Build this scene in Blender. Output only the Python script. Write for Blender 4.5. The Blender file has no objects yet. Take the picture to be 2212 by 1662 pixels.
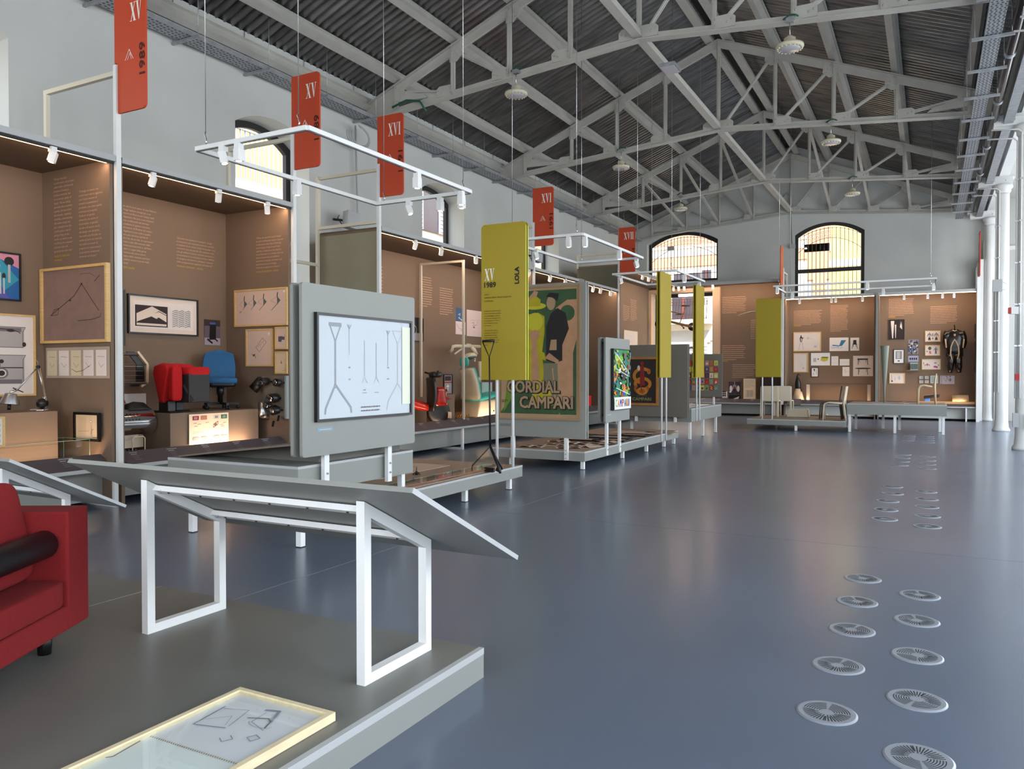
import bpy, bmesh, math, random
from mathutils import Vector as V, Matrix
random.seed(7)
SC = bpy.context.scene; COL = SC.collection
# ---------------- camera ----------------
F_PX = 1690.0; W, H = 2212, 1662; EYE = V((0, 0, 1.5))
YAW = math.radians(28.14); PIT = math.radians(-0.8814)
cd = bpy.data.cameras.new('camera'); cam = bpy.data.objects.new('camera', cd); COL.objects.link(cam)
cam.location = EYE; cam.rotation_euler = (math.radians(90) + PIT, 0, YAW)
cd.sensor_width = 36; cd.lens = F_PX / W * 36; cd.clip_start = .05; cd.clip_end = 200
SC.camera = cam
# ---------------- view, world ----------------
SC.view_settings.view_transform = 'Standard'; SC.view_settings.look = 'None'
SC.view_settings.gamma = 1; SC.view_settings.use_curve_mapping = False
SC.view_settings.exposure = 0.42
wd = bpy.data.worlds.new('world'); SC.world = wd; wd.use_nodes = True
nt = wd.node_tree; nt.nodes.clear()
wo = nt.nodes.new('ShaderNodeOutputWorld'); wb = nt.nodes.new('ShaderNodeBackground')
tc = nt.nodes.new('ShaderNodeTexCoord'); sx = nt.nodes.new('ShaderNodeSeparateXYZ'); cr = nt.nodes.new('ShaderNodeValToRGB')
nt.links.new(tc.outputs['Generated'], sx.inputs[0]); nt.links.new(sx.outputs['Z'], cr.inputs[0])
cr.color_ramp.elements[0].color = (.62, .66, .7, 1); cr.color_ramp.elements[1].color = (.55, .72, 1, 1); cr.color_ramp.elements[1].position = .7
nt.links.new(cr.outputs[0], wb.inputs[0]); wb.inputs[1].default_value = 4.5; nt.links.new(wb.outputs[0], wo.inputs[0])
# ---------------- daylight entering by the side and rear windows ----------------
def area(name, loc, size, size_y, rot, energy, color, spread=180):
    l = bpy.data.lights.new(name, 'AREA'); l.shape = 'RECTANGLE'; l.size = size; l.size_y = size_y
    l.energy = energy; l.color = color; l.spread = math.radians(spread)
    o = bpy.data.objects.new(name, l); o.location = loc; o.rotation_euler = rot; COL.objects.link(o); return o
DAY = (.88, .94, 1.0)
SIDE_W = [-3.0, 2.5, 8.0, 13.5, 19.0, 24.5]
for k, y in enumerate(SIDE_W):      # daylight of the tall side-aisle windows
    area('daylight_side', (4.92, y, 3.1), 4.4, 3.6, (0, math.radians(90), 0), (170, 170, 170, 170, 190, 250)[k], DAY)
for x in (-8.2, -3.6, 0.8):         # daylight of the windows behind the visitor
    area('daylight_rear', (x, -5.9, 3.2), 2.4, 3.4, (math.radians(90), 0, 0), 150, DAY)
sn = bpy.data.lights.new('sun', 'SUN'); sn.energy = 7.0; sn.angle = math.radians(2); sn.color = (1, .93, .82)
so = bpy.data.objects.new('sun', sn); COL.objects.link(so); so.location = (10, -20, 30)
so.rotation_euler = V((-.42, .62, -.80)).to_track_quat('-Z', 'Y').to_euler()

# ---------------- pixel -> point on a real plane (used only to read sizes off the place) ----------------
_F = V((-math.sin(YAW) * math.cos(PIT), math.cos(YAW) * math.cos(PIT), math.sin(PIT)))
_R = V((math.cos(YAW), math.sin(YAW), 0)); _U = _R.cross(_F)
def _ray(x, y): return _F * F_PX + _R * (x - W / 2) - _U * (y - H / 2)
def OX(x, y, c): r = _ray(x, y); return EYE + r * ((c - EYE.x) / r.x)
def OY(x, y, c): r = _ray(x, y); return EYE + r * ((c - EYE.y) / r.y)
def OZ(x, y, c): r = _ray(x, y); return EYE + r * ((c - EYE.z) / r.z)

# ---------------- materials ----------------
def lin(c):
    return tuple(((v / 255) / 12.92 if v / 255 <= .04045 else ((v / 255 + .055) / 1.055) ** 2.4) for v in c)
_M = {}
def M(name, rgb=None, rough=.6, metal=0., emit=0, noise=0, scale=20, bump=0, spec=.5, alpha=1, trans=0, coat=0, nscale=None):
    if name in _M: return _M[name]
    assert rgb is not None, name
    m = bpy.data.materials.new(name); m.use_nodes = True; t = m.node_tree; b = t.nodes['Principled BSDF']
    c = (*lin(rgb), 1)
    b.inputs['Base Color'].default_value = c; b.inputs['Roughness'].default_value = rough
    b.inputs['Metallic'].default_value = metal; b.inputs['Specular IOR Level'].default_value = spec
    if coat: b.inputs['Coat Weight'].default_value = coat; b.inputs['Coat Roughness'].default_value = .15
    if trans: b.inputs['Transmission Weight'].default_value = trans
    if emit: b.inputs['Emission Color'].default_value = c; b.inputs['Emission Strength'].default_value = emit
    if noise or bump:
        co = t.nodes.new('ShaderNodeTexCoord'); n = t.nodes.new('ShaderNodeTexNoise')
        n.inputs['Scale'].default_value = scale; n.inputs['Detail'].default_value = 5
        if nscale:
            mp = t.nodes.new('ShaderNodeMapping'); mp.inputs['Scale'].default_value = nscale
            t.links.new(co.outputs['Object'], mp.inputs[0]); t.links.new(mp.outputs[0], n.inputs['Vector'])
        else: t.links.new(co.outputs['Object'], n.inputs['Vector'])
        if noise:
            r = t.nodes.new('ShaderNodeValToRGB')
            r.color_ramp.elements[0].position = .3; r.color_ramp.elements[1].position = .7
            r.color_ramp.elements[0].color = (*[v * (1 - noise) for v in c[:3]], 1)
            r.color_ramp.elements[1].color = (*[min(1, v * (1 + noise)) for v in c[:3]], 1)
            t.links.new(n.outputs['Fac'], r.inputs[0]); t.links.new(r.outputs[0], b.inputs['Base Color'])
        if bump:
            bp = t.nodes.new('ShaderNodeBump'); bp.inputs['Strength'].default_value = bump; bp.inputs['Distance'].default_value = .02
            t.links.new(n.outputs['Fac'], bp.inputs['Height']); t.links.new(bp.outputs[0], b.inputs['Normal'])
    _M[name] = m; return m
def glass(name, tint=(255, 255, 255), refl=.08):
    m = bpy.data.materials.new(name); m.use_nodes = True; t = m.node_tree; t.nodes.clear()
    o = t.nodes.new('ShaderNodeOutputMaterial'); mx = t.nodes.new('ShaderNodeMixShader')
    tr = t.nodes.new('ShaderNodeBsdfTransparent'); gl = t.nodes.new('ShaderNodeBsdfGlossy'); fr = t.nodes.new('ShaderNodeFresnel')
    gl.inputs['Roughness'].default_value = .02; tr.inputs[0].default_value = (*lin(tint), 1); fr.inputs['IOR'].default_value = 1.45
    ge = t.nodes.new('ShaderNodeNewGeometry'); iv = t.nodes.new('ShaderNodeMath'); iv.operation = 'SUBTRACT'; iv.inputs[0].default_value = 1; ml = t.nodes.new('ShaderNodeMath'); ml.operation = 'MULTIPLY'
    t.links.new(ge.outputs['Backfacing'], iv.inputs[1]); t.links.new(iv.outputs[0], ml.inputs[0]); t.links.new(fr.outputs[0], ml.inputs[1])
    t.links.new(ml.outputs[0], mx.inputs[0]); t.links.new(tr.outputs[0], mx.inputs[1]); t.links.new(gl.outputs[0], mx.inputs[2])
    t.links.new(mx.outputs[0], o.inputs[0]); _M[name] = m; return m

wall_m = M('wall_paint', (196, 197, 192), .85, noise=.05, scale=.7)
white = M('white_metal', (228, 228, 225), .5, noise=.03, scale=3)
cream = M('cream_metal', (212, 203, 184), .5)
steel_w = M('truss_paint', (186, 183, 174), .55, noise=.08, scale=2.5)
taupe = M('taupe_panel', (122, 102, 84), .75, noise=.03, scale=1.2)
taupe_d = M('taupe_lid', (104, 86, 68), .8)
grey = M('grey_laminate', (138, 139, 133), .5, noise=.02, scale=2)
grey_e = M('grey_edge', (176, 177, 176), .45)
dgrey = M('dark_shelf', (74, 69, 74), .5, noise=.05, scale=4)
black = M('black_paint', (18, 17, 18), .4)
blackm = M('black_rubber', (14, 14, 16), .55)
rust = M('red_banner', (196, 68, 32), .55)
lime = M('lime_sign', (160, 140, 4), .45)
limed = M('lime_edge', (198, 206, 60), .45)
ink = M('ink', (30, 22, 20), .7)
maroon = M('maroon_ink', (70, 18, 16), .7)
pwhite = M('print_white', (238, 232, 224), .7)
tan = M('quote_lettering', (205, 165, 138), .7)
gold = M('yellow_lettering', (205, 160, 20), .7)
paper = M('paper', (226, 216, 208), .85, noise=.02, scale=6)
paperw = M('paper_white', (238, 236, 232), .8)
paperb = M('brown_paper', (140, 112, 100), .85, noise=.08, scale=7)
pencil = M('pencil', (120, 112, 112), .9)
pencil_d = M('pencil_dark', (58, 46, 46), .9)
pencil_l = M('pencil_light', (186, 188, 190), .9)
wood = M('pale_wood', (214, 176, 112), .5, noise=.12, scale=8, nscale=(1, 1, 14))
wood_l = M('birch_wood', (226, 208, 170), .5, noise=.1, scale=6, nscale=(6, 1, 6))
oak = M('gold_frame', (168, 112, 52), .5, noise=.15, scale=10)
chrome = M('chrome', (220, 220, 222), .12, 1)
alu = M('aluminium', (200, 200, 202), .35, 1)
galv = M('galvanised', (168, 170, 174), .45, .6, noise=.15, scale=9)
led = M('led_strip', (255, 196, 140), emit=16)
lampglow = M('lamp_glow', (255, 225, 190), emit=9)
redfab = M('red_fabric', (132, 20, 22), .9, noise=.25, scale=260, bump=.25)
redfab2 = M('bright_red_fabric', (190, 6, 10), .85, noise=.1, scale=200, bump=.1)
bluefab = M('blue_fabric', (40, 96, 140), .85, noise=.1, scale=200, bump=.1)
leather = M('black_leather', (16, 17, 22), .38, bump=.1, scale=60)
beige = M('beige_plastic', (200, 188, 160), .45)
teal = M('teal_vinyl', (60, 176, 164), .45)
redpaint = M('red_enamel', (176, 34, 16), .25, coat=.6)
brown = M('brown_plastic', (92, 76, 62), .45)
pane = glass('window_glass'); clear = glass('acrylic', (252, 254, 252))
blueph = M('blue_print', (30, 90, 150), .6)

#<shared>
M('alarm_red', (170, 24, 20), .4)
M('birch', (226, 196, 160), .5)
M('brass', (220, 160, 80), .25, 1)
M('brown_black', (38, 26, 24), .6)
M('buff_paper', (206, 186, 156), .8)
M('cream_board', (244, 222, 192), .8)
M('dark_frame', (66, 44, 40), .5)
M('denim_print', (60, 92, 130), .6)
M('glass_edge', (120, 150, 130), .3)
M('green_cable', (20, 92, 66), .5)
M('grey_print', (150, 140, 140), .5)
M('grey_warm', (112, 108, 98), .6)
M('kraft_box', (150, 130, 90), .6)
M('lamp_cream', (206, 198, 172), .4)
M('lilac_p', (170, 170, 200), .6)
M('lounge_blue', (60, 130, 170), .6)
M('olive_p', (90, 90, 60), .7)
M('orange_p', (220, 110, 60), .7)
M('pink_p', (200, 60, 120), .7)
M('pink_paper', (226, 206, 202), .8)
M('pinkish_paper', (214, 186, 168), .85)
M('platform_tan', (150, 130, 112), .45)
M('print_pinkish', (196, 170, 150), .6)
M('print_red', (170, 40, 50), .7)
M('print_tan', (180, 150, 120), .6)
M('railing_grey', (150, 146, 158), .5)
M('rose_line', (190, 140, 150), .7)
M('scooter_black', (40, 34, 32), .35)
M('scooter_wood', (120, 92, 66), .5)
M('sheet_pale', (240, 243, 245), .35)
M('signal_red', (240, 40, 30), .35)
M('sketch_grey', (176, 168, 164), .85)
M('sketch_yellow', (200, 186, 60), .7)
M('warm_white', (222, 206, 190), .8)
#</shared>
# ---------------- mesh builder ----------------
BASE = {}
class MB:
    def __init__(s): s.v = []; s.f = []; s.mi = []; s.mats = []; s.sm = []
    def _m(s, m):
        if m not in s.mats: s.mats.append(m)
        return s.mats.index(m)
    def add(s, vs, fs, m, smooth=False):
        k = len(s.v); s.v += [tuple(v) for v in vs]; i = s._m(m)
        for f in fs: s.f.append(tuple(k + a for a in f)); s.mi.append(i); s.sm.append(smooth)
        return s
    def poly(s, pts, m): return s.add(pts, [tuple(range(len(pts)))], m)
    def box(s, a, b, m):
        x0, x1 = sorted((a[0], b[0])); y0, y1 = sorted((a[1], b[1])); z0, z1 = sorted((a[2], b[2])); e = .00013 * (len(s.v) // 8 % 5)     # keeps butted faces from lying in one plane
        x0 -= e; y0 -= e; z0 -= e; x1 += e; y1 += e; z1 += e
        return s.add([(x0, y0, z0), (x1, y0, z0), (x1, y1, z0), (x0, y1, z0), (x0, y0, z1), (x1, y0, z1), (x1, y1, z1), (x0, y1, z1)],
            [(0, 3, 2, 1), (4, 5, 6, 7), (0, 1, 5, 4), (1, 2, 6, 5), (2, 3, 7, 6), (3, 0, 4, 7)], m)
    def ob(s, c, a, b, d, m):      # box from centre and three half vectors
        c, a, b, d = V(c), V(a), V(b), V(d); L = []; e = .00013 * (len(s.v) // 8 % 5)
        a, b, d = [q + q.normalized() * e for q in (a, b, d)]
        for k in (-1, 1):
            for i, j in ((-1, -1), (1, -1), (1, 1), (-1, 1)): L.append(c + a * i + b * j + d * k)
        return s.add(L, [(0, 3, 2, 1), (4, 5, 6, 7), (0, 1, 5, 4), (1, 2, 6, 5), (2, 3, 7, 6), (3, 0, 4, 7)], m)
    def bar(s, p, q, w, h, m, up=(0, 0, 1)):
        p, q = V(p), V(q); d = q - p; L = d.length; d.normalize(); up = V(up)
        if abs(d.dot(up)) > .98: up = V((0, 1, 0))
        a = d.cross(up).normalized(); b = a.cross(d)
        return s.ob((p + q) / 2, d * L / 2, a * w / 2, b * h / 2, m)
    def prism(s, pts, ext, m):
        pts = [V(p) for p in pts]; n = len(pts); e = V(ext)
        vs = pts + [p + e for p in pts]
        return s.add(vs, [tuple(range(n - 1, -1, -1)), tuple(range(n, 2 * n))] + [(i, (i + 1) % n, n + (i + 1) % n, n + i) for i in range(n)], m)
    def tube(s, pts, r, m, n=10, closed=False):
        pts = [V(p) for p in pts]; k = len(pts); rs = r if isinstance(r, (list, tuple)) else [r] * k
        rings = []; ref = None
        for i, p in enumerate(pts):
            a = pts[i - 1] if (i > 0 or closed) else p; b = pts[(i + 1) % k] if (i < k - 1 or closed) else p
            d = (b - a).normalized()
            if ref is None: ref = V((0, 0, 1)) if abs(d.z) < .9 else V((1, 0, 0))
            u = ref - d * ref.dot(d); u.normalize(); ref = u; w = d.cross(u)
            rings.append([p + (u * math.cos(t) + w * math.sin(t)) * rs[i] for t in [2 * math.pi * j / n for j in range(n)]])
        vs = [v for R_ in rings for v in R_]; fs = []
        for i in range(k if closed else k - 1):
            a, b = i * n, ((i + 1) % k) * n
            for j in range(n): fs.append((a + j, a + (j + 1) % n, b + (j + 1) % n, b + j))
        if not closed: fs += [tuple(range(n - 1, -1, -1)), tuple((k - 1) * n + j for j in range(n))]
        return s.add(vs, fs, m, True)
    def lathe(s, prof, c, m, n=24, ax=(0, 0, 1), smooth=True):
        c, ax = V(c), V(ax).normalized(); u = V((1, 0, 0)) if abs(ax.x) < .9 else V((0, 1, 0)); u = (u - ax * u.dot(ax)).normalized(); w = ax.cross(u)
        vs = []
        for r, z in prof: vs += [c + ax * z + (u * math.cos(t) + w * math.sin(t)) * max(r, 1e-4) for t in [2 * math.pi * j / n for j in range(n)]]
        fs = [(i * n + j, i * n + (j + 1) % n, (i + 1) * n + (j + 1) % n, (i + 1) * n + j) for i in range(len(prof) - 1) for j in range(n)]
        fs += [tuple(range(n - 1, -1, -1)), tuple((len(prof) - 1) * n + j for j in range(n))]
        return s.add(vs, fs, m, smooth)
    def soft(s, c, a, b, d, m, e=5, nu=28, nv=16):      # superellipsoid pillow, half vectors a b d
        c, a, b, d = V(c), V(a), V(b), V(d); vs = []; p = 2 / e
        sg = lambda x: math.copysign(abs(x) ** p, x)
        for i in range(nv + 1):
            ph = -math.pi / 2 + math.pi * i / nv
            for j in range(nu):
                th = 2 * math.pi * j / nu
                vs.append(c + a * sg(math.cos(ph)) * sg(math.cos(th)) + b * sg(math.cos(ph)) * sg(math.sin(th)) + d * sg(math.sin(ph)))
        fs = [(i * nu + j, i * nu + (j + 1) % nu, (i + 1) * nu + (j + 1) % nu, (i + 1) * nu + j) for i in range(nv) for j in range(nu)]
        return s.add(vs, fs, m, True)
    def loft(s, secs, m, smooth=True, cap=True):       # list of equal-length rings
        n = len(secs[0]); vs = [v for r in secs for v in r]
        fs = [(i * n + j, i * n + (j + 1) % n, (i + 1) * n + (j + 1) % n, (i + 1) * n + j) for i in range(len(secs) - 1) for j in range(n)]
        if cap: fs += [tuple(range(n - 1, -1, -1)), tuple((len(secs) - 1) * n + j for j in range(n))]
        return s.add(vs, fs, m, smooth)
    def build(s, name, parent=None, label=None, cat=None, group=None, kind=None, bevel=0, seg=2):
        me = bpy.data.meshes.new(name)
        if parent: o0 = BASE[parent.name]
        elif kind == 'structure' and not label: o0 = V((0, 0, 0))
        else:
            xs = [v[0] for v in s.v]; ys = [v[1] for v in s.v]; zs = [v[2] for v in s.v]
            o0 = V(((min(xs) + max(xs)) / 2, (min(ys) + max(ys)) / 2, min(zs)))
        me.from_pydata([(v[0] - o0.x, v[1] - o0.y, v[2] - o0.z) for v in s.v], [], s.f)
        for m in s.mats: me.materials.append(m)
        me.polygons.foreach_set('material_index', s.mi); me.polygons.foreach_set('use_smooth', s.sm)
        me.update()
        o = bpy.data.objects.new(name, me); COL.objects.link(o); BASE[o.name] = o0
        if parent: o.parent = parent
        else: o.location = o0
        tag(o, label, cat, group, kind)
        if bevel:
            b = o.modifiers.new('bevel', 'BEVEL'); b.width = bevel; b.segments = seg; b.limit_method = 'ANGLE'; b.angle_limit = math.radians(40)
        return o
def tag(o, label=None, cat=None, group=None, kind=None):
    if label:
        w = label.split(' ')
        for x in ('the', 'small', 'white'):      # keep long labels within 16 words
            while len(w) > 16 and x in w[2:]: w.pop(2 + w[2:].index(x))
        o['label'] = ' '.join(w)
    if cat: o['category'] = cat
    if group: o['group'] = group
    if kind: o['kind'] = kind
def thing(name, label, cat, loc, group=None, kind=None):
    o = bpy.data.objects.new(name, None); o.empty_display_size = .1; COL.objects.link(o); o.location = loc; BASE[o.name] = V(loc)
    tag(o, label, cat, group, kind); return o
def copy_tree(o, parent=None):
    c = o.copy(); COL.objects.link(c); BASE[c.name] = BASE[o.name].copy()
    if parent: c.parent = parent
    for ch in [x for x in bpy.data.objects if x.parent == o]: copy_tree(ch, c)
    return c
def dup(o, loc, label=None, group=None, rz=None):
    c = copy_tree(o); c.location = loc; BASE[c.name] = V(loc)
    if label: tag(c, label)
    if group: c['group'] = group
    if rz is not None: c.rotation_euler = (0, 0, rz)
    return c

# ---------------- flat plane for prints, signs and lettering ----------------
class PL:
    def __init__(s, o, u, v, w=1, h=1): s.o, s.u, s.v, s.w, s.h = V(o), V(u), V(v), w, h; s.n = s.u.cross(s.v)
    def p(s, a, b, d=0): return s.o + s.u * a + s.v * b + s.n * d
def RX(c, xl, xr, yt, yb, r=0):     # rectangle on a wall facing +X (yt yb read at the left edge, or the right edge when r)
    k = xr if r else xl; a = OX(k, yt, c); b = OX(k, yb, c); e = OX(xr, yt, c); a.y = OX(xl, yt, c).y; return PL((c, a.y, b.z), (0, 1, 0), (0, 0, 1), e.y - a.y, a.z - b.z)
def RY(c, xl, xr, yt, yb):     # rectangle on a wall facing the visitor
    a = OY(xl, yt, c); b = OY(xl, yb, c); e = OY(xr, yt, c); return PL((a.x, c, b.z), (1, 0, 0), (0, 0, 1), e.x - a.x, a.z - b.z)
_T = {}
def glyphs(t, sh=0):
    k = (t, sh)
    if k not in _T:
        cu = bpy.data.curves.new('t', 'FONT'); cu.body = t; cu.resolution_u = 2; cu.shear = sh
        o = bpy.data.objects.new('t', cu); me = bpy.data.meshes.new_from_object(o)
        vs = [(v.co.x, v.co.y) for v in me.vertices]; fs = [tuple(p.vertices) for p in me.polygons]
        bpy.data.objects.remove(o); bpy.data.curves.remove(cu); bpy.data.meshes.remove(me); _T[k] = (vs, fs)
    return _T[k]
class ART:      # draws on a PL in 0..1 coordinates, each stroke a hair above the last
    def __init__(s, mb, pl, d=.001, st=.00025): s.b, s.pl, s.d, s.st, s.seg = mb, pl, d, st, 0
    def _d(s): s.d += s.st; return s.d
    def poly(s, pts, m):
        d = s._d(); s.b.poly([s.pl.p(x * s.pl.w, y * s.pl.h, d) for x, y in pts], m)
    def rect(s, x0, y0, x1, y1, m): s.poly([(x0, y0), (x1, y0), (x1, y1), (x0, y1)], m)
    def ell(s, cx, cy, rx, ry, m, n=20, a0=0, a1=360):
        A = [math.radians(a0 + (a1 - a0) * i / n) for i in range(n if a1 - a0 == 360 else n + 1)]
        s.poly([(cx + rx * math.cos(a), cy + ry * math.sin(a)) for a in A], m)
    def line(s, pts, w, m, closed=False):
        d = s._d(); P = [s.pl.p(x * s.pl.w, y * s.pl.h, d) for x, y in pts]
        if closed: P.append(P[0])
        for a, b in zip(P, P[1:]):
            t = (b - a); a = a + s.pl.n * s.seg; b = b + s.pl.n * s.seg; s.seg = (s.seg + .00002) % .0002
            if t.length < 1e-6: continue
            e = t.normalized() * w * .3; q = s.pl.n.cross(t.normalized()) * w / 2
            s.b.poly([a - e - q, b + e - q, b + e + q, a - e + q], m)
    def arc(s, cx, cy, rx, ry, a0, a1, w, m, n=16):
        s.line([(cx + rx * math.cos(math.radians(a0 + (a1 - a0) * i / n)), cy + ry * math.sin(math.radians(a0 + (a1 - a0) * i / n))) for i in range(n + 1)], w, m)
    def text(s, t, x, y, wid, m, hgt=None, rot=0, sh=0, bold=0):   # x y = lower left, wid/hgt in 0..1 of the plane
        vs, fs = glyphs(t, sh)
        if not vs: return
        x0 = min(v[0] for v in vs); x1 = max(v[0] for v in vs); y0 = min(v[1] for v in vs); y1 = max(v[1] for v in vs)
        W_, H_ = (s.pl.w, s.pl.h)
        sx_ = wid * W_ / (x1 - x0) if not rot else wid * H_ / (x1 - x0)
        sy_ = sx_ if hgt is None else ((hgt * H_ if not rot else hgt * W_) / (y1 - y0))
        offs = [(0, 0)] if not bold else [(a * bold, b * bold) for a, b in ((-1, -1), (1, -1), (1, 1), (-1, 1), (0, 0))]
        for ox, oy in offs:
            d = s._d(); L = []
            for a, b in vs:
                a, b = (a - x0) * sx_ + ox, (b - y0) * sy_ + oy
                if rot: a, b = -b, a
                L.append(s.pl.p(x * W_ + a, y * H_ + b, d))
            s.b.add(L, fs, m)
    def tsize(s, t, x, y, size, m, sh=0, sq=1):      # x y in 0..1, size in metres, sq = width factor
        vs, fs = glyphs(t, sh); d = s._d()
        s.b.add([s.pl.p(x * s.pl.w + a * size * sq, y * s.pl.h + b * size, d) for a, b in vs], fs, m)
    def words(s, x0, x1, y1, y0, n, m, th=.45, last=.6, rnd=None, jag=.12):    # n lines of far, unreadably small lettering
        rr = rnd or random; d = s._d(); lh = (y1 - y0) / n
        for i in range(n):
            y = y1 - lh * (i + .75); xe = x0 + (x1 - x0) * (1 - jag * rr.random() if i < n - 1 else last); x = x0
            while x < xe:
                w = (.012 + .03 * rr.random()) * 1.0 / max(s.pl.w, .3) * .9; e = min(x + w, xe)
                s.b.poly([s.pl.p(a * s.pl.w, b * s.pl.h, d) for a, b in ((x, y), (e, y), (e, y + lh * th), (x, y + lh * th))], m)
                x = e + .010 / max(s.pl.w, .3)
# condensed serif numerals, unit height, own outlines
def roman(art, txt, x, y, h, m):
    wd_ = {'X': .50, 'V': .48, 'I': .24}; pl = art.pl; cx = x * pl.w; by = y * pl.h; hh = h * pl.h
    for c in txt:
        P = lambda L: art.poly([((cx + a * hh) / pl.w, (by + b * hh) / pl.h) for a, b in L], m)
        if c == 'I': P([(.07, 0), (.19, 0), (.19, 1), (.07, 1)]); P([(.02, 0), (.24, 0), (.24, .035), (.02, .035)]); P([(.02, .965), (.24, .965), (.24, 1), (.02, 1)])
        if c == 'V': P([(.04, 1), (.18, 1), (.28, .12), (.24, 0), (.22, 0)]); P([(.38, 1), (.42, 1), (.25, 0), (.22, 0)]); P([(0, .965), (.22, .965), (.22, 1), (0, 1)]); P([(.32, .965), (.48, .965), (.48, 1), (.32, 1)])
        if c == 'X': P([(.04, 1), (.18, 1), (.46, 0), (.32, 0)]); P([(.38, 1), (.42, 1), (.10, 0), (.06, 0)]); P([(0, .965), (.22, .965), (.22, 1), (0, 1)]); P([(.32, .965), (.48, .965), (.48, 1), (.32, 1)]); P([(0, 0), (.17, 0), (.17, .035), (0, .035)]); P([(.28, 0), (.50, 0), (.50, .035), (.28, .035)])
        cx += wd_[c] * hh
def picture(name, label, pl, fw=.025, fm=None, sheet=None, art=None, depth=.025, cat='picture', group=None, mount=None, glazed=False):
    fm = fm or wood; sheet = sheet or paper
    base = pl.p(pl.w / 2, 0, 0)
    if fw <= 0:
        mb = MB(); mb.ob(pl.p(pl.w / 2, pl.h / 2, .002), pl.u * pl.w / 2, pl.v * pl.h / 2, pl.n * .002, sheet)
        if art: art(ART(mb, PL(pl.o, pl.u, pl.v, pl.w, pl.h), .0042))
        return mb.build(name, label=label, cat=cat, group=group)
    r = thing(name, label, cat, base, group)
    mb = MB()
    for a, b, c, d in ((0, 0, pl.w, fw), (0, pl.h - fw, pl.w, pl.h), (0, fw, fw, pl.h - fw), (pl.w - fw, fw, pl.w, pl.h - fw)):
        mb.ob(pl.p((a + c) / 2, (b + d) / 2, depth / 2), pl.u * (c - a) / 2, pl.v * (d - b) / 2, pl.n * depth / 2, fm)
    mb.build('frame', r)
    mb = MB(); w, h = pl.w - 2 * fw, pl.h - 2 * fw; d0 = depth * .45
    mb.ob(pl.p(pl.w / 2, pl.h / 2, d0 / 2), pl.u * w / 2, pl.v * h / 2, pl.n * d0 / 2, mount or sheet)
    inner = PL(pl.p(fw, fw), pl.u, pl.v, w, h)
    if art: art(ART(mb, inner, d0 + .0005))
    mb.build('sheet', r)
    if glazed:
        mb = MB(); mb.ob(pl.p(pl.w / 2, pl.h / 2, depth * .85), pl.u * w / 2, pl.v * h / 2, pl.n * .001, clear); mb.build('glazing', r)
    return r
# =============== room shell ===============
XA = -4.3                       # ridge line of the hall
def roof_z(x): return 9.40 - .395 * abs(x - XA)
floor_m = M('floor_resin', (94, 104, 120), .32, noise=.10, scale=.5, coat=.25, bump=.015)
seam_m = M('floor_seam', (128, 128, 130), .6)
mb = MB(); mb.box((-10.6, -6.3, -.2), (5.4, 29.2, 0), floor_m)
for x in (OZ(740, 1219, 0).x,): mb.box((x, -6, .0), (x + .006, 28.5, .0006), seam_m)
mb.box((-10, 7.33, 0), (5, 7.334, .0004), M('seam_dark', (84, 92, 104), .5))
mb.build('floor', kind='structure')
def arched(P, a0, a1, z0, z1, ops, top=None, m=wall_m):   # wall with arched openings; P(a, z, d) -> point
    mb = MB(); T = .6
    def quad(pts): mb.poly([P(*q, 0) for q in pts], m); mb.poly([P(*q, T) for q in reversed(pts)], m)
    cur = a0; tz = top or (lambda a: z1)
    def col(x0, x1, zb):
        n = 8
        for i in range(n):
            p, q = x0 + (x1 - x0) * i / n, x0 + (x1 - x0) * (i + 1) / n
            quad([(p, zb), (q, zb), (q, tz(q)), (p, tz(p))])
    for (b0, b1, zs, zp, za) in sorted(ops):
        col(cur, b0, z0); cur = b1
        quad([(b0, z0), (b1, z0), (b1, zs), (b0, zs)])
        n = 16; c = (b0 + b1) / 2; hw = (b1 - b0) / 2; rise = za - zp
        pt = []
        for i in range(n + 1):
            a = b0 + (b1 - b0) * i / n
            if rise > 0:
                R_ = (hw * hw + rise * rise) / (2 * rise); z = za - R_ + math.sqrt(max(0, R_ * R_ - (a - c) ** 2))
            else: z = zp
            pt.append((a, z))
        for (p, zpz), (q, zqz) in zip(pt, pt[1:]):
            quad([(p, zpz), (q, zqz), (q, tz(q)), (p, tz(p))])
            mb.poly([P(p, zpz, 0), P(p, zpz, T), P(q, zqz, T), P(q, zqz, 0)], m)
        for a in (b0, b1): mb.poly([P(a, zs, 0), P(a, zs, T), P(a, zp, T), P(a, zp, 0)], m)
        mb.poly([P(b0, zs, 0), P(b1, zs, 0), P(b1, zs, T), P(b0, zs, T)], m)
    col(cur, a1, z0); return mb
LW = [(-.75, .97, 1.2, 5.6, 5.86), (3.86, 5.6, 1.2, 5.6, 5.86), (9.15, 10.87, 1.2, 5.6, 5.86), (14.46, 16.24, 1.2, 5.62, 5.87), (20.0, 21.72, 1.2, 5.62, 5.87)]
PLf = lambda a, z, d: (-10 - d, a, z)
arched(PLf, -6, 28.6, 0, 7.12, LW).build('wall_left', kind='structure')
BW = [(-9.5, -6.83, 4.86, 6.34, 6.74), (-9.22, -6.9, .9, 4.45, 4.45), (-4.18, -1.97, 4.0, 6.26, 6.62)]
PB = lambda a, z, d: (a, 28.6 + d, z)
gz = lambda x: roof_z(x) - .02
arched(PB, -10.6, -5.5, 4.65, 0, [BW[0]], top=gz).build('wall_back', kind='structure')
arched(PB, -10.6, -5.5, 0, 4.65, [BW[1]]).build('wall_back', kind='structure')
arched(PB, -5.5, 1.7, 0, 0, [BW[2]], top=gz).build('wall_back', kind='structure')
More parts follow.
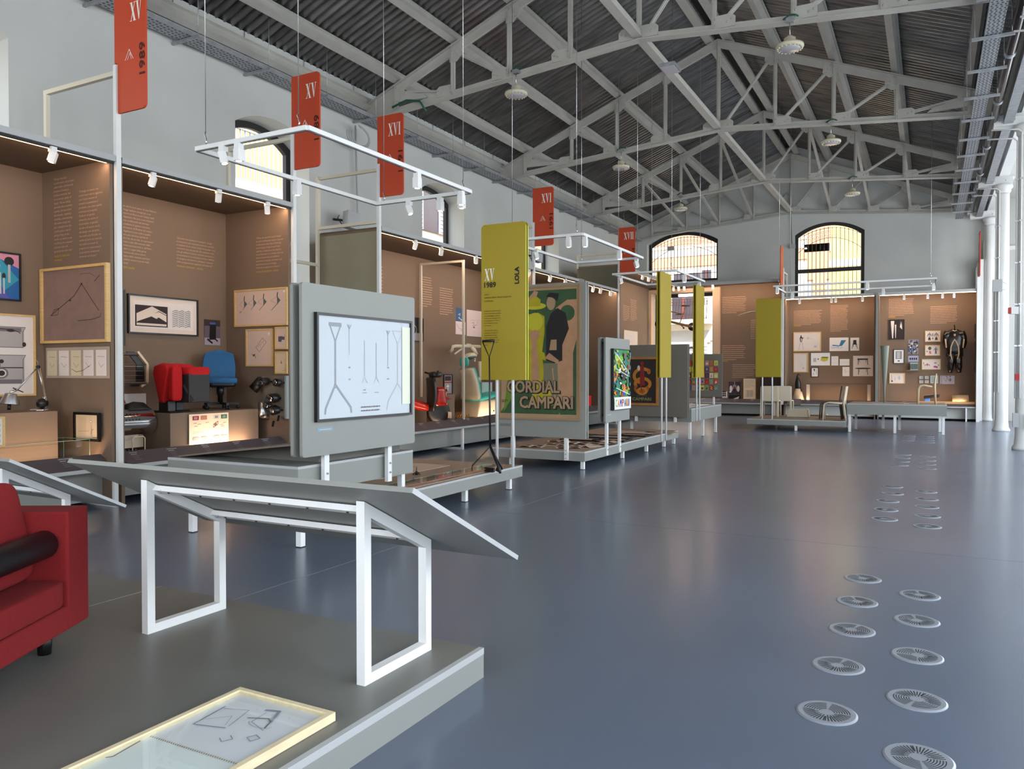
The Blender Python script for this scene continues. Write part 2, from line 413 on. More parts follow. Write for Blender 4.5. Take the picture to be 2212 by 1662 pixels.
mb = MB(); mb.box((1.7, 28.6, 0), (5.4, 29.2, 7.2), wall_m); mb.box((1.7, 28.52, 5.28), (5, 28.6, 5.4), white); mb.build('wall_back', kind='structure')
# side aisle wall with tall openings, rear wall with three openings
mb = MB(); ys = [-6] + [v for y in SIDE_W for v in (y - 1.8, y + 1.8)] + [28.6]
for i in range(0, len(ys), 2): mb.box((5, ys[i], 0), (5.4, ys[i + 1], 6.9), wall_m)
mb.box((5, -6, 0), (5.4, 28.6, .9), wall_m); mb.box((5, -6, 5.3), (5.4, 28.6, 6.9), wall_m); mb.build('wall_right', kind='structure')
mb = MB()
for a, b in ((-10.6, -9.4), (-7, -4.8), (-2.4, -.4), (2, 5.4)): mb.box((a, -6.4, 0), (b, -6, 7), wall_m)
mb.box((-10.6, -6.4, 0), (5.4, -6, 1.5), wall_m)
mb.prism([(-10.6, -6.4, 4.9), (5.4, -6.4, 4.9), (5.4, -6.4, 7), (1.6, -6.4, roof_z(1.6)), (XA, -6.4, roof_z(XA)), (-10.6, -6.4, roof_z(-10.6))], (0, .4, 0), wall_m)
mb.build('wall_rear', kind='structure')
mb = MB(); mb.box((1.55, -6.3, 6.86), (5.4, 29.2, 7.05), wall_m); mb.build('ceiling', kind='structure')
# ---- corrugated roof ----
roofm = M('corrugated_metal', (142, 141, 139), .32, .9, noise=.35, scale=1.3, nscale=(1, 6, 1))
for nm, sx_, xe in (('ceiling', -1, -10.6), ('ceiling', 1, 1.62)):
    mb = MB(); per = .165; n = int(35.2 / per) * 6; vs = []; fs = []
    for i in range(n + 1):
        y = -6.2 + i * per / 6; ph = (i % 6) / 6 * 2 * math.pi; dz = .05 * max(-.85, min(.85, math.sin(ph) * 1.4))
        for x in (XA, xe): vs.append((x, y, roof_z(x) + dz))
    for i in range(n): fs.append((2 * i, 2 * i + 1, 2 * i + 3, 2 * i + 2))
    mb.add(vs, fs, roofm, False)
    mb.box((min(XA, xe), -6.3, 0), (max(XA, xe), -6.29, .001), roofm) if False else None
    mb.build(nm, kind='structure')
mb = MB(); mb.prism([(-10.7, -6.4, roof_z(-10.7) + .12), (XA, -6.4, roof_z(XA) + .12), (1.7, -6.4, roof_z(1.7) + .12), (1.7, -6.4, roof_z(1.7) + .3), (XA, -6.4, roof_z(XA) + .3), (-10.7, -6.4, roof_z(-10.7) + .3)], (0, 35.8, 0), black)
mb.build('roof', kind='structure')
# ---- purlins ----
NX = [0, 1.24, 2.44, 3.64, 4.95]
def chord_z(d): return 9.05 - .395 * d
k = 0
for s in (-1, 1):
    for d in NX[1:] + [5.62]:
        x = XA + s * d; z = chord_z(d) + .17 - (.16 if d > 5 else 0); mb = MB()
        tilt = math.atan(.395) * s; up = V((math.sin(tilt), 0, math.cos(tilt))); rt = V((math.cos(tilt), 0, -math.sin(tilt)))
        c = V((x, 11.2, z)); hy = V((0, 17.3, 0))
        mb.ob(c, rt * .02, hy, up * .10, steel_w); mb.ob(c - up * .10, rt * .065, hy, up * .011, steel_w); mb.ob(c + up * .10, rt * .065, hy, up * .011, steel_w)
        mb.build('purlin', kind='structure')
mb = MB()
for s in (-1, 1): mb.ob((XA + s * .2, 11.2, 9.12), (.02, 0, 0), (0, 17.3, 0), (0, 0, .1), steel_w); mb.ob((XA + s * .2, 11.2, 9.02), (.09, 0, 0), (0, 17.3, 0), (0, 0, .01), steel_w)
mb.ob((XA, 11.2, 9.3), (.18, 0, 0), (0, 17.3, 0), (0, 0, .015), black); mb.build('ridge_beam', kind='structure')
mb = MB()    # long tie running under the trusses
for s in (-1, 1): mb.ob((XA + s * .055, 11.2, 7.09), (.012, 0, 0), (0, 17.3, 0), (0, 0, .05), steel_w)
mb.ob((XA, 11.2, 7.035), (.075, 0, 0), (0, 17.3, 0), (0, 0, .008), steel_w); mb.build('tie_beam', kind='structure')
# ---- trusses ----
def truss(y, label):
    r = thing('roof_truss', label, 'roof truss', (XA, y, 6.5), 'white steel trusses under the roof')
    bz = lambda d: 7.0 - .088 * d if d < 5.2 else 6.54
    for s in (-1, 1):
        X = lambda d: XA + s * d
        up = V((0, 0, 1))
        mb = MB(); a, b = V((X(0), y, chord_z(0))), V((X(5.65), y, chord_z(5.65)))
        mb.bar(a, b, .17, .016, steel_w); o = V((0, 0, -.08)); mb.bar(a + o, b + o, .05, .16, steel_w); mb.build('top_chord', r)
        mb = MB(); a, b = V((X(0), y, bz(0))), V((X(5.3), y, bz(5.2)))
        mb.bar(a, b, .17, .016, steel_w); o = V((0, 0, .05)); mb.bar(a + o, b + o, .06, .1, steel_w); mb.build('bottom_chord', r)
        for k, d in enumerate(NX):
            if k == 0 and s > 0: continue
            mb = MB(); mb.bar((X(d), y, bz(d)), (X(d), y, chord_z(d)), .08, .05, steel_w, up=(0, 1, 0)); mb.bar((X(d), y - .03, bz(d)), (X(d), y - .03, chord_z(d)), .012, .08, steel_w, up=(0, 1, 0)); mb.build('post', r)
        for k in range(len(NX) - 1):
            d0, d1 = NX[k], NX[k + 1]; e = .12
            p = V((X(d0 + e), y + .02, bz(d0) + .12)); q = V((X(d1 - e), y + .02, chord_z(d1) - .14))
            mb = MB(); mb.bar(p, q, .03, .09, steel_w, up=(0, 1, 0)); mb.bar(p, q, .07, .012, steel_w, up=(0, 1, 0)); mb.build('diagonal', r)
            mb = MB(); g = [(d0, .02), (d0 + .34, .02), (d0 + .34, .17), (d0 + .28, .22), (d0, .22)]
            mb.prism([(X(a_), y - .045, bz(d0) + b_) for a_, b_ in g], (0, .02, 0), steel_w)
            for a_, b_ in ((.22, .1), (.29, .13), (.03, .08), (.03, .17)): mb.lathe([(.018, 0), (.016, .012), (.006, .02)], (X(d0 + a_), y - .045, bz(d0) + b_), steel_w, 8, (0, -1, 0))
            mb.build('gusset_plate', r)
            mb = MB(); t = chord_z(d1); g = [(d1 + .05, t - .1), (d1 - .2, t + .04), (d1 - .22, t - .18), (d1 - .1, t - .3), (d1 + .05, t - .3)]
            mb.prism([(X(a_), y - .045, b_) for a_, b_ in g], (0, .02, 0), steel_w)
            for a_, b_ in ((.0, -.12), (.0, -.2), (-.12, -.12), (-.15, -.2), (-.06, -.05)): mb.lathe([(.018, 0), (.016, .012), (.006, .02)], (X(d1 + a_), y - .045, t + b_), steel_w, 8, (0, -1, 0))
            mb.build('gusset_plate', r)
        mb = MB(); t = chord_z
        mb.prism([(X(4.98), y - .03, bz(4.95)), (X(5.7), y - .03, 6.5), (X(5.7), y - .03, t(5.7) - .02), (X(4.98), y - .03, t(4.98) - .02)], (0, .05, 0), steel_w)
        mb.prism([(X(4.92), y - .03, t(4.95) - .1), (X(4.3), y - .03, t(4.3) - .52), (X(4.2), y - .03, bz(4.2) + .12), (X(4.9), y - .03, t(4.95) - .32)], (0, .05, 0), steel_w)
        mb.build('end_plate', r)
    return r
t0 = truss(12.5, 'nearest whole white steel roof truss, carrying the round lamps closest to the visitor')
for y, l in ((7.0, 'white steel roof truss whose left end only shows at the top edge, before all others'), (18.0, 'second white steel roof truss from the visitor, its peak in full view'),
             (23.5, 'third white steel roof truss from the visitor, one bay before the end wall'), (28.45, 'last white steel roof truss, standing right against the end wall')):
    dup(t0, (XA, y, 6.5), l)
bz = lambda d: 7.0 - .088 * d
mb = MB()
for s in (-1, 1):
    for a, b in ((1, 1), (2, 2), (3, 3)):
        mb.bar((XA + s * NX[a], 23.5, chord_z(NX[a]) - .15), (XA + s * (NX[b] + .05), 28.3, bz(NX[b]) + .15), .07, .05, steel_w)
mb.build('wind_bracing_beam', kind='structure')
# ---- columns, girder over them ----
CX = 1.6
for y, l in ((12.5, 'round white column under the nearest whole roof truss'), (18.0, 'thick round white column nearest to the right edge of the view, with conduits and red alarm boxes'), (23.5, 'round white column with a grey junction box at mid height'), (28.3, 'slender round white column standing against the end wall')):
    r = thing('round_column', l, 'column', (CX, y, 0), 'round white iron columns')
    mb = MB(); mb.lathe([(.2, 0), (.2, .05), (.165, .1), (.15, .3), (.14, 6.0), (.14, 6.05)], (CX, y, 0), white, 32); mb.build('shaft', r)
    mb = MB(); mb.lathe([(.14, 0), (.17, .04), (.17, .1), (.21, .14), (.21, .22)], (CX, y, 6.05), white, 32); mb.box((CX - .55, y - .12, 6.27), (CX + .2, y + .12, 6.45), white)
    mb.box((CX - .62, y - .16, 6.42), (CX + .24, y + .16, 6.47), white)
    for a in (-.45, -.2, .05): mb.lathe([(.02, 0), (.02, .02)], (CX + a, y - .12, 6.36), white, 8, (0, -1, 0))
    mb.build('capital', r)
    mb = MB()
    for dx, zt in ((-.155, 5.95), (-.09, 6.1)) if y < 28 else ((-.12, 5.5),):
        py = y - .155 if dx > -.12 else y - .08
        mb.tube([(CX + dx - .5, py, zt + .1), (CX + dx - .06, py, zt + .06), (CX + dx, py, zt), (CX + dx, py, 1.0)], .016, white, 8)
        for z in (2, 2.8, 3.6, 4.4, 5.2): mb.box((CX + dx - .03, py - .022, z), (CX + dx + .03, py + .03, z + .03), alu)
    if y < 28: mb.build('conduit', r)
    if y == 23.5:
        mb = MB(); mb.box((CX - .23, y - .26, 3.55), (CX - .02, y - .14, 3.85), grey_e); mb.tube([(CX - .02, y - .2, 3.8), (CX + .1, y - .2, 3.72), (CX + .08, y - .2, 3.6), (CX - .02, y - .2, 3.58)], .01, white, 6); mb.build('junction_box', r)
    if y == 18.0:
        mb = MB(); mb.box((CX - .24, y - .22, 2.62), (CX - .12, y - .12, 2.76), white); mb.box((CX - .29, y - .22, 2.63), (CX - .24, y - .12, 2.75), M('alarm_red')); mb.box((CX - .17, y - .22, 1.35), (CX - .1, y - .14, 1.47), M('alarm_red')); mb.build('alarm_box', r)
        mb = MB(); mb.box((CX - .2, y - .24, .45), (CX - .1, y - .14, .72), grey_e); mb.box((CX + .02, y - .24, .45), (CX + .12, y - .14, .72), grey_e); mb.build('socket_box', r)
mb = MB(); mb.box((CX - .1, -6, 6.47), (CX + .12, 28.6, 6.56), white); mb.box((CX, -6, 6.56), (CX + .04, 28.6, 6.8), white); mb.box((CX - .14, -6, 6.8), (CX + .16, 28.6, 6.88), white)
mb.build('girder_beam', kind='structure')
# ---- end pieces beside the last column: white pilasters and door post ----
mb = MB(); mb.box((1.30, 28.2, 0), (1.42, 28.35, 5.0), white); mb.box((1.42, 28.3, 0), (1.46, 28.6, 5.6), wall_m); mb.box((1.72, 28.1, 0), (1.80, 28.6, 4.0), white); mb.build('trim_1', kind='structure')
# ---- services along the roof edge ----
hole_m = M('tray_holes', (60, 62, 66), .7)
def tray(x0, x1, z, y0, y1, label, hang):
    r = thing('cable_tray', label, 'cable tray', ((x0 + x1) / 2, (y0 + y1) / 2, z)); mb = MB()
    mb.box((x0, y0, z), (x1, y1, z + .003), galv); mb.box((x0, y0, z), (x0 + .004, y1, z + .07), galv); mb.box((x1 - .004, y0, z), (x1, y1, z + .07), galv)
    y = y0 + .05; nn = 4
    while y < y1:
        for i in range(nn):
            x = x0 + (x1 - x0) * (i + .5 + .25 * ((int(y * 16)) % 2)) / nn
            mb.poly([(x - .012, y, z - .0015), (x - .012, y + .035, z - .0015), (x + .012, y + .035, z - .0015), (x + .012, y, z - .0015)], hole_m)
        y += .0625
    mb.build('channel', r)
    y = y0 + .8
    while y < y1:
        mb = MB(); mb.box((x0 - .16, y, z - .045), (x1 + .16, y + .04, z - .005), galv)
        for xx in (x0 - .12, x1 + .12): mb.tube([(xx, y + .02, z - .04), (xx, y + .02, hang(xx))], .006, galv, 6)
        mb.build('hanger', r); y += 1.38
xl = OZ(2063.6, 471, 6.3).x; xr = OZ(2080.5, 471, 6.3).x
tray(xl, xr, 6.3, 4, 28.2, 'perforated steel cable tray along the column side of the roof', lambda x: roof_z(x) - .05)
tray(-9.86, -9.56, 6.42, 3, 28.2, 'perforated steel cable tray along the windowed side wall', lambda x: roof_z(x) - .05)
px_ = OZ(2141, 280, 6.42).x
mb = MB(); mb.tube([(px_, 4, 6.42), (px_, 27.6, 6.42)], .075, M('pipe_brown', (44, 32, 30), .25), 16)
for y in (9, 12, 14.2, 16.6, 19.8, 22.4, 25): mb.tube([(px_, y, 6.42), (px_, y + .12, 6.42)], .085, galv, 16)
mb.build('rainwater_pipe', label='dark brown glossy pipe running beside the cable tray near the columns', cat='pipe')
mb = MB(); mb.box((px_ + .16, 4, 6.3), (px_ + .2, 28.2, 6.75), galv); mb.box((px_ + .16, 4, 6.3), (px_ + .32, 28.2, 6.33), galv)
mb.build('duct', label='long galvanised duct between the brown pipe and the column heads', cat='duct')
mb = MB(); c0 = V((-9.7, 11.9, 6.2))
for k in range(3):
    mb.tube([c0 + V((.02 * k, .34 * math.sin(t) * (1 - .12 * k), .22 * math.cos(t) * (1 - .1 * k) - .18)) for t in [i * 2 * math.pi / 18 for i in range(15)]], .014, grey_e, 6)
mb.tube([(-9.9, 12.05, 6.3), (-9.9, 12.1, 5), (-9.9, 12.15, 3.9)], .02, grey_e, 6)
mb.build('cable_coil', label='coil of grey cable hanging under the tray beside the second red banner', cat='cable')
mb = MB(); mb.tube([(-9.2, 12.3, 6.62), (-8.9, 12.35, 6.72), (-8.6, 12.35, 6.66), (-8.45, 12.35, 6.45)], .022, M('green_cable'), 8)
mb.build('green_cable', label='short green cable looping at the left foot of the nearest whole truss', cat='cable')
# ---- pendant high bay lamps ----
lc = M('lamp_cream'); lens = M('lamp_lens', (190, 186, 190), .15)
def bay_lamp(x, y, z, label):
    r = thing('high_bay_lamp', label, 'lamp', (x, y, z), 'round lamps hung from the trusses')
    mb = MB(); mb.lathe([(.10, 0), (.19, .01), (.205, .03), (.2, .06), (.12, .085), (.085, .1), (.085, .16), (.05, .18), (.03, .2)], (x, y, z), lc, 28)
    for k in range(18):
        a = k * math.pi / 9; mb.lathe([(.014, 0), (.01, .03)], (x + .175 * math.cos(a), y + .175 * math.sin(a), z - .006), lc, 6)
    mb.build('housing', r)
    mb = MB(); mb.lathe([(.01, -.012), (.14, -.008), (.15, 0), (.15, .01)], (x, y, z), lens, 28); mb.build('lens', r)
    mb = MB(); mb.tube([(x, y, z + .2), (x, y, z + .42)], .008, alu, 6); mb.box((x - .05, y - .05, z + .40), (x + .05, y + .05, z + .46), galv); mb.tube([(x - .1, y, z + .46), (x, y, z + .52), (x + .08, y, z + .5), (x + .12, y, z + .47)], .012, M('green_cable'), 6); mb.build('hanger', r)
    return r
L0 = bay_lamp(-1.9, 12.4, 6.36, 'big round white lamp under the nearest whole truss, column side')
for x, y, z, l in ((-6.55, 12.4, 6.43, 'round white lamp under the nearest whole truss, window side, above the lime sign with lettering'), (-1.9, 17.9, 6.36, 'round white lamp under the second truss, column side'), (-6.72, 23.4, 6.43, 'round white lamp under the third truss, window side'),
                   (-1.93, 23.4, 6.37, 'round white lamp under the third truss, column side'), (-6.6, 17.9, 6.4, 'round white lamp under the second truss, window side')): dup(L0, (x, y, z), l)
mb = MB(); q = V((-4.0, 13.25, 6.75)); mb.ob(q, (.14, 0, 0), (0, .2, 0), (0, 0, .03), galv); mb.ob(q - V((0, 0, .03)), (.12, 0, 0), (0, .18, 0), (0, 0, .008), lens)
mb.build('sensor_box', label='small square lens box under the centre of the nearest whole truss', cat='emergency light')
# ---- windows ----
fr_m = M('window_iron', (30, 28, 26), .5); iron = M('wrought_iron', (60, 30, 26), .6)
def arcz(a, b0, b1, zp, za):
    c = (b0 + b1) / 2; hw = (b1 - b0) / 2; rise = za - zp
    if rise <= 0: return zp
    R_ = (hw * hw + rise * rise) / (2 * rise); return za - R_ + math.sqrt(max(0, R_ * R_ - (a - c) ** 2))
def window(n, P, b0, b1, zs, zp, za, d, fwid=.11, grille=False, mid=None):
    r = thing(f'window_{n}', None, None, P((b0 + b1) / 2, zs, d), kind='structure')
    out = [(b0, zs), (b1, zs)] + [(b1 + (b0 - b1) * i / 14, arcz(b1 + (b0 - b1) * i / 14, b0, b1, zp, za)) for i in range(15)]
    c0, c1 = b0 + fwid, b1 - fwid
    inn = [(c0, zs + fwid), (c1, zs + fwid)] + [(c1 + (c0 - c1) * i / 14, arcz(b1 + (b0 - b1) * i / 14, b0, b1, zp, za) - fwid) for i in range(15)]
    mb = MB(); N = len(out)
    for i in range(N):
        j = (i + 1) % N
        for dd, o1, o2 in ((d - .04, 0, 0), (d + .04, 0, 0)): mb.poly([P(*out[i], dd), P(*out[j], dd), P(*inn[j], dd), P(*inn[i], dd)], fr_m)
        mb.poly([P(*inn[i], d - .04), P(*inn[j], d - .04), P(*inn[j], d + .04), P(*inn[i], d + .04)], fr_m)
    if mid: 
        a, b = V(P(c0, mid, d)), V(P(c1, mid, d)); mb.bar(a, b, .08, .13, fr_m)
    mb.build('frame', r)
    mb = MB(); mb.poly([P(*q, d + .01) for q in inn], pane); mb.build('glass', r)
    if grille:
        mb = MB(); k = int((b1 - b0) / .125); dd = d + .25
        for i in range(1, k):
            a = b0 + (b1 - b0) * i / k; mb.bar(P(a, zs, dd), P(a, arcz(a, b0, b1, zp, za) - .1, dd), .016, .016, iron)
            if i < k - 1:
                a2 = a + (b1 - b0) / k / 2; zc = arcz(a2, b0, b1, zp, za) - .34
                for sgn in (-1, 1): mb.tube([P(a2 + sgn * (.03 + .035 * math.cos(t)) - sgn * .02, zc + .07 * sgn + .045 * math.sin(t), dd) for t in [j * .8 for j in range(8)]], .006, iron, 5)
        for off in (.14, .48):
            mb.tube([P(b0 + (b1 - b0) * i / 16, arcz(b0 + (b1 - b0) * i / 16, b0, b1, zp, za) - off - (.16 * (abs(i - 8) / 8) ** 2 if off > .3 else 0), dd) for i in range(17)], .009, iron, 5)
        for z in (zs + .35,): mb.bar(P(b0, z, dd), P(b1, z, dd), .02, .02, iron)
        mb.build('grille', r)
for i, (a, b, zs, zp, za) in enumerate(LW[1:]): window(i + 1, PLf, a, b, zs, zp, za, .5)
window(5, PB, *BW[0], .3, .11, True); window(6, PB, *BW[2], .12, .1, True, mid=5.0); window(7, PB, -9.22, -6.9, .9, 4.44, 4.44, .25, .13)
for i, y in enumerate(SIDE_W):
    r = thing(f'window_{8 + i}', None, None, (5.2, y, .9), kind='structure'); mb = MB()
    for a in (-1.8, -.6, .6, 1.8): mb.box((5.14, y + a - .03, .9), (5.2, y + a + .03, 5.3), white)
    for z in (.92, 3.2, 5.27): mb.box((5.14, y - 1.8, z - .03), (5.2, y + 1.8, z + .03), white)
    mb.build('frame', r); mb = MB(); mb.box((5.165, y - 1.8, .9), (5.17, y + 1.8, 5.3), pane); mb.build('glass', r)
for i, x in enumerate((-8.2, -3.6, .8)):
    r = thing(f'window_{14 + i}', None, None, (x, -6.2, 1.5), kind='structure'); mb = MB()
    for a in (-1.2, 0, 1.2): mb.box((x + a - .03, -6.25, 1.5), (x + a + .03, -6.19, 4.9), white)
    mb.box((x - 1.2, -6.25, 3.2), (x + 1.2, -6.19, 3.26), white); mb.build('frame', r); mb = MB(); mb.box((x - 1.2, -6.23, 1.5), (x + 1.2, -6.225, 4.9), pane); mb.build('glass', r)
# ---- outside: street and houses seen through the windows ----
mb = MB(); mb.box((-40, -25, -.3), (30, 50, -.21), M('street_asphalt', (120, 116, 110), .9, noise=.1, scale=2)); mb.build('street', kind='structure')
fcream = M('facade_cream', (240, 226, 204), .85, noise=.04, scale=.6); forange = M('facade_brick', (206, 146, 116), .85, noise=.12, scale=2); fyel = M('facade_yellow', (226, 196, 120), .85, noise=.05, scale=.8); fgrey = M('facade_stone', (188, 184, 176), .85, noise=.08, scale=1.5)
fwin = M('facade_glazing', (70, 66, 74), .2); fshut = M('shutter_grey', (166, 162, 172), .6); fbr = M('shutter_red', (130, 62, 50), .6)
r = thing('apartment_building', 'cream and brick apartment house across the street behind the end wall', 'building', (-5, 36.5, -.2)); mb = MB()
mb.box((-22, 36, -.2), (9, 37, 14), fcream); mb.build('wall', r)
for x0, x1, z0, z1, m in ((-22, -4.75, 6.42, 6.84, forange), (-22, -4.75, 7.4, 9.5, forange), (-4.75, -3.84, 5.5, 14, forange), (-4.5, -3.95, 3.5, 5.5, forange), (-4.85, -3.8, 6.7, 7.04, fcream), (-22, -4.75, 6.9, 7.2, fgrey), (-22, -4.75, 7.28, 7.4, fcream), (-3.84, 3, 6.0, 6.3, fgrey), (-22, 9, 2.97, 3.45, fgrey), (-13, -8.9, 2.88, 2.97, fgrey)):
    mb = MB(); mb.box((x0, 35.93, z0), (x1, 36, z1), m); mb.build('facade_band', r)
mb = MB(); mb.box((-3.8, 35.95, 3.5), (6, 36, 14), fyel); mb.build('facade_band', r)
for x0, x1, z0, z1 in ((-10.7, -9.62, 3.95, 5.25), (-10.6, -9.4, 5.5, 6.1), (-9.3, -8.9, 5.4, 6.2)):
    mb = MB(); mb.box((x0, 35.9, z0), (x1, 36, z1), fwin); w = mb.build('window', r)
    mb = MB(); mb.box((x0 - .1, 35.86, z0 - .08), (x1 + .1, 35.93, z0), fcream); mb.box((x0 + (x1 - x0) * .45, 35.87, z0), (x0 + (x1 - x0) * .55, 35.91, z1), fbr); mb.build('mullion', w)
mb = MB(); mb.box((-11.8, 35.3, 3.72), (-8.8, 36, 3.93), fcream); mb.build('balcony_slab', r)
mb = MB()
for i in range(22):
    x = -11.7 + i * .13; mb.bar((x, 35.4, 3.93), (x + .05, 35.4, 4.85), .025, .02, iron); mb.tube([(x + .06 + .045 * math.cos(t), 35.4, 4.72 + .045 * math.sin(t)) for t in [j * .9 for j in range(7)]], .012, iron, 4)
for z in (3.97, 4.6, 4.85): mb.bar((-11.75, 35.4, z), (-8.9, 35.4, z), .03, .03, iron)
mb.build('balcony_railing', r)
mb = MB(); mb.box((-12.6, 35.9, -.2), (-9.05, 36, 2.88), fshut)
for i in range(19): mb.box((-12.6, 35.88, i * .15), (-9.05, 35.9, i * .15 + .02), fgrey)
a = ART(mb, PL((-10.85, 35.87, 2.25), (1, 0, 0), (0, 0, 1), 1.7, .5), .01)
a.text('38KOC', .02, .06, .94, ink, hgt=.85, sh=.1, bold=.006); mb.build('roller_shutter', r)
r = thing('apartment_building', 'pale yellow apartment house with shutters and railings across the side street', 'building', (-17, 12, -.2)); mb = MB()
mb.box((-18, -6, -.2), (-17, 30, 13), fcream); mb.build('wall', r)
mb = MB(); mb.box((-16.98, 15.2, 3), (-16.9, 22, 13), fyel); mb.build('facade_band', r)
mb = MB(); mb.box((-17, 9, 6.4), (-16.2, 19, 6.6), fgrey); mb.build('balcony_slab', r)
mb = MB()
for i in range(56):
    y = 9.1 + i * .17; mb.bar((-16.25, y, 6.6), (-16.25, y, 8.0), .05, .02, M('railing_grey') if i == 0 else M('railing_grey'))
mb.bar((-16.25, 9.1, 8.0), (-16.25, 19, 8.0), .06, .05, M('railing_grey')); mb.bar((-16.25, 9.1, 6.62), (-16.25, 19, 6.62), .06, .1, M('railing_grey')); mb.build('balcony_railing', r)
for y in (13.6, 17.8, 24.5, 27.4):
    mb = MB(); mb.box((-17, y, 6.9), (-16.93, y + 1.1, 9.2), fwin); w = mb.build('window', r)
    mb = MB()
    for yy in (y - .55, y + 1.1):
        mb.box((-16.93, yy, 6.9), (-16.88, yy + .55, 9.2), fshut)
        for j in range(14): mb.box((-16.88, yy + .05, 6.98 + j * .155), (-16.86, yy + .5, 7.05 + j * .155), fgrey)
    mb.build('shutter', w)
# =============== wall cabinets (open display bays) ===============
XF, XB = -8.0, -9.3            # front and back of the bays along the side wall
ORD = ['first', 'second', 'third', 'fourth', 'fifth', 'sixth', 'seventh', 'eighth']
def spot(p, aim, label, group, stem=.05, mat=white):
    p = V(p); r = thing('track_spotlight', label, 'spotlight', p, group)
    mb = MB(); mb.box(p + V((-.03, -.03, -stem)), p + V((.03, .03, 0)), mat); mb.build('adapter', r)
    c = p + V((0, 0, -stem - .055)); ax = V(aim).normalized(); u = ax.orthogonal().normalized(); w = ax.cross(u)
    if abs(ax.z) > .98: u, w = V((1, 0, 0)), V((0, 1, 0))
    mb = MB(); mb.ob(c, u * .036, w * .036, ax * .055, mat); h = mb.build('head', r, bevel=.004)
    mb = MB(); mb.lathe([(.026, 0), (.026, .003)], c + ax * .054, lampglow, 14, ax); mb.build('lens', h)
    return r
def led_bar(parent, p, q, energy, aim, name='led_strip'):
    p, q = V(p), V(q); mb = MB(); mb.bar(p, q, .018, .012, led); o = mb.build(name, parent)
    d = q - p; L = d.length; l = bpy.data.lights.new('strip_light', 'AREA'); l.shape = 'RECTANGLE'; l.size = L; l.size_y = .03; l.energy = energy; l.color = (1, .71, .50)
    a = bpy.data.objects.new('strip_light', l); COL.objects.link(a); z = -V(aim).normalized(); x = d.normalized(); y = z.cross(x).normalized(); z = x.cross(y)
    a.matrix_world = Matrix.Translation((p + q) / 2 + V(aim).normalized() * .015) @ Matrix((x, y, z)).transposed().to_4x4()
    return o
def white_frame(r, y, z0=3.9, ztop=4.86, zlow=.45):
    mb = MB(); mb.box((XF - .05, y - .03, zlow), (XF + .0, y + .03, ztop + .06), white); mb.build('front_post', r)
    mb = MB(); mb.box((XB - .05, y - .025, z0), (XB, y + .025, ztop), cream); mb.box((XB - .05, y - .025, ztop - .05), (XF - .05, y + .025, ztop), cream); mb.build('upper_frame', r)
def foot(r, x, y):
    mb = MB(); mb.box((x - .04, y - .025, 0), (x, y + .025, .45), white); mb.box((x - .6, y - .025, 0), (x - .04, y + .025, .04), white); mb.box((x - .6, y - .025, .41), (x - .04, y + .025, .45), white); mb.build('leg_frame', r)
def label_board(r, P, L, ncol, name='label_board'):    # sloped dark board with captions; P(s, x, z) with s along, x depth back
    mb = MB(); a = [(0, .447), (.215, .585), (.215, .56), (0, .422)]
    mb.prism([P(0, *q) for q in a], V(P(L, 0, 0)) - V(P(0, 0, 0)), dgrey)
    mb.prism([P(0, -.012, .455), P(0, .0, .455), P(0, .0, .415), P(0, -.012, .415)], V(P(L, 0, 0)) - V(P(0, 0, 0)), grey_e)
    o = V(P(0, 0, .449)); u = (V(P(1, 0, 0)) - V(P(0, 0, 0))); v = (V(P(0, .215, .585)) - V(P(0, 0, .447))); pl = PL(o, u, v.normalized(), L, v.length)
    a = ART(mb, pl, .0015)
    for k in range(ncol):
        x = (k + .25) / ncol; lw = .16 / L
        for j in range(5): a.rect(x, .82 - .13 * j, x + lw * (.6 + .4 * random.random()) * (1 if j < 1 else .7), .82 - .13 * j + .045, grey_e if j < 2 else M('caption_grey', (120, 114, 118), .8))
    mb.build(name, r)
def side_bay(y0, y1, label, top=3.88, ncol=5, energy=26, end0=True, end1=True, foots=(), strip=(0, 0)):
    r = thing('display_cabinet', label, 'display cabinet', ((XF + XB) / 2, (y0 + y1) / 2, 0), 'open display cabinets along the walls')
    mb = MB(); mb.box((XB - .04, y0, 0), (XB, y1, top), taupe); mb.build('back_panel', r)
    for y, e in ((y0, end0), (y1 - .04, end1)):
        if e: mb = MB(); mb.box((XB, y, 0 if e else 0), (XF - .05, y + .04, top), taupe); mb.build('side_panel', r)
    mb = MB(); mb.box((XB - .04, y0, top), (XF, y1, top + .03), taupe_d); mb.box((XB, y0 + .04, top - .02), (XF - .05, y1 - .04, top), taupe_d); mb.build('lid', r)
    mb = MB(); mb.box((XF - .06, y0, top - .035), (XF + .005, y1, top + .03), grey_e); mb.box((XF - .055, y0, top - .06), (XF - .03, y1, top - .035), black); mb.build('track', r)
    led_bar(r, (XF - .075, y0 + .06, top - .05), (XF - .075, y1 - .06 - strip[1], top - .05), energy * .34 * (y1 - y0) / 2.7, (-.55, 0, -.83))
    mb = MB(); mb.box((XB, y0 + .04, .42), (XF - .22, y1 - .04, .46), taupe); mb.box((XF - .26, y0 + .02, .07), (XF - .22, y1 - .02, .46), grey); mb.build('plinth', r)
    label_board(r, lambda s, x, z: (XF - x, y0 + .06 + s, z), y1 - y0 - .12, ncol)
    for y in foots: foot(r, XF, y)
    return r
def bottom_led(r, y0, y1, x=-8.27, z=.52, energy=14): led_bar(r, (x, y0, z), (x, y1, z), energy * .24, (-.6, 0, .8), 'floor_light')
v1 = side_bay(2.1, 5.62, 'open cabinet nearest the visitor, behind the red sofa, holding an arm lamp and drawings', energy=20, foots=(3.2, 5.6)); bottom_led(v1, 4.35, 5.5)
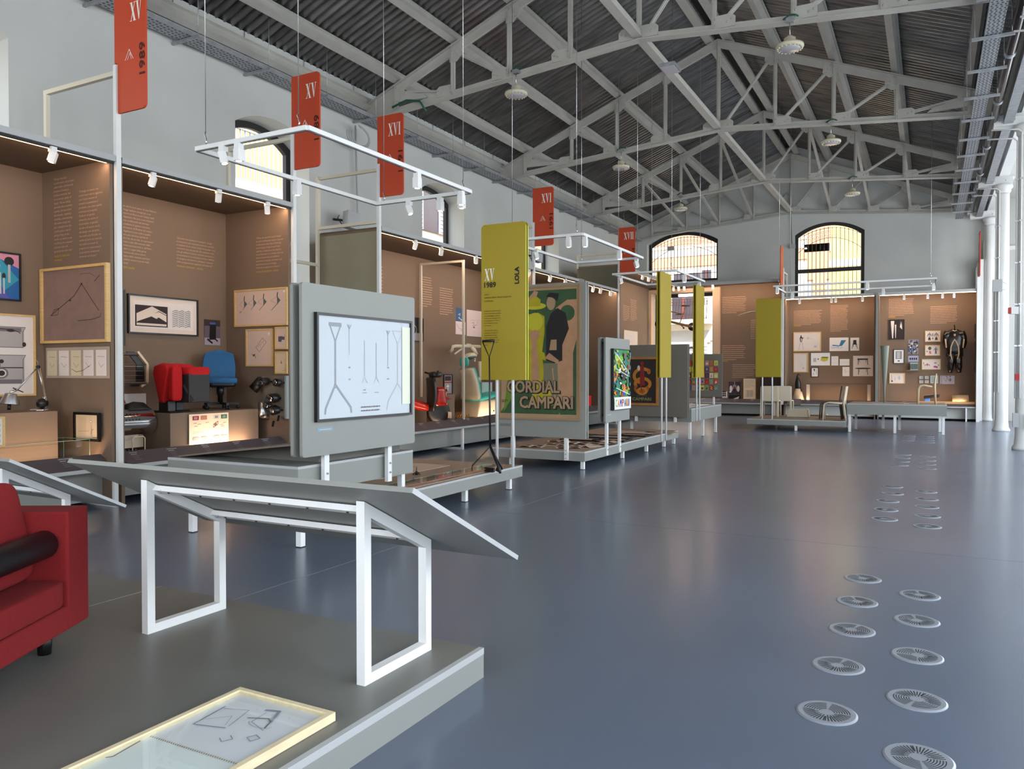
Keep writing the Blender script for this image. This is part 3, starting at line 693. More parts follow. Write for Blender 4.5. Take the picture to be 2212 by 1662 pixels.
v2 = side_bay(5.70, 8.36, 'open cabinet with red folded seats and a blue swivel chair on a box', foots=(8.3,)); bottom_led(v2, 6.95, 7.85, energy=16)
v3 = side_bay(10.40, 16.02, 'long open cabinet with a red scooter and a dental chair', ncol=10, foots=(12.95, 10.5), energy=32); bottom_led(v3, 14.0, 15.2); bottom_led(v3, 11.2, 12.6, energy=10)
v3b = side_bay(16.10, 18.62, 'open cabinet mostly hidden behind the big framed poster board', foots=(18.5,))
v4 = side_bay(19.02, 21.56, 'open cabinet with a small red box on its ledge, before the taller corner cabinet', foots=(19.1, 21.4), ncol=4)
white_frame(v1, 5.66); white_frame(v2, 8.40); white_frame(v3, 10.36); white_frame(v3b, 16.06, zlow=.45)
mb = MB()      # rails bridging the gap after the blue chair's bay
mb.box((XB - .02, 8.43, 3.32), (XB + .03, 10.33, 3.37), cream); mb.box((XB, 10.31, 3.95), (XF - .05, 10.36, 4.0), cream); mb.box((XF - .06, 8.43, 3.32 + .0), (XB, 8.46, 3.37), cream)
mb.box((XB - .05, 10.31, 0), (XB, 10.36, 4.86), cream); mb.build('gap_rail', v3)
mb = MB(); mb.box((XB, 10.375, .1), (XF - .06, 10.395, 3.84), M('olive_panel', (150, 142, 118), .7)); mb.build('end_cladding', v3, label='plain olive outer end panel')
mb = MB(); mb.box((XB, 18.64, 0), (XF, 18.98, 3.93), grey); mb.build('pier_panel', label='narrow grey pier between the poster board and the cabinet with the red box', cat='pier')
# taller corner cabinet
CT = 4.62
vc = thing('display_cabinet', 'tall corner cabinet around the big rear window, lit by a strip along its top edge', 'display cabinet', (-6.2, 27.9, 0), 'open display cabinets along the walls')
mb = MB(); mb.box((XB - .04, 21.6, 0), (XB, 28.34, CT), taupe); mb.build('back_panel', vc)
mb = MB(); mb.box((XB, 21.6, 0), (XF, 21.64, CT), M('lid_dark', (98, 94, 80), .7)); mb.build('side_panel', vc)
mb = MB()
mb.box((-6.68, 28.34, 0), (-4.42, 28.38, CT), taupe); mb.box((-9.3, 28.34, 0), (-6.68, 28.38, .9), taupe); mb.box((-9.3, 28.34, 4.52), (-6.68, 28.38, CT), taupe)
mb.build('rear_panel', vc)
mb = MB(); bl = M('window_lining', (206, 178, 150), .6)
mb.box((-9.32, 28.2, .9), (-9.2, 28.6, 4.55), bl); mb.box((-6.92, 28.2, .9), (-6.66, 28.6, 4.55), bl); mb.box((-9.32, 28.2, 4.43), (-6.66, 28.6, 4.56), bl); mb.build('window_lining', vc)
mb = MB(); mb.box((-4.46, 27.5, 0), (-4.42, 28.34, CT), taupe); mb.build('side_panel', vc)
mb = MB(); mb.prism([(XB, 21.6, CT), (XF, 21.6, CT), (XF, 27.5, CT), (-4.42, 27.5, CT), (-4.42, 28.38, CT), (XB, 28.38, CT)], (0, 0, .04), taupe); mb.build('lid', vc)
mb = MB(); mb.box((XF - .03, 21.64, CT - .06), (XF + .01, 27.5, CT + .04), grey_e); mb.box((XF, 27.47, CT - .06), (-4.44, 27.51, CT + .04), grey_e); mb.build('track', vc)
led_bar(vc, (XF - .06, 22.4, CT - .04), (XF - .06, 27.4, CT - .04), 26, (-.5, 0, -.86)); led_bar(vc, (XF - .02, 27.54, CT - .04), (-4.6, 27.54, CT - .04), 21, (0, .5, -.86))
mb = MB(); mb.box((-7.9, 27.72, .07), (-4.46, 27.76, .46), grey); mb.box((-9.2, 27.72, .42), (-4.46, 28.34, .46), taupe); mb.box((-8.26, 21.64, .07), (-8.22, 27.7, .46), grey); mb.box((XB, 21.64, .42), (-8.22, 28.3, .46), taupe); mb.build('plinth', vc)
label_board(vc, lambda s, x, z: (-7.9 + s, 27.5 + x, z), 3.44, 6)
for x in (-7.5, -4.6): mb = MB(); mb.box((x, 27.5, 0), (x + .05, 27.54, .42), white); mb.box((x, 27.5, 0), (x + .05, 28.2, .04), white); mb.build('leg_frame', vc)
white_frame(vc, 21.6, z0=4.6, ztop=5.0, zlow=.45)
def back_bay(x0, x1, label, top=4.0, ncol=5):
    r = thing('display_cabinet', label, 'display cabinet', ((x0 + x1) / 2, 28.0, 0), 'open display cabinets along the walls')
    mb = MB(); mb.box((x0, 28.34, 0), (x1, 28.38, top), taupe); mb.build('back_panel', r)
    for x in (x0, x1 - .04): mb = MB(); mb.box((x, 27.56, 0), (x + .04, 28.34, top), taupe); mb.build('side_panel', r)
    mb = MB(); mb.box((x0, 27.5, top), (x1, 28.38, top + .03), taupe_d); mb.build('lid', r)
    mb = MB(); mb.box((x0, 27.49, top - .04), (x1, 27.55, top + .04), grey_e); mb.build('track', r)
    led_bar(r, (x0 + .06, 27.58, top - .05), (x1 - .06, 27.58, top - .05), 15, (0, .5, -.86))
    led_bar(r, (x0 + .5, 27.78, .53), (x1 - .3, 27.78, .53), 3.5, (0, .7, .7), 'floor_light')
    mb = MB(); mb.box((x0, 27.72, .42), (x1, 28.34, .46), taupe); mb.box((x0, 27.72, .07), (x1, 27.76, .46), wall_m); mb.build('plinth', r)
    label_board(r, lambda s, x, z: (x0 + .05 + s, 27.5 + x, z), x1 - x0 - .1, ncol)
    return r
b1 = back_bay(-4.36, -1.55, 'end wall cabinet with table frames and a cone shaped wooden stand')
b2 = back_bay(-1.50, 1.26, 'end wall cabinet with the black racing suit')
mb = MB(); mb.box((-4.42, 27.42, .42), (-4.35, 27.5, 5.0), white); mb.box((-4.42, 28.3, 4.0), (-4.37, 28.35, 4.9), white); mb.box((-4.42, 27.5, 4.85), (-4.37, 28.35, 4.9), white); mb.build('front_post', b1)
mb = MB(); mb.box((1.22, 27.44, 0), (1.31, 27.52, 4.8), white); mb.box((1.22, 28.3, 4.0), (1.27, 28.35, 4.75), white); mb.box((1.22, 27.5, 4.7), (1.27, 28.35, 4.75), white); mb.box((.95, 27.5, 0), (.99, 27.9, .42), white); mb.build('front_post', b2)
mb = MB(); mb.box((-1.55, 27.44, .42), (-1.48, 27.54, 4.04), grey); mb.build('front_post', b1)
mb = MB()
for k in range(3): mb.tube([(.55 + .1 * k, 27.9, .3), (.7, 27.85, .12 - .02 * k), (.9 + .03 * k, 27.95, .25), (1.1, 27.9, .32)], .008, black, 6)
mb.box((.8, 27.86, .28), (1.12, 27.9, .33), white); mb.build('power_strip', label='white power strip with cables under the racing suit cabinet', cat='power strip')
# ---- spotlights on the lit tracks ----
def row_spots(pxs, where, z=3.835, x=XF - .03):
    for k, q in enumerate(pxs):
        p = OX(q, 600, x); spot((x, p.y, z), (-.35 if k % 2 else -.15, .2 if k % 3 else -.25, -1), f'{ORD[k]} cube spotlight from the left on the lit track {where}', 'spotlights on the lit cabinet tracks')
row_spots([116], 'above the arm lamp cabinet'); row_spots([331, 473, 578], 'above the blue swivel chair cabinet')
row_spots([897, 953, 1028, 1142], 'above the red scooter cabinet'); row_spots([1188, 1221], 'above the framed poster board'); row_spots([1281, 1297, 1319], 'above the cabinet with the red box')
row_spots([1353, 1388, 1401], 'along the side wall of the corner cabinet', z=CT - .03)
for k, q in enumerate([1455, 1466, 1478, 1540]): p = OY(q, 600, 27.6); spot((p.x, 27.6, CT - .02), (0, .2, -1), f'{ORD[k]} small spotlight from the left at the top of the corner cabinet, over the rear window', 'spotlights on the lit cabinet tracks')
for k, q in enumerate([1727, 1796, 1805, 1863]): p = OY(q, 640, 27.5); spot((p.x, 27.5, 3.95), (0, .1, -1), f'{ORD[k]} white cube spotlight from the left over the table frame cabinet', 'spotlights on the lit cabinet tracks')
for k, q in enumerate([1953, 2004, 2036, 2061]): p = OY(q, 640, 27.5); spot((p.x, 27.5, 3.95), (0, .1, -1), f'{ORD[k]} white cube spotlight from the left over the racing suit cabinet', 'spotlights on the lit cabinet tracks')
# ---- hanging light frames ----
def track_frame(x0, x1, y0, y1, z, label, spots, where):
    r = thing('hanging_light_frame', label, 'light frame', ((x0 + x1) / 2, (y0 + y1) / 2, z), 'white light frames hung over the tables'); s = .022
    for a, b in (((x0, y0, z), (x1, y0, z)), ((x0, y1, z), (x1, y1, z)), ((x0, y0, z), (x0, y1, z)), ((x1, y0, z), (x1, y1, z))):
        mb = MB(); mb.bar(a, b, .045, .04, white); mb.bar(V(a) - V((0, 0, .022)), V(b) - V((0, 0, .022)), .02, .006, M('track_slot', (120, 118, 116), .5)); mb.build('rail', r)
    mb = MB()
    for x, y in ((x0 + .12, y0), (x0 + .12, y1), (x1 - .1, y0), (x1 - .1, y1)):
        mb.tube([(x, y, z + .14), (x, y, roof_z(x) - .1)], .004, alu, 5); mb.tube([(x, y, z + .02), (x + .012, y, z + .06), (x, y, z + .1), (x - .012, y, z + .12), (x, y, z + .15)], .006, chrome, 6)
    mb.build('suspension_cable', r)
    for k, (x, y, ax) in enumerate(spots): spot((x, y, z - .02), ax, f'{ORD[k]} white cube spotlight of the hanging frame {where}', 'spotlights on the hanging frames')
dn = (0, 0, -1)
track_frame(-6.1, -4.73, 5.12, 7.82, 3.6, 'nearest rectangular white light frame, hanging over the table with the grey drawing board', [(-5.75, 5.12, (.25, .1, -1)), (-5.55, 5.12, dn), (-6.06, 6.4, dn), (-4.73, 6.75, dn), (-5.6, 7.82, (.4, 0, -1)), (-5.15, 7.82, dn), (-4.85, 7.82, dn), (-4.75, 7.65, dn)], 'over the grey drawing board')
track_frame(-6.0, -4.67, 11.0, 13.8, 3.6, 'second rectangular white light frame, hanging over the magazines platform', [(-5.9, 11.9, (.3, 0, -1)), (-4.9, 11.0, dn), (-4.67, 11.1, dn), (-4.67, 12.6, dn), (-4.75, 13.7, (.3, 0, -1))], 'over the magazines platform')
track_frame(-6.0, -4.62, 15.8, 18.05, 3.6, 'third rectangular white light frame, above the two narrow lime signs', [(-5.9, 16.0, (.2, .2, -1)), (-5.0, 15.8, dn), (-4.62, 16.4, dn), (-4.7, 17.9, dn)], 'above the two narrow lime signs')
track_frame(-3.38, .09, 19.85, 21.55, 3.6, 'long white light frame hanging before the end wall cabinets', [(-3.3, 19.85, dn), (-3.2, 21.5, dn), (-1.3, 19.85, dn), (.05, 20.7, dn), (-1.05, 21.55, dn)], 'before the end wall cabinets')
# ---- red blade banners on the posts ----
def banner(pt, u, num, year, label):      # hangs off a post; u = outward direction
    u = V(u); r = thing('blade_banner', label, 'banner', V(pt), 'red numbered banners on the cabinet posts'); w, z0, z1 = .52, 4.38, 5.70; pl = PL(V(pt) - u * .045 + V((0, 0, z0)), u, (0, 0, 1), w, z1 - z0)
    out = [(.055, 0)] + [(w - .06 + .06 * math.sin(a), .06 - .06 * math.cos(a)) for a in [i * math.pi / 10 for i in range(6)]] + [(w - .06 + .06 * math.cos(a), z1 - z0 - .06 + .06 * math.sin(a)) for a in [i * math.pi / 10 for i in range(6)]] + [(0, z1 - z0), (0, .56), (.04, .56), (.055, .54)]
    mb = MB(); mb.prism([pl.p(a, b, -.012) for a, b in out], pl.n * .024, rust); mb.build('plate', r)
    mb = MB(); a = ART(mb, pl, .0125); roman(a, num, .88 - .085 * 0 - {'XV': .98, 'XVI': 1.22, 'XVII': 1.46}[num] * .17 * (z1 - z0) / w * .86 / 1, .735, .155, pwhite)
    a.line([(.36, .425), (.49, .51), (.62, .425)], .007, pwhite); a.line([(.43, .425), (.52, .48), (.56, .425)], .006, pwhite); a.build = None
    a.text(year, .985, .28, .26, maroon, hgt=.17, rot=1, bold=.002)
    mb.build('lettering', r)
YB = [(5.66, 'XV', '1989', 'red banner XV 1989 nearest the visitor, cut by the top edge of the view'), (8.40, 'XV', '1989', 'red banner XV 1989 behind the corner of the hanging light frame'), (10.36, 'XVI', '1991', 'red banner XVI 1991 under the foot of the nearest whole truss'),
      (16.06, 'XVI', '1991', 'red banner XVI 1991 right above the lime sign with lettering'), (21.6, 'XVII', '1994', 'red banner XVII close to the left arched end wall window')]
for y, n_, yr, l in YB: banner((XF + .0, y, 0), (1, 0, 0), n_, yr, l)
banner((-4.39, 27.46, 0), (0, -1, 0), 'XVII', '1994', 'red banner seen edge-on between the two arched end wall windows'); banner((1.27, 27.46, 0), (0, -1, 0), 'XVII', '1994', 'dull red banner seen edge-on at the end wall beside the slender column')
# ---- wall boxes ----
for p, l in (((-9.6, 11.55, 4.35), 'grey loudspeaker on the side wall behind the nearest hanging light frame'), ((-9.1, 18.4, 4.55), 'grey loudspeaker above the pier beside the poster board')):
    r = thing('wall_speaker', l, 'loudspeaker', p, None); p = V(p); mb = MB(); mb.ob(p, (.09, -.03, 0), (.04, .12, -.02), (0, .02, .16), grey_e); mb.build('cabinet', r, bevel=.01)
    mb = MB(); mb.bar(p + V((-.09, 0, 0)), p + V((-.38, -.05, .05)), .04, .04, black); mb.tube([p + V((-.2, -.1, .1)), p + V((-.15, -.2, .02)), p + V((-.1, -.12, -.1))], .01, black, 6); mb.build('bracket', r)
mb = MB(); mb.box((-8.7, 28.54, 6.05), (-8.45, 28.6, 6.2), grey_e); mb.tube([(-4.6, 28.57, 7.6), (-4.45, 28.57, 7.75), (-4.3, 28.57, 7.6), (-4.25, 28.57, 5.95)], .02, grey_e, 6); mb.box((-4.34, 28.52, 5.8), (-4.16, 28.6, 5.95), grey_e); mb.build('wall_conduit', label='grey conduit ending in a small box between the arched end wall windows', cat='conduit')
# =============== lettering on the cabinet walls ===============
def quote(parent, pl, lines, names=(), size=.052, lead=1.32, col=tan, sh=.25, sq=.8):
    mb = MB(); a = ART(mb, pl, .0012, 0); y = pl.h
    for t in lines: y -= size * lead; a.tsize(t, 0, y / pl.h, size, col, sh, sq)
    y -= size * .35
    for t in names: y -= size * lead; a.tsize(t, 0, y / pl.h, size * .92, gold, 0, sq)
    mb.build('wall_lettering', parent)
def far_text(parent, pl, n, gold_last=True, m=tan, th=.33):
    mb = MB(); a = ART(mb, pl, .0012, 0); e = .08 if gold_last else 0
    a.words(0, 1, 1, e, n, m, th)
    if gold_last: a.words(0, .5, e * .9, 0, 1, gold, .7, last=.5)
    mb.build('wall_lettering', parent)
WB = -9.298; S1 = 5.578; S2 = 8.318
def textblock(parent, fn, c, xl, xr, yt, yb, lines, names, r=0):
    pl = fn(c, xl, xr, yt, yb); n = len(lines) + len(names) + .3; size = pl.h / (n * 1.32)
    # width factor so that the longest line fills the block
    mx = max(max(v[0] for v in glyphs(t, .25)[0]) for t in lines); quote(parent, pl, lines, names, size, 1.32, sq=min(1.2, pl.w / (mx * size)))
textblock(v1, RY, S1, 116, 159, 382, 566, ['"Design intended', 'as instrument, not as mere', 'added value, with the only', 'purpose of making a', 'product attractive, but', 'as an intrinsic quality of', 'design. We are talking', 'generally about aesthetic', 'qualities, but also about', 'functionality, originality,', 'durability, understanding', 'that makes design not', 'just a discipline but also', 'a philosophy, a way of', 'placing things on the', 'market, as well as a way', 'of offering the consumer', 'a product that will', 'genuinely last over time"'], ['ERNESTO GISMONDI', 'ARTEMIDE'])
textblock(v1, RY, S1, 170, 222, 408, 560, ['"Il design va inteso non', 'come mero valore aggiunto,', "con l'unico intento di", 'rendere accattivante il', 'prodotto, ma come qualità', 'intrinseca al progetto.', 'Parliamo di qualità', 'estetiche, ma anche di', 'funzionalità, originalità,', 'durata e di valore che fa', 'del design una disciplina,', 'ma anche una filosofia, un', 'modo di porsi sul mercato,', 'ma anche un modo di', 'proporre al consumatore', 'un prodotto veramente', 'durevole nel tempo"'], [])
textblock(v2, RX, WB, 256, 337, 436, 578, ['"Penso che la vera natura di una Fabbrica', 'del Design Italiano somigli piu a un', 'laboratorio di Ricerca nel Campo delle', "Arti Applicate che non a una industria", 'in senso tradizionale del termine.', 'Noi crediamo in questo concetto,', 'un laboratorio di Ricerca nel campo', "dell' Applicare il cui ruolo e quello", 'di avere una continua attività di', 'mediare fra, da un lato, le espressioni', 'più ampie e più effervescenti della', "creatività internazionale e, dall'altro,", 'i desideri e i sogni della gente.', 'Laboratorio che deve essere', 'all' + "'insegna della massima apertura", 'e flessibilità verso il mondo della', 'creatività"'], ['ALBERTO ALESSI'])
textblock(v2, RX, WB, 381, 464, 508, 576, ["\"Quando noi usavamo il vocabolo 'design'", 'lo facevamo con rispetto profondo, perché', 'si trattava di un nuovo modo di pensare e di', 'costruire: era una parola che usavamo solo', 'noi, gli addetti ai lavori, mentre cercavamo,', 'muovendoci in un contesto sordo e difficile,', 'di spiegare, introdurre, divulgare i metodi', "della progettazione applicata all'industria\""], ['OSVALDO BORSANI - TECNO'])
textblock(v2, RY, S2, 553, 612, 510, 590, ["\"When we used the word 'design'", 'we did it with great respect because', 'it indicated a new way of thinking', 'and creating. It was a word only', 'used by us experts as we tried to', 'move forward, in a context that was', 'both unresponsive and difficult,', 'and tried to explain, introduce and', 'spread awareness of design', 'methods as applied to industry"'], ['OSVALDO BORSANI - TECNO'])
for fn, c, par, L in ((RX, WB, v3, [(822, 826, 572, 640, 9, 0), (906, 934, 594, 668, 13, 1), (950, 979, 619, 680, 12, 0)]), (RX, WB, v4, [(1290, 1333, 668, 706, 9, 1)]), (RX, WB, vc, [(1346, 1360, 658, 692, 9, 0), (1362, 1376, 645, 692, 13, 0)]),
        (RY, 28.335, vc, [(1560, 1612, 641, 678, 10, 0), (1560, 1611, 745, 782, 8, 1), (1582, 1633, 786, 817, 8, 0), (1622, 1640, 690, 733, 11, 0)]), (RY, 28.335, b1, [(1715, 1777, 671, 706, 10, 1), (1794, 1833, 659, 717, 18, 0)]), (RY, 28.335, b2, [(1920, 1977, 645, 687, 11, 1), (2010, 2070, 661, 700, 11, 0)])):
    for xl, xr, yt, yb, n, g in L: far_text(par, fn(c, xl, xr, yt, yb), n, g)
pl = PL((1.218, 27.75, 0), (0, 1, 0), (0, 0, 1))     # side wall lettering of the suit cabinet: read facing it
far_text(b2, PL((1.218, 28.3, 3.0), (0, -1, 0), (0, 0, 1), .45, .8), 14, 0)
# small white caption numbers
def caption(parent, pl, t='3', m=pwhite): mb = MB(); ART(mb, pl, .0015).tsize(t, 0, 0, pl.h, m); mb.build('caption_number', parent)

# =============== pictures ===============
P_BACK = -9.296
def art_cutlery(a):
    a.rect(0, 0, 1, 1, blueph); a.poly([(.35, 1), (1, 1), (1, .7)], M('pink_print', (200, 130, 150), .7)); a.poly([(0, .3), (.5, 0), (1, .45), (.6, .9), (0, .8)], M('teal_print', (40, 140, 160), .6)); a.poly([(0, .1), (.8, .0), (.6, .35)], M('violet_print', (90, 80, 150), .6))
    a.ell(.55, .72, .07, .06, paperw); a.ell(.42, .56, .07, .06, paperw); a.ell(.80, .84, .10, .10, black); a.line([(.80, .75), (.80, .38)], .028, alu); a.line([(.6, .56), (.61, .12)], .03, alu); a.ell(.69, .5, .04, .07, black); a.line([(.69, .45), (.69, .12)], .018, alu); a.line([(.3, .5), (.31, .1)], .02, alu)
picture('framed_poster', 'black framed blue poster of cutlery beside the lit track, cut by the left edge of the view', RX(P_BACK, -75, 43, 549, 652, 1), .02, black, blueph, art_cutlery)
def art_machine(a):
    g = pencil; a.d += .0002
    a.rect(.3, .60, .86, .86, M('sketch_grey')); a.rect(.3, .80, .82, .85, g); a.line([(.3, .86), (.88, .86), (.84, .8), (.84, .60), (.3, .60)], .008, pencil); a.arc(.5, .78, .3, .05, 0, 180, .008, pencil_d); a.ell(.66, .815, .06, .02, pencil_d); a.ell(.86, .64, .03, .03, pencil_d)
    a.rect(.3, .14, .86, .5, M('sketch_grey')); a.line([(.3, .5), (.88, .5), (.84, .44), (.84, .14), (.3, .14)], .008, pencil); a.line([(.3, .34), (.84, .34)], .012, pencil_d); a.ell(.52, .27, .10, .07, g); a.ell(.52, .27, .07, .05, paper); a.ell(.52, .27, .05, .035, pencil_d); a.line([(.5, .34), (.5, .4)], .008, g); a.ell(.52, .42, .035, .025, pencil_d); a.rect(.3, .14, .82, .19, g)
picture('framed_drawing', 'wood framed pencil drawing of two machine housings behind the arm lamp', RX(P_BACK, -85, 74, 682, 855, 1), .022, wood, paper, art_machine)
def art_arm(a):
    b = pencil_d
    for k in range(6): a.line([(.03, .08 + .05 * k), (.9, .09 + .052 * k)], .002, pencil)
    a.line([(.12, .36), (.5, .62), (.62, .78)], .008, b); a.line([(.62, .78), (.88, .40)], .007, b); a.line([(.14, .36), (.18, .44), (.26, .46), (.24, .37)], .006, b, True); a.ell(.62, .78, .012, .015, b); a.ell(.44, .56, .014, .014, b)
    a.line([(.56, .27), (.78, .28), (.9, .31), (.92, .36)], .006, b); a.line([(.6, .92), (.75, .92), (.84, .86)], .003, b); a.line([(.82, .80), (.9, .88)], .008, b)
    for k in range(12): a.line([(.05 + .07 * k, .2 + .03 * (k % 3)), (.09 + .07 * k, .2 + .03 * (k % 3))], .004, pencil)
    for x, y in ((.7, .6), (.55, .5), (.3, .2), (.86, .66), (.24, .62)): a.line([(x, y), (x + .06, y + .005)], .005, pencil)
picture('framed_drawing', 'large wood framed drawing of a jointed arm lamp on brown paper', RY(5.575, 94, 238, 583, 743), .03, wood, paperb, art_arm, .05)
def art_cards(a):
    for k in range(5): a.rect(.02 + .195 * k, .08, .18 + .195 * k, .9, M('card_cream', (214, 200, 170), .8) if k in (0, 2) else paper); a.line([(.05 + .195 * k, .7), (.15 + .195 * k, .68)], .004, pencil); a.line([(.06 + .195 * k, .5), (.1 + .195 * k, .35), (.14 + .195 * k, .45)], .004, pencil)
    a.line([(.42, .3), (.5, .2), (.6, .25), (.7, .4)], .005, pencil_d)
picture('mounted_cards', 'clear panel holding five upright sketch cards under the large brown drawing', RY(5.575, 100, 237, 752, 817), 0, sheet=M('frosted_plate', (176, 160, 144), .4), art=art_cards)
def art_tech(a):
    for k in range(8): a.line([(.08 + .05 * k, .05), (.09 + .05 * k, .9)], .002, pencil)
    a.ell(.68, .72, .06, .05, pencil); a.ell(.68, .72, .05, .04, paper); a.arc(.8, .2, .12, .2, 90, 190, .004, pencil_d); a.line([(.1, .3), (.6, .32)], .003, pencil); a.rect(.76, .04, .95, .08, pencil)
picture('framed_drawing', 'black framed technical drawing standing low beside the podium with the arm lamp', RY(5.55, 163, 218, 890, 951), .028, black, M('buff_paper'), art_tech, .03)
def art_zig(a):
    a.rect(.06, .12, .94, .88, paper); a.rect(.08, .17, .55, .76, pencil_d); P = [(.10, .52), (.32, .74), (.53, .55), (.53, .47), (.10, .28)]; a.poly(P, M('warm_white')); a.poly([(.10, .26), (.42, .62), (.53, .52), (.53, .30), (.32, .50)], pencil_d); a.poly([(.10, .33), (.42, .60), (.53, .50), (.53, .32), (.42, .44), (.32, .42)], M('warm_white'))
    a.rect(.10, .20, .53, .26, M('warm_white')); a.poly([(.11, .3), (.31, .46), (.5, .3), (.5, .27), (.11, .27)], pencil_d)
    for c in range(3):
        for j in range(9): x = .62 + .095 * c; y = .66 - .055 * j; a.line([(x, y - .02), (x + .06, y + .03), (x + .085, y)], .006, pencil_d)
picture('framed_print', 'black framed print of a white zigzag form above the red folded seats', RX(P_BACK, 274, 425, 634, 720), .02, black, M('warm_white'), art_zig, .035)
picture('framed_print', 'edge of a black frame just behind the white post of the red seat cabinet', RX(P_BACK, 225, 267, 622, 746), .02, black, M('warm_white'), None, .035)
def art_stand(a):
    a.rect(0, 0, 1, 1, M('print_violet', (96, 84, 96), .5)); a.rect(0, 0, 1, .28, M('print_lilac', (168, 152, 164), .5)); a.rect(0, .75, 1, 1, pencil_d)
    a.poly([(.3, .2), (.72, .22), (.74, .82), (.34, .8)], black); a.rect(.34, .82, .7, .9, blueph); a.rect(.36, .88, .5, .92, redpaint); a.line([(.2, .22), (.48, .08)], .028, black); a.line([(.68, .24), (.82, .16)], .022, black)
picture('photo_print', 'dark photo print of a black upright stand beside the blue swivel chair', RX(P_BACK, 441, 475, 690, 745), 0, sheet=black, art=art_stand)
def art_tri(a):
    for k, x in enumerate((.17, .36, .56, .83)):
        z = .52 + .02 * k; a.poly([(x, z - .02), (x, z + .22), (x + .065, z + .1)], M('slate_print', (86, 102, 104), .7)); a.line([(x, z + .2), (x + .01, z + .33)], .014, black); a.line([(x, z), (x - .02 - .03 * k, z - .06 - .04 * k)], .006, pencil_d); a.line([(x - .03, z + .02), (x - .09 - .01 * k, z + .1), (x - .02, z + .2)], .003, pencil)
    a.line([(.07, .42), (.12, .38), (.08, .36), (.13, .44)], .004, pencil); a.rect(.95, .9, .98, .96, paperw)
picture('framed_drawing', 'wide wood framed drawing with four grey triangular shapes', RY(S2 - .002, 508, 622, 628, 707), .025, wood, M('pinkish_paper'), art_tri)
def art_box(a):
    a.line([(.35, .5), (.62, .78), (.78, .66), (.5, .38)], .005, pencil_d, True); a.line([(.42, .5), (.52, .6), (.56, .5)], .004, pencil); a.line([(.55, .6), (.66, .7), (.66, .58)], .004, pencil); a.line([(.2, .32), (.26, .25), (.3, .32), (.35, .2)], .008, pencil_d); a.ell(.27, .28, .03, .025, pencil_d); a.rect(.86, .86, .9, .94, paperw)
picture('framed_drawing', 'upright wood framed line drawing under the four triangular shapes', RY(S2 - .002, 533, 591, 712, 792), .022, wood, M('pinkish_paper'), art_box)
def art_hand(a): a.poly([(.2, .32), (.2, .58), (.5, .6), (.82, .55), (.8, .4), (.55, .42), (.5, .3)], M('slate_print2', (84, 84, 100), .7)); a.line([(.78, .42), (.84, .66)], .006, pencil_d)
picture('framed_drawing', 'small wood framed print of a dark hand-held tool at the edge of the red seat cabinet', RY(S2 - .002, 596, 622, 707, 755), .018, wood, M('pinkish_paper'), art_hand)
def art_sk(a): a.line([(.4, .5), (.5, .62), (.55, .45), (.6, .5)], .004, pencil); a.line([(.75, .6), (.8, .66)], .004, pencil); a.ell(.5, .5, .05, .05, pencil); a.line([(.6, .1), (.9, .12)], .004, pencil)
picture('framed_drawing', 'small wood framed faint sketch, lower of the two small frames above the clear lamp panel', RY(S2 - .002, 596, 622, 760, 808), .018, wood, M('buff_paper'), art_sk)
def art_cycle(a): a.rect(0, 0, 1, .35, M('grey_print')); a.ell(.55, .48, .16, .22, alu); a.ell(.55, .48, .13, .19, black); a.line([(.0, .7), (.55, .75), (.6, .5)], .008, chrome); a.line([(.5, .85), (.62, .8)], .006, chrome); a.line([(0, .4), (.2, .3)], .008, redpaint)
picture('framed_print', 'black framed dark photo of a wheel, half hidden by the grey drawing board', RX(P_BACK, 866, 913, 683, 736), .012, black, black, art_cycle)
def art_blue(a): a.rect(0, 0, 1, 1, M('denim_print')); a.line([(.3, .5), (.5, .6), (.45, .4)], .012, paperw); a.line([(.35, .3), (.7, .1)], .02, paperw); a.line([(.3, .25), (.8, .15)], .012, M('lilac_p'))
picture('photo_print', 'small blue print of white shapes above the dental lamp arm', RX(P_BACK, 984, 1003, 665, 694), 0, sheet=paper, art=art_blue)
def art_curl(a): a.line([(.1, .8), (.3, .5), (.6, .4), (.7, .55)], .006, pencil_d); a.line([(.5, .3), (.8, .32), (.85, .45)], .005, pencil_d)
picture('photo_print', 'white sketch sheet directly under the small blue print', RX(P_BACK, 984, 1005, 694, 722), 0, sheet=M('pink_paper'), art=art_curl)
def art_curl2(a): a.line([(.3, .5), (.45, .55), (.4, .4), (.6, .45), (.7, .6)], .006, pencil_d); a.ell(.45, .35, .06, .03, pencil); a.line([(.2, .6), (.8, .65)], .003, pencil); a.line([(.4, .2), (.5, .15)], .005, pencil)
picture('photo_print', 'larger white sketch sheet ending behind the lime sign with lettering', RX(P_BACK, 1008, 1042, 669, 726), 0, sheet=M('pink_paper'), art=art_curl2)
def art_sky(a): a.rect(0, 0, 1, 1, blueph); a.ell(.5, .55, .25, .2, black); a.ell(.5, .5, .1, .08, M('skin_p', (200, 160, 130), .7)); a.rect(.1, .2, .9, .4, black)
picture('photo_print', 'small blue photo print showing above the narrow board with the coloured poster', RX(P_BACK, 1312, 1341, 718, 760), 0, sheet=black, art=art_sky)
picture('framed_drawing', 'pale wood framed sheet on the side wall of the tall corner cabinet', RX(P_BACK, 1347, 1376, 713, 790), .03, wood_l, paper, lambda a: [a.line([(.2 + .1 * k, .1), (.2 + .1 * k, .9)], .004, pencil) for k in range(6)])
BK = 28.336
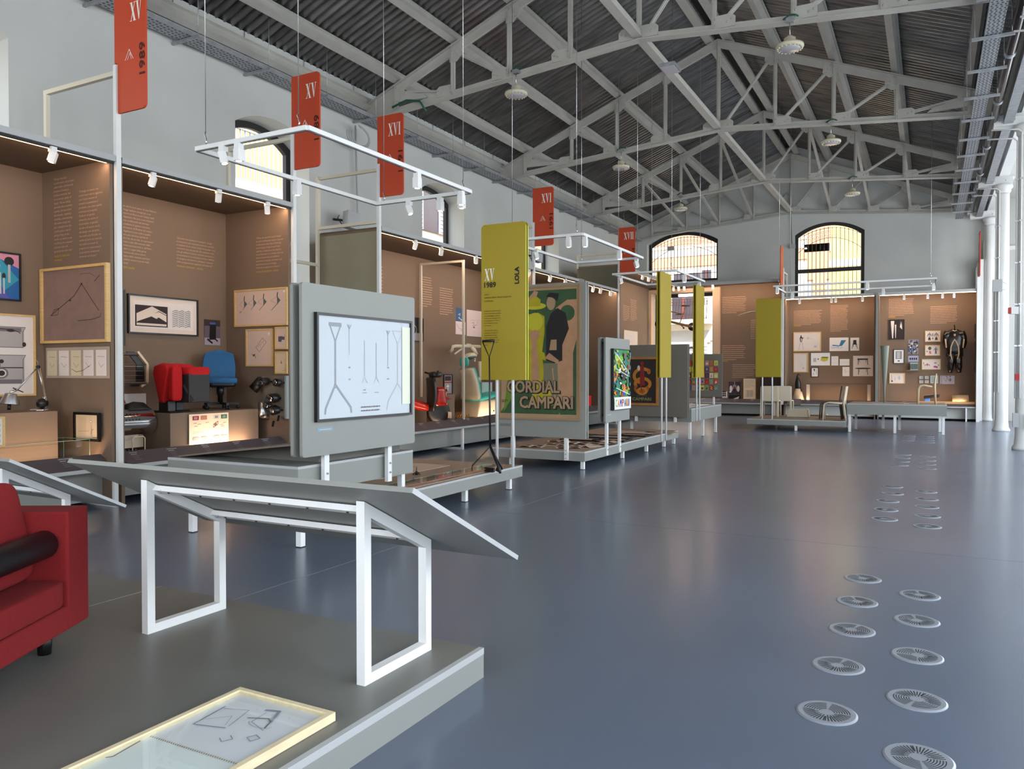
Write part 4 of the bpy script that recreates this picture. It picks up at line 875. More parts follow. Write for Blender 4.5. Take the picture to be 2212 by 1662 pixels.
def art_space(a): a.rect(0, 0, 1, 1, M('night_print', (60, 50, 66), .5)); a.line([(.5, 1), (.5, .75)], .012, paperw); a.poly([(.3, .3), (.35, .75), (.65, .75), (.7, .3)], M('grey_print')); a.ell(.2, .45, .12, .25, paperw); a.ell(.8, .45, .12, .25, paperw); a.ell(.5, .5, .08, .1, redpaint); a.ell(.5, .35, .15, .1, black); a.ell(.15, .2, .1, .08, paperw)
picture('photo_print', 'dark photo of white instruments, upper of the two prints left of the lit drawing', RY(BK, 1574, 1600, 825, 852), 0, sheet=black, art=art_space)
picture('photo_print', 'dark photo of a pale reclining form, lower of the two prints left of the lit drawing', RY(BK, 1574, 1600, 853, 868), 0, sheet=black, art=lambda a: [a.poly([(.1, .3), (.5, .5), (.9, .8), (.8, .4), (.4, .2)], paperw), a.line([(.1, .1), (.9, .2)], .02, blueph)])
def art_doc(a): a.words(.1, .9, .95, .6, 6, pencil, .25); a.rect(.25, .2, .48, .5, M('buff_paper')); a.rect(.52, .2, .8, .5, M('buff_paper')); a.words(.1, .9, .52, .2, 6, pencil, .2)
picture('framed_drawing', 'warmly lit upright drawing sheet on the ledge near the plain lime sign', RY(BK - .2, 1606, 1633, 818, 868), .01, wood, M('lit_paper', (240, 214, 180), .8), art_doc)
# ---- end wall: table frame cabinet ----
def art_penguin(a):
    a.poly([(.18, .06), (.36, .06), (.30, .5), (.24, .5)], paper); a.line([(.18, .06), (.24, .5), (.30, .5), (.36, .06)], .008, pencil)
    a.ell(.265, .65, .05, .16, black); a.ell(.27, .62, .02, .09, paper); a.poly([(.28, .72), (.37, .74), (.36, .7), (.3, .66)], black); a.ell(.265, .83, .02, .04, pencil_d); a.line([(.5, .75), (.75, .6)], .004, pencil); a.ell(.53, .68, .03, .05, pencil); a.ell(.53, .68, .02, .04, paper); a.ell(.82, .22, .06, .06, pencil_l)
picture('framed_drawing', 'wide wood framed drawing of a dark figure on a cone shaped base', RY(BK, 1714, 1774, 718, 760), .03, wood, paper, art_penguin)
picture('framed_drawing', 'upright wood framed faint sketch below the dark figure drawing', RY(BK, 1714, 1746, 763, 805), .03, wood, paper, lambda a: [a.line([(.3, .8), (.5, .8)], .006, pencil_l), a.line([(.4, .6), (.7, .3)], .006, pencil_l), a.ell(.7, .2, .08, .05, pencil_l)])
def art_lounge(a): a.poly([(.12, .4), (.5, .34), (.56, .4), (.18, .48)], M('lounge_blue')); a.poly([(.5, .36), (.66, .38), (.88, .8), (.62, .8)], M('lounge_blue')); a.line([(.05, .3), (.55, .22), (.7, .28)], .01, M('rose_line')); a.line([(.1, .2), (.5, .3)], .008, M('rose_line'))
picture('photo_print', 'white print of a blue reclining chaise', RY(BK, 1792, 1833, 730, 759), 0, sheet=paperw, art=art_lounge)
def art_chair(a): a.poly([(.3, .5), (.34, .82), (.68, .82), (.70, .5)], pencil_d); a.poly([(.24, .48), (.72, .46), (.76, .54), (.28, .54)], pencil_d); [a.line([p, q], .014, pencil_d) for p, q in (((.28, .5), (.2, .16)), ((.36, .5), (.34, .3)), ((.72, .5), (.8, .14)), ((.62, .5), (.66, .3)))]
picture('photo_print', 'small white print of a grey chair beside the blue chaise print', RY(BK, 1837, 1856, 730, 758), 0, sheet=paperw, art=art_chair)
def art_yel(a): a.poly([(.5, .4), (.56, .66), (.9, .66), (.88, .4), (.7, .3)], M('sketch_yellow')); a.poly([(.5, .6), (.6, .7), (.92, .68), (.9, .58)], M('sketch_olive', (120, 112, 50), .7)); [a.rect(.12 + .0 * k, .3 + .08 * k, .28, .34 + .08 * k, pencil) for k in range(4)]; a.rect(.34, .46, .42, .56, pencil)
picture('photo_print', 'white sheet with a yellow box sketch', RY(BK, 1752, 1793, 763, 790), 0, sheet=paperw, art=art_yel)
picture('photo_print', 'small blank-looking upright sheet right of the yellow box sketch', RY(BK, 1796, 1811, 770, 790), 0, sheet=paperw, art=lambda a: [a.line([(.2, .8), (.8, .78)], .005, pencil_l), a.line([(.2, .3), (.7, .3)], .004, pencil_l)])
picture('photo_print', 'small wide blank-looking sheet left of the two tables print', RY(BK, 1814, 1835, 776, 790), 0, sheet=paperw, art=lambda a: a.line([(.2, .5), (.8, .5)], .004, pencil_l))
picture('photo_print', 'small sheet with a pencil bracket, below the wide blank-looking sheet', RY(BK, 1820, 1835, 793, 813), 0, sheet=paperw, art=lambda a: [a.line([(.3, .7), (.4, .7), (.4, .3)], .006, pencil), a.line([(.45, .5), (.85, .5)], .005, pencil)])
picture('framed_print', 'small dark framed print under the yellow box sketch', RY(BK, 1752, 1769, 794, 815), .022, M('dark_frame'), paperw, lambda a: [a.ell(.4, .8, .1, .1, black), a.rect(.36, .6, .46, .75, black), a.line([(.7, .8), (.75, .3)], .008, pencil), a.line([(.3, .4), (.3, .2)], .01, pencil_d)])
def art_tables(a):
    a.line([(.24, .83), (.72, .83)], .05, black); a.line([(.26, .84), (.26, .56)], .02, black); a.line([(.72, .84), (.74, .56)], .02, black); a.line([(.3, .8), (.32, .68)], .014, black); a.line([(.66, .8), (.65, .68)], .014, black)
    a.ell(.5, .38, .41, .035, black); a.line([(.27, .38), (.28, .08)], .018, black); a.line([(.72, .38), (.74, .08)], .018, black); a.line([(.32, .36), (.32, .2)], .012, black); a.line([(.68, .36), (.67, .2)], .012, black)
picture('photo_print', 'white print of a black table seen twice, above the table frame', RY(BK, 1843, 1886, 769, 813), 0, sheet=paper, art=art_tables)
# ---- end wall: racing suit cabinet ----
def art_cones(a): a.poly([(.1, .95), (.34, .95), (.27, .04), (.2, .04)], paper); a.poly([(.38, .75), (.48, .75), (.45, .05), (.42, .05)], paper); a.poly([(.72, .6), (.78, .94), (.8, .6)], paper); a.poly([(.78, .56), (.84, .9), (.88, .5)], paper)
picture('framed_print', 'black framed photo of pale cones on a dark ground', RY(BK, 1920, 1954, 691, 734), .015, black, M('brown_black'), art_cones)
picture('framed_print', 'black framed small print with a white mount and a pale forest', RY(BK, 1930, 1954, 755, 786), .02, black, paperw, lambda a: [a.rect(.15, .3, .8, .9, M('grey_print')), a.rect(.3, .35, .6, .85, pencil_l), a.rect(.38, .12, .58, .2, maroon)])
def art_crowd(a):
    rr = random.Random(4); cs = [paperw, pencil_d, blueph, M('grey_print'), M('denim_print'), black]
    for i in range(60): x, y = rr.random() * .88, rr.random() * .88; a.rect(x, y, x + .12, y + .1, cs[i % 6])
picture('photo_print', 'crowded grey-blue photo print above the small shelf', RY(BK, 1962, 1984, 734, 765), 0, sheet=M('grey_print'), art=art_crowd)
picture('photo_print', 'smaller wide photo print just over the shelf with the small books', RY(BK, 1962, 1984, 769, 782), 0, sheet=M('lilac_p'), art=lambda a: [a.ell(.2 + .2 * k, .5, .08, .2, black) for k in range(4)])
def art_suits(a):
    for x in (.27, .75):
        a.ell(x, .82, .03, .06, pencil_d); a.poly([(x - .07, .75), (x + .07, .75), (x + .05, .45), (x - .05, .45)], pencil); a.line([(x - .08, .74), (x - .15, .5)], .015, pencil_d); a.line([(x + .08, .74), (x + .15, .5)], .015, pencil_d); a.line([(x - .03, .36), (x - .05, .12)], .03, pencil_d); a.line([(x + .03, .36), (x + .05, .12)], .03, pencil_d); a.rect(x - .03, .5, x + .03, .65, M('warm_white'))
    a.rect(.47, .2, .53, .35, pencil_d); a.rect(.47, .5, .53, .8, pencil)
picture('framed_drawing', 'wood framed sheet of two racing suit studies, topmost of three left of the black suit', RY(BK, 1998, 2032, 715, 739), .02, wood, paper, art_suits)
def art_col(a): a.ell(.3, .72, .12, .18, M('olive_p')); a.ell(.32, .3, .08, .16, M('orange_p')); a.ell(.36, .2, .04, .08, redpaint); a.ell(.1, .4, .03, .08, black); a.ell(.74, .8, .03, .06, pencil_d); a.poly([(.67, .72), (.81, .72), (.79, .4), (.69, .4)], pencil); a.line([(.66, .7), (.6, .5)], .012, pencil_d); a.line([(.82, .7), (.88, .5)], .012, pencil_d); a.line([(.71, .38), (.70, .15)], .02, pencil_d); a.line([(.77, .38), (.78, .15)], .02, pencil_d)
picture('framed_drawing', 'wood framed sheet with a coloured helmet study, middle of three left of the black suit', RY(BK, 1998, 2031, 746, 769), .02, wood, paper, art_col)
def art_moto(a): a.ell(.28, .5, .04, .12, M('olive_p')); a.arc(.2, .35, .05, .12, 0, 180, .02, redpaint); a.arc(.36, .35, .05, .12, 0, 180, .02, redpaint); a.poly([(.68, .75), (.74, .65), (.8, .78), (.8, .58), (.68, .58)], M('pink_p')); a.ell(.72, .25, .09, .1, M('pink_p')); a.ell(.82, .2, .06, .08, M('plum_p', (120, 40, 90), .7)); a.ell(.92, .4, .02, .08, black); a.ell(.08, .6, .02, .15, pencil)
picture('framed_drawing', 'wide wood framed sheet with pink and red studies, lowest of three left of the black suit', RY(BK, 1991, 2032, 776, 799), .02, wood, paper, art_moto)
picture('framed_drawing', 'wood framed sheet with tiny grey sketches beside the tall cone', RY(BK, 1921, 1955, 806, 829), .02, wood, paper, lambda a: [a.line([(.12, .9), (.14, .3)], .01, pencil), a.ell(.15, .2, .06, .08, pencil_d), a.ell(.65, .55, .08, .2, pencil_l), a.line([(.35, .6), (.35, .3)], .008, pencil)])
for k, (x, y) in enumerate(((1986, 813), (1998, 813), (1986, 822), (1998, 822))):
    picture('sample_tile', ['upper left', 'upper right', 'lower left', 'lower right'][k] + ' of four small white mounted tiles behind the curved leg frame', RY(BK, x, x + 8, y, y + 6), .006, paperw, M('tile_grey', (170, 178, 176), .5), None, .04, 'tile', 'four small white tiles')
picture('photo_print', 'small greenish print directly behind the top of the curved leg frame', RY(BK, 2010, 2026, 812, 828), .012, paperw, M('mint_print', (150, 170, 164), .5), None, .03)
picture('photo_print', 'grey lilac parts sheet under the racing suit', RY(BK, 2031, 2062, 812, 830), 0, sheet=M('lilac_sheet', (176, 170, 182), .6), art=lambda a: [a.ell(.1, .85 - .2 * k, .03, .05, black) for k in range(5)] + [a.line([(.25, .7), (.4, .3), (.5, .8), (.6, .4)], .01, pencil), a.ell(.7, .5, .08, .2, pencil), a.ell(.45, .9, .04, .05, black), a.ell(.7, .9, .05, .05, black)])
for z0, z1, l in ((2.55, 3.0, 'upper small dark picture on the side panel right of the racing suit'), (1.5, 2.45, 'lower dark picture on the side panel right of the racing suit')):
    picture('framed_print', l, PL((1.218, 28.25, z0), (0, -1, 0), (0, 0, 1), .3, z1 - z0), .015, M('dark_frame'), M('brown_black'), lambda a: a.rect(.2, .2, .6, .8, M('grey_print')))

# =============== objects in the cabinets ===============
def podium(lo, hi, label, lit=taupe): mb = MB(); mb.box(lo, hi, lit); return mb.build('display_box', label=label, cat='podium', bevel=.003)
mb = MB(); mb.box((-9.29, 3.7, .46), (-8.6, 5.31, 1.07), taupe); mb.box((-8.6, 3.7, .70), (-8.599, 5.31, .703), black); mb.build('display_box', label='taupe box under the arm lamp', cat='podium', bevel=.003)
podium((-9.29, 6.62, .46), (-8.4, 8.08, .985), 'long taupe box carrying the red folded seats and the blue swivel chair')
q = OX(953, 853, -8.55); q2 = OX(982, 853, -8.55); podium((-8.9, q.y, .46), (-8.55, q2.y, q.z), 'small taupe box between the red scooter and the dental chair')
def art_board(a):
    for x, m1 in ((.08, M('print_red')), (.28, M('orange_p')), (.60, M('warm_white')), (.80, M('print_green', (40, 120, 80), .7))): a.rect(x, .80, x + .16, .94, m1); a.rect(x + .04, .83, x + .12, .91, M('grey_print'))
    a.line([(.6, .52), (.72, .62), (.72, .72), (.6, .62)], .008, redpaint, True); a.rect(.62, .57, .69, .66, pencil)
    for x, y in ((.1, .7), (.2, .66), (.4, .7), (.12, .6), (.78, .6), (.85, .66), (.8, .55)): a.line([(x, y), (x + .08, y + .005)], .006, M('rust_p', (170, 80, 60), .7))
    for k in range(3): a.line([(.08, .42 - .03 * k), (.32, .43 - .03 * k)], .003, pencil)
    for x in (.08, .28, .6, .8): a.rect(x, .12, x + .16, .24, M('grey_print'))
picture('presentation_board', 'cream board with four coloured squares leaning on the long taupe box', RX(-8.38, 408, 493, 896, 962), 0, sheet=M('cream_board'), art=art_board)
# arm lamp
ax = -8.85; r = thing('arm_desk_lamp', 'silver jointed arm desk lamp standing on the taupe box at the left edge', 'lamp', OX(88, 887, ax))
b = OX(88, 887, ax); piv = OX(96, 856, ax); elb = OX(82, 793, ax); hd = OX(38, 842, ax)
mb = MB(); mb.lathe([(.115, 0), (.115, .012), (.1, .02), (.02, .024)], (ax, b.y, 1.07), chrome, 32); mb.lathe([(.025, .02), (.025, .14), (.012, .15)], (ax, b.y + .05, 1.07), chrome, 16); mb.build('base', r)
mb = MB(); mb.lathe([(.001, -.06), (.045, -.045), (.062, 0), (.045, .045), (.001, .06)], (ax - .02, b.y + .03, 1.15), black, 20, (0, 1, 0)); mb.build('counterweight', r)
piv = V((ax, b.y + .05, 1.21))
mb = MB(); mb.tube([piv, elb], .009, alu); mb.tube([piv + V((.015, 0, .02)), elb + V((.015, .01, .0))], .003, wood, 5); mb.lathe([(.018, -.02), (.018, .02)], piv, chrome, 12, (1, 0, 0)); mb.build('lower_arm', r)
mb = MB(); mb.tube([elb, hd], .008, alu); mb.lathe([(.016, -.02), (.016, .02)], elb, black, 12, (1, 0, 0)); mb.tube([elb, elb + V((0, .0, .05)), elb + V((0, -.02, .08))], .003, alu, 5); mb.build('upper_arm', r)
c = hd + V((0, -.08, -.10)); mb = MB(); mb.lathe([(.10, -.06), (.10, -.055), (.06, .045), (.055, .06), (.02, .062)], c, alu, 28, (0, .12, 1)); sh_ = mb.build('shade', r)
mb = MB(); mb.lathe([(.018, -.12), (.018, -.06)], c, black, 10, (0, .12, 1)); mb.tube([hd, c + V((0, 0, .07))], .012, chrome, 8); mb.tube([hd + V((0, -.05, .02)), hd + V((0, .06, -.03))], .006, black, 6); mb.build('head_joint', r)
# glass case
r = thing('glass_case', 'low clear glass case at the front of the arm lamp cabinet', 'glass case', (-8.5, 4.9, .46)); ed = M('glass_edge')
x0, x1, y0, y1, z0, z1 = -8.8, -8.32, 4.15, 5.5, .47, .75
mb = MB()
for a, b_ in (((x0, y0), (x1, y0)), ((x1, y0), (x1, y1)), ((x1, y1), (x0, y1)), ((x0, y1), (x0, y0))): mb.poly([(*a, z0), (*b_, z0), (*b_, z1), (*a, z1)], clear)
mb.poly([(x0, y0, z1), (x1, y0, z1), (x1, y1, z1), (x0, y1, z1)], clear); mb.build('pane', r)
mb = MB()
for a, b_ in (((x0, y0), (x1, y0)), ((x1, y0), (x1, y1)), ((x1, y1), (x0, y1)), ((x0, y1), (x0, y0))): mb.bar((*a, z1), (*b_, z1), .005, .005, ed); mb.bar((*a, z0), (*a, z1), .005, .005, ed)
mb.build('edge', r)
picture('framed_drawing', 'small upright wood framed drawing at the left edge in front of the taupe box', RX(-8.25, -40, 8, 900, 965, 1), .02, wood, paper, lambda a: [a.rect(.1, .1 + .2 * k, .9, .2 + .2 * k, pencil_l) for k in range(4)])
# angled wall rack
xr_ = -9.05; r = thing('wall_rack', 'wall rack of wire shelves with a cream angled end cheek', 'rack', (xr_, 5.9, OX(290, 830, xr_).z))
prof = [OX(x, y, xr_) for x, y in ((297, 760), (318, 787), (318, 826), (305, 835))]
mb = MB()
for a, b_ in zip(prof, prof[1:]): mb.bar(a, b_, .03, .022, M('cheek_cream', (236, 214, 180), .5), up=(1, 0, 0))
mb.build('end_cheek', r)
mb = MB(); mb.prism([p + V((-.02, -.03, 0)) for p in prof] + [p + V((-.02, -.14, 0)) for p in reversed(prof)], (-.02, 0, 0), black); mb.build('end_bracket', r)
mb = MB(); y0 = 5.85
for (x, y), rr in (((297, 766), .02), ((316, 788), .006), ((316, 828), .018)): p = OX(x, y, xr_); mb.tube([(xr_, y0, p.z), (xr_, p.y, p.z)], rr, alu, 8)
for k in range(9): yy = y0 + .04 + k * .055; mb.bar((xr_ - .02, yy, prof[1].z), (xr_ - .02, yy, prof[2].z), .004, .004, galv)
for k in range(4): z = prof[2].z + (prof[1].z - prof[2].z) * (k + .5) / 4; mb.bar((xr_ - .02, y0, z), (xr_ - .02, prof[1].y - .05, z), .004, .004, galv)
mb.build('wire_grid', r)
picture('photo_print', 'white print with a red and yellow motif partly behind the chrome machine', RX(P_BACK, 240, 315, 852, 890), 0, sheet=paperw, art=lambda a: [a.poly([(.2, 1), (.35, .75), (.42, .4), (.25, .3)], M('print_red')), a.rect(.25, .1, .6, .45, M('sketch_yellow'))])
picture('photo_print', 'lit white sheet behind the wire holder, lowest in the red seat cabinet', RX(-8.9, 240, 309, 940, 972), 0, sheet=M('cream_board'))
# chrome machine
cx = -8.75; r = thing('chrome_machine', 'rounded chrome table machine with rows of keys and a black domed cover', 'machine', (cx, 6.0, .62))
a0 = OX(262, 880, cx).y - .12; a1 = OX(322, 880, cx).y; zb = OX(300, 940, cx).z; zt = OX(300, 868, cx).z; h = zt - zb
secs = []
for y in (a0, a0 + .02, a1 - .02, a1):
    secs.append([V((cx + .16 * math.cos(t) * (1 if math.cos(t) > 0 else .9), y, zb + h * .36 + h * .36 * math.sin(t))) for t in [i * 2 * math.pi / 24 for i in range(24)]])
mb = MB(); mb.loft(secs, chrome); mb.build('body', r)
mb = MB(); mb.prism([(cx + .165, a0, zb + h * .38), (cx + .06, a0, zb + h * .78), (cx - .1, a0, zb + h * .78), (cx - .1, a0, zb + h * .38)], (0, a1 - a0 - .02, 0), M('grey_plate', (120, 114, 112), .35, .6)); kp = mb.build('key_panel', r)
mb = MB(); n_ = V((.9, 0, .25)).normalized()
for i in range(5):
    for j in range(3): t = .25 + .2 * j; p = V((cx + .165 - .105 * t, a0 + .08 + .045 * i, zb + h * (.38 + .4 * t))); mb.lathe([(.012, 0), (.01, .012)], p, black, 8, n_)
mb.build('key', kp)
mb = MB(); mb.lathe([(.135, -.012), (.135, .012)], (cx, a1 - .01, zb + h * .46), M('disc_edge', (120, 90, 60), .4), 36, (0, 1, 0)); mb.build('end_disc', r)
secs = [[V((cx - .02 + .1 * math.cos(t), y, zb + h * .74 + s_ * h * .26 * math.sin(t))) for t in [math.pi * i / 14 for i in range(15)]] for y, s_ in ((a0 + .16, .2), (a0 + .2, .75), (a0 + .3, 1), (a1 - .08, .9), (a1 - .02, .3))]
mb = MB(); mb.loft(secs, blackm, True, False); mb.build('cover', r)
# wire holder
cx = -8.5; z0 = OX(290, 975, cx).z; y0 = OX(262, 960, cx).y - .06; y1 = OX(313, 960, cx).y
mb = MB(); mb.tube([(cx, y1 - .17, z0), (cx, y1, z0), (cx, y1, z0 + .15), (cx, y1 - .02, z0 + .17), (cx, y1 - .15, z0 + .17), (cx, y1 - .17, z0 + .15)], .007, M('wire_cream', (232, 206, 172), .4), 8, True)
for k in range(5): mb.box((cx - .04, y0 + .06 + k * .045, z0), (cx, y0 + .085 + k * .045, z0 + .025), black)
mb.box((cx - .08, y0, z0 + .13), (cx - .04, y1 - .06, z0 + .19), M('pale_handle', (180, 160, 140), .4)); mb.build('wire_holder', label='cream wire holder with a pale handle under the chrome machine', cat='holder')
# folded theatre seats
def seat(y0, y1, x0, lab):
    z0, z1 = OX(333, 893, -8.45).z, OX(333, 785, -8.45).z; z0 = .985; w = y1 - y0; r = thing('folding_theatre_seat', lab, 'seat', (x0, (y0 + y1) / 2, z0), 'red folding theatre seats'); zz = z0 + .13
    mb = MB(); P = [(x0 - .10, zz), (x0 - .02, zz), (x0 + .08, z1 - .08), (x0 + .03, z1 - .01), (x0 - .08, z1), (x0 - .2, z1 - .03), (x0 - .22, z1 - .12)]
    secs = []
    for k, y in enumerate((y0 + .05, y0 + .07, (y0 + y1) / 2, y1 - .02, y1)):
        f = (.86, 1, 1.03, 1, .86)[k]; c = V((x0 - .06, y, (zz + z1) / 2)); secs.append([c + (V((p[0], y, p[1])) - c) * f for p in P])
    mb.loft(secs, redfab2); mb.build('backrest', r, bevel=.015, seg=3)
    mb = MB(); mb.soft((x0 + .1, (y0 + y1) / 2 + .02, zz + .24), (.05, 0, 0), (0, w / 2 - .05, 0), (0, 0, .22), redfab2, 6); mb.build('seat', r)
    mb = MB(); mb.box((x0 - .16, y0 + .10, z0), (x0 + .02, y0 + .22, zz + .02), black); mb.box((x0 - .22, y0 + .06, z0), (x0 + .1, y0 + .26, z0 + .02), black); mb.build('foot', r, bevel=.01)
    return r
ya, ym, yb_ = OX(359, 800, -8.5).y, OX(396, 800, -8.5).y, OX(447, 800, -8.5).y
seat(ya, ym, -8.62, 'red folded seat at the left end of the long taupe box'); rr_ = seat(ym, yb_, -8.78, 'red folded seat between the other red seat and the blue swivel chair')
z1 = OX(400, 800, -8.4).z; mb = MB(); mb.box((-8.78, ym + .02, 1.11), (-8.42, yb_ - .02, z1 - .04), M('charcoal_panel', (44, 42, 42), .6)); mb.build('side_panel', rr_, bevel=.01)
mb = MB(); mb.soft((-8.6, (ym + yb_) / 2, z1 - .01), (.2, 0, 0), (0, (yb_ - ym) / 2, 0), (0, 0, .055), redfab2, 6); mb.build('armrest_pad', rr_)
mb = MB(); mb.bar((-8.5, ym + .0, z1 - .18), (-8.4, ym + .06, 1.13), .02, .03, black); mb.build('strut', rr_)
# blue swivel chair
cy = OX(478, 820, -8.78).y; cx = -8.8; zt = OX(472, 757, -8.95).z; r = thing('swivel_chair', 'blue swivel chair on a black five-star base beside the red seats', 'chair', (cx, cy, .985)); z0 = .985
secs = []
for t in [i / 8 for i in range(9)]:
    z = z0 + .43 + (zt - z0 - .43) * t; w = .21 + .03 * math.sin(t * 3) - (.05 if t > .9 else 0) - (.07 if t == 1 else 0) - .04 * t; xx = cx - .15 - .05 * math.sin(t * 2.6); secs.append([V((xx + .035 * math.sin(a) - .03 * math.cos(a) ** 2 * -1, cy + w * math.copysign(abs(math.cos(a)) ** .5, math.cos(a)), z)) for a in [i * 2 * math.pi / 24 for i in range(24)]])
mb = MB(); mb.loft(secs, bluefab); mb.build('backrest', r)
mb = MB(); mb.soft((cx + .02, cy, z0 + .40), (.2, 0, 0), (0, .215, 0), (0, 0, .045), bluefab, 5); mb.build('seat', r)
mb = MB(); mb.soft((cx + .0, cy, z0 + .35), (.18, 0, 0), (0, .2, 0), (0, 0, .04), black, 5); mb.tube([(cx - .1, cy, z0 + .34), (cx - .19, cy, z0 + .44), (cx - .19, cy, z0 + .6)], .02, black); mb.build('seat_shell', r)
mb = MB(); mb.lathe([(.035, 0), (.035, .12), (.05, .13), (.05, .24), (.028, .25)], (cx, cy, z0 + .08), black, 16); mb.bar((cx, cy - .12, z0 + .3), (cx, cy + .16, z0 + .3), .03, .02, black); mb.build('gas_column', r)
r.rotation_euler = (0, 0, -.62)
for k in range(5):
    a = .3 + k * 2 * math.pi / 5; d = V((math.cos(a), math.sin(a), 0)); mb = MB(); mb.bar(V((cx, cy, z0 + .085)), V((cx, cy, z0 + .075)) + d * .24, .035, .03, black); l = mb.build('base_arm', r)
    mb = MB(); c = V((cx, cy, z0 + .028)) + d * .235; pp = V((-d.y, d.x, 0))
    for s_ in (-1, 1): mb.lathe([(.027, -.008), (.027, .008)], c + pp * .016 * s_, blackm, 14, pp)
    mb.build('castor', l)
# clear panel with spot lamps
pl = RY(8.29, 571, 624, 812, 903); r = thing('lamp_sample_panel', 'clear panel with black and silver spot lamps mounted on it', 'lamp panel', pl.p(pl.w / 2, 0)); mb = MB()
mb.ob(pl.p(pl.w / 2, pl.h / 2, .03), pl.u * pl.w / 2, pl.v * pl.h / 2, pl.n * .004, M('panel_tint', (120, 112, 100), .3)); mb.box(tuple(pl.p(pl.w * .93, 0, .0)), tuple(pl.p(pl.w, pl.h, .05)), M('panel_edge', (150, 160, 160), .3)); mb.build('plate', r)
for (x, y, ax_, L, rad, m) in ((.0, .80, (-.6, -.4, -.8), .2, .075, black), (.28, .86, (-.2, -1, -.2), .13, .055, black), (.80, .84, (0, -1, .1), .1, .055, black), (.62, .48, (.1, -1, -.1), .15, .068, black), (.42, .30, (0, -1, 0), .08, .05, black), (.18, .22, (.45, -.3, -.85), .24, .055, alu), (.70, .20, (-.1, -1, -.2), .12, .06, black)):
    c = pl.p(x * pl.w + .02, y * pl.h, .14); ax_ = V(ax_).normalized(); mb = MB(); mb.lathe([(rad * .7, -L / 2), (rad, -L / 2 + .02), (rad, L / 2), (rad * .85, L / 2), (rad * .8, L / 2 - .01)], c, m, 18, ax_); mb.tube([c, pl.p(x * pl.w + .06, y * pl.h, .034)], .012, m, 8)
    if m is black: mb.lathe([(rad * .6, L / 2 - .006), (rad * .5, L / 2)], c, chrome, 12, ax_)
    mb.build('spot_head', r)
mb = MB(); c = pl.p(.72 * pl.w, .04 * pl.h, .14)
for dx, dz in ((-.1, 0), (.1, -.01), (0, -.09), (-.02, .1)): mb.ob(c + V((dx, -.03, dz)), (.04, -.02, .0), (0, .004, .0), (0, .01, .04), black)
mb.build('barn_door', r)
# scooter
sx0 = -8.75; r = thing('motor_scooter', 'red motor scooter with black leg shield, half hidden by the grey drawing board', 'scooter', (sx0, 12.0, .5)); yf = OX(918, 900, sx0).y; yr = yf - 1.25; zw = .74
r.rotation_euler = (0, 0, -.55)
for y in (yf, yr):
    mb = MB(); mb.lathe([(.12, -.05), (.2, -.06), (.235, -.03), (.235, .03), (.2, .06), (.12, .05)], (sx0, y, zw), blackm, 28, (1, 0, 0)); w_ = mb.build('wheel', r); mb = MB(); mb.lathe([(.11, -.04), (.12, 0), (.11, .04)], (sx0, y, zw), alu, 20, (1, 0, 0)); mb.build('rim', w_)
def ring(c, a, b, n=20, e=.8): return [V(c) + V(a) * math.copysign(abs(math.cos(t)) ** e, math.cos(t)) + V(b) * math.copysign(abs(math.sin(t)) ** e, math.sin(t)) for t in [i * 2 * math.pi / n for i in range(n)]]
mb = MB(); mb.loft([ring((sx0, yf - .16 + .10 * t - .1 * t * t, .78 + .62 * t), (.17 + .03 * math.sin(3 * t), 0, 0), (0, .05, .02)) for t in [i / 7 for i in range(8)]], M('scooter_black')); mb.build('leg_shield', r)
mb = MB(); mb.loft([ring((sx0, yf + .02 - .02 * t, .86 + .36 * t), (.11 + .05 * t, 0, 0), (0, .16 - .05 * t, 0)) for t in [i / 5 for i in range(6)]], redpaint); mb.loft([ring((sx0, yf + .06 + .2 * t, .98 + .02 * math.sin(3 * t)), (.07, 0, 0), (0, 0, .05 * (1.1 - t))) for t in [i / 4 for i in range(5)]], redpaint); mb.build('front_fairing', r)
mb = MB(); mb.loft([ring((sx0, yf - .25 - .95 * t, .84 + .22 * t), (.12 + .04 * math.sin(3 * t), 0, 0), (0, 0, .08 + .08 * t)) for t in [i / 7 for i in range(8)]], redpaint); mb.build('body', r)
mb = MB(); mb.loft([ring((sx0, yf - .55 - .65 * t, 1.22 + .04 * t), (.13, 0, 0), (0, 0, .05)) for t in [i / 5 for i in range(6)]], blackm); mb.build('seat', r)
mb = MB(); mb.tube([(sx0, yf, zw), (sx0, yf - .1, 1.42)], .03, alu); mb.tube([(sx0 - .3, yf - .14, 1.5), (sx0 - .12, yf - .08, 1.46), (sx0 + .12, yf - .08, 1.46), (sx0 + .3, yf - .14, 1.52)], .02, black); mb.soft((sx0, yf - .06, 1.46), (.13, 0, 0), (0, .12, 0), (0, 0, .06), M('scooter_black'), 3); mb.build('handlebar', r)
mb = MB(); mb.box((sx0 + .05, yf + .18, .62), (sx0 + .17, yf + .2, .74), M('warm_white')); mb.soft((sx0, yf + .13, 1.08), (.07, 0, 0), (0, .03, 0), (0, 0, .06), M('amber', (220, 120, 30), .2), 3); mb.build('head_lamp', r)
# bottle print standing on the small box
picture('framed_print', 'black framed print with a red band standing on the small taupe box', RX(-8.7, 957, 976, 809, 853), .02, black, M('grey_print'), lambda a: [a.rect(0, .58, 1, .64, redpaint), a.line([(.5, .5), (.5, .2)], .02, paperw), a.line([(.35, .4), (.65, .4)], .02, paperw), a.rect(.1, .1, .4, .25, maroon), a.rect(.1, .7, .9, .95, pencil_d)])
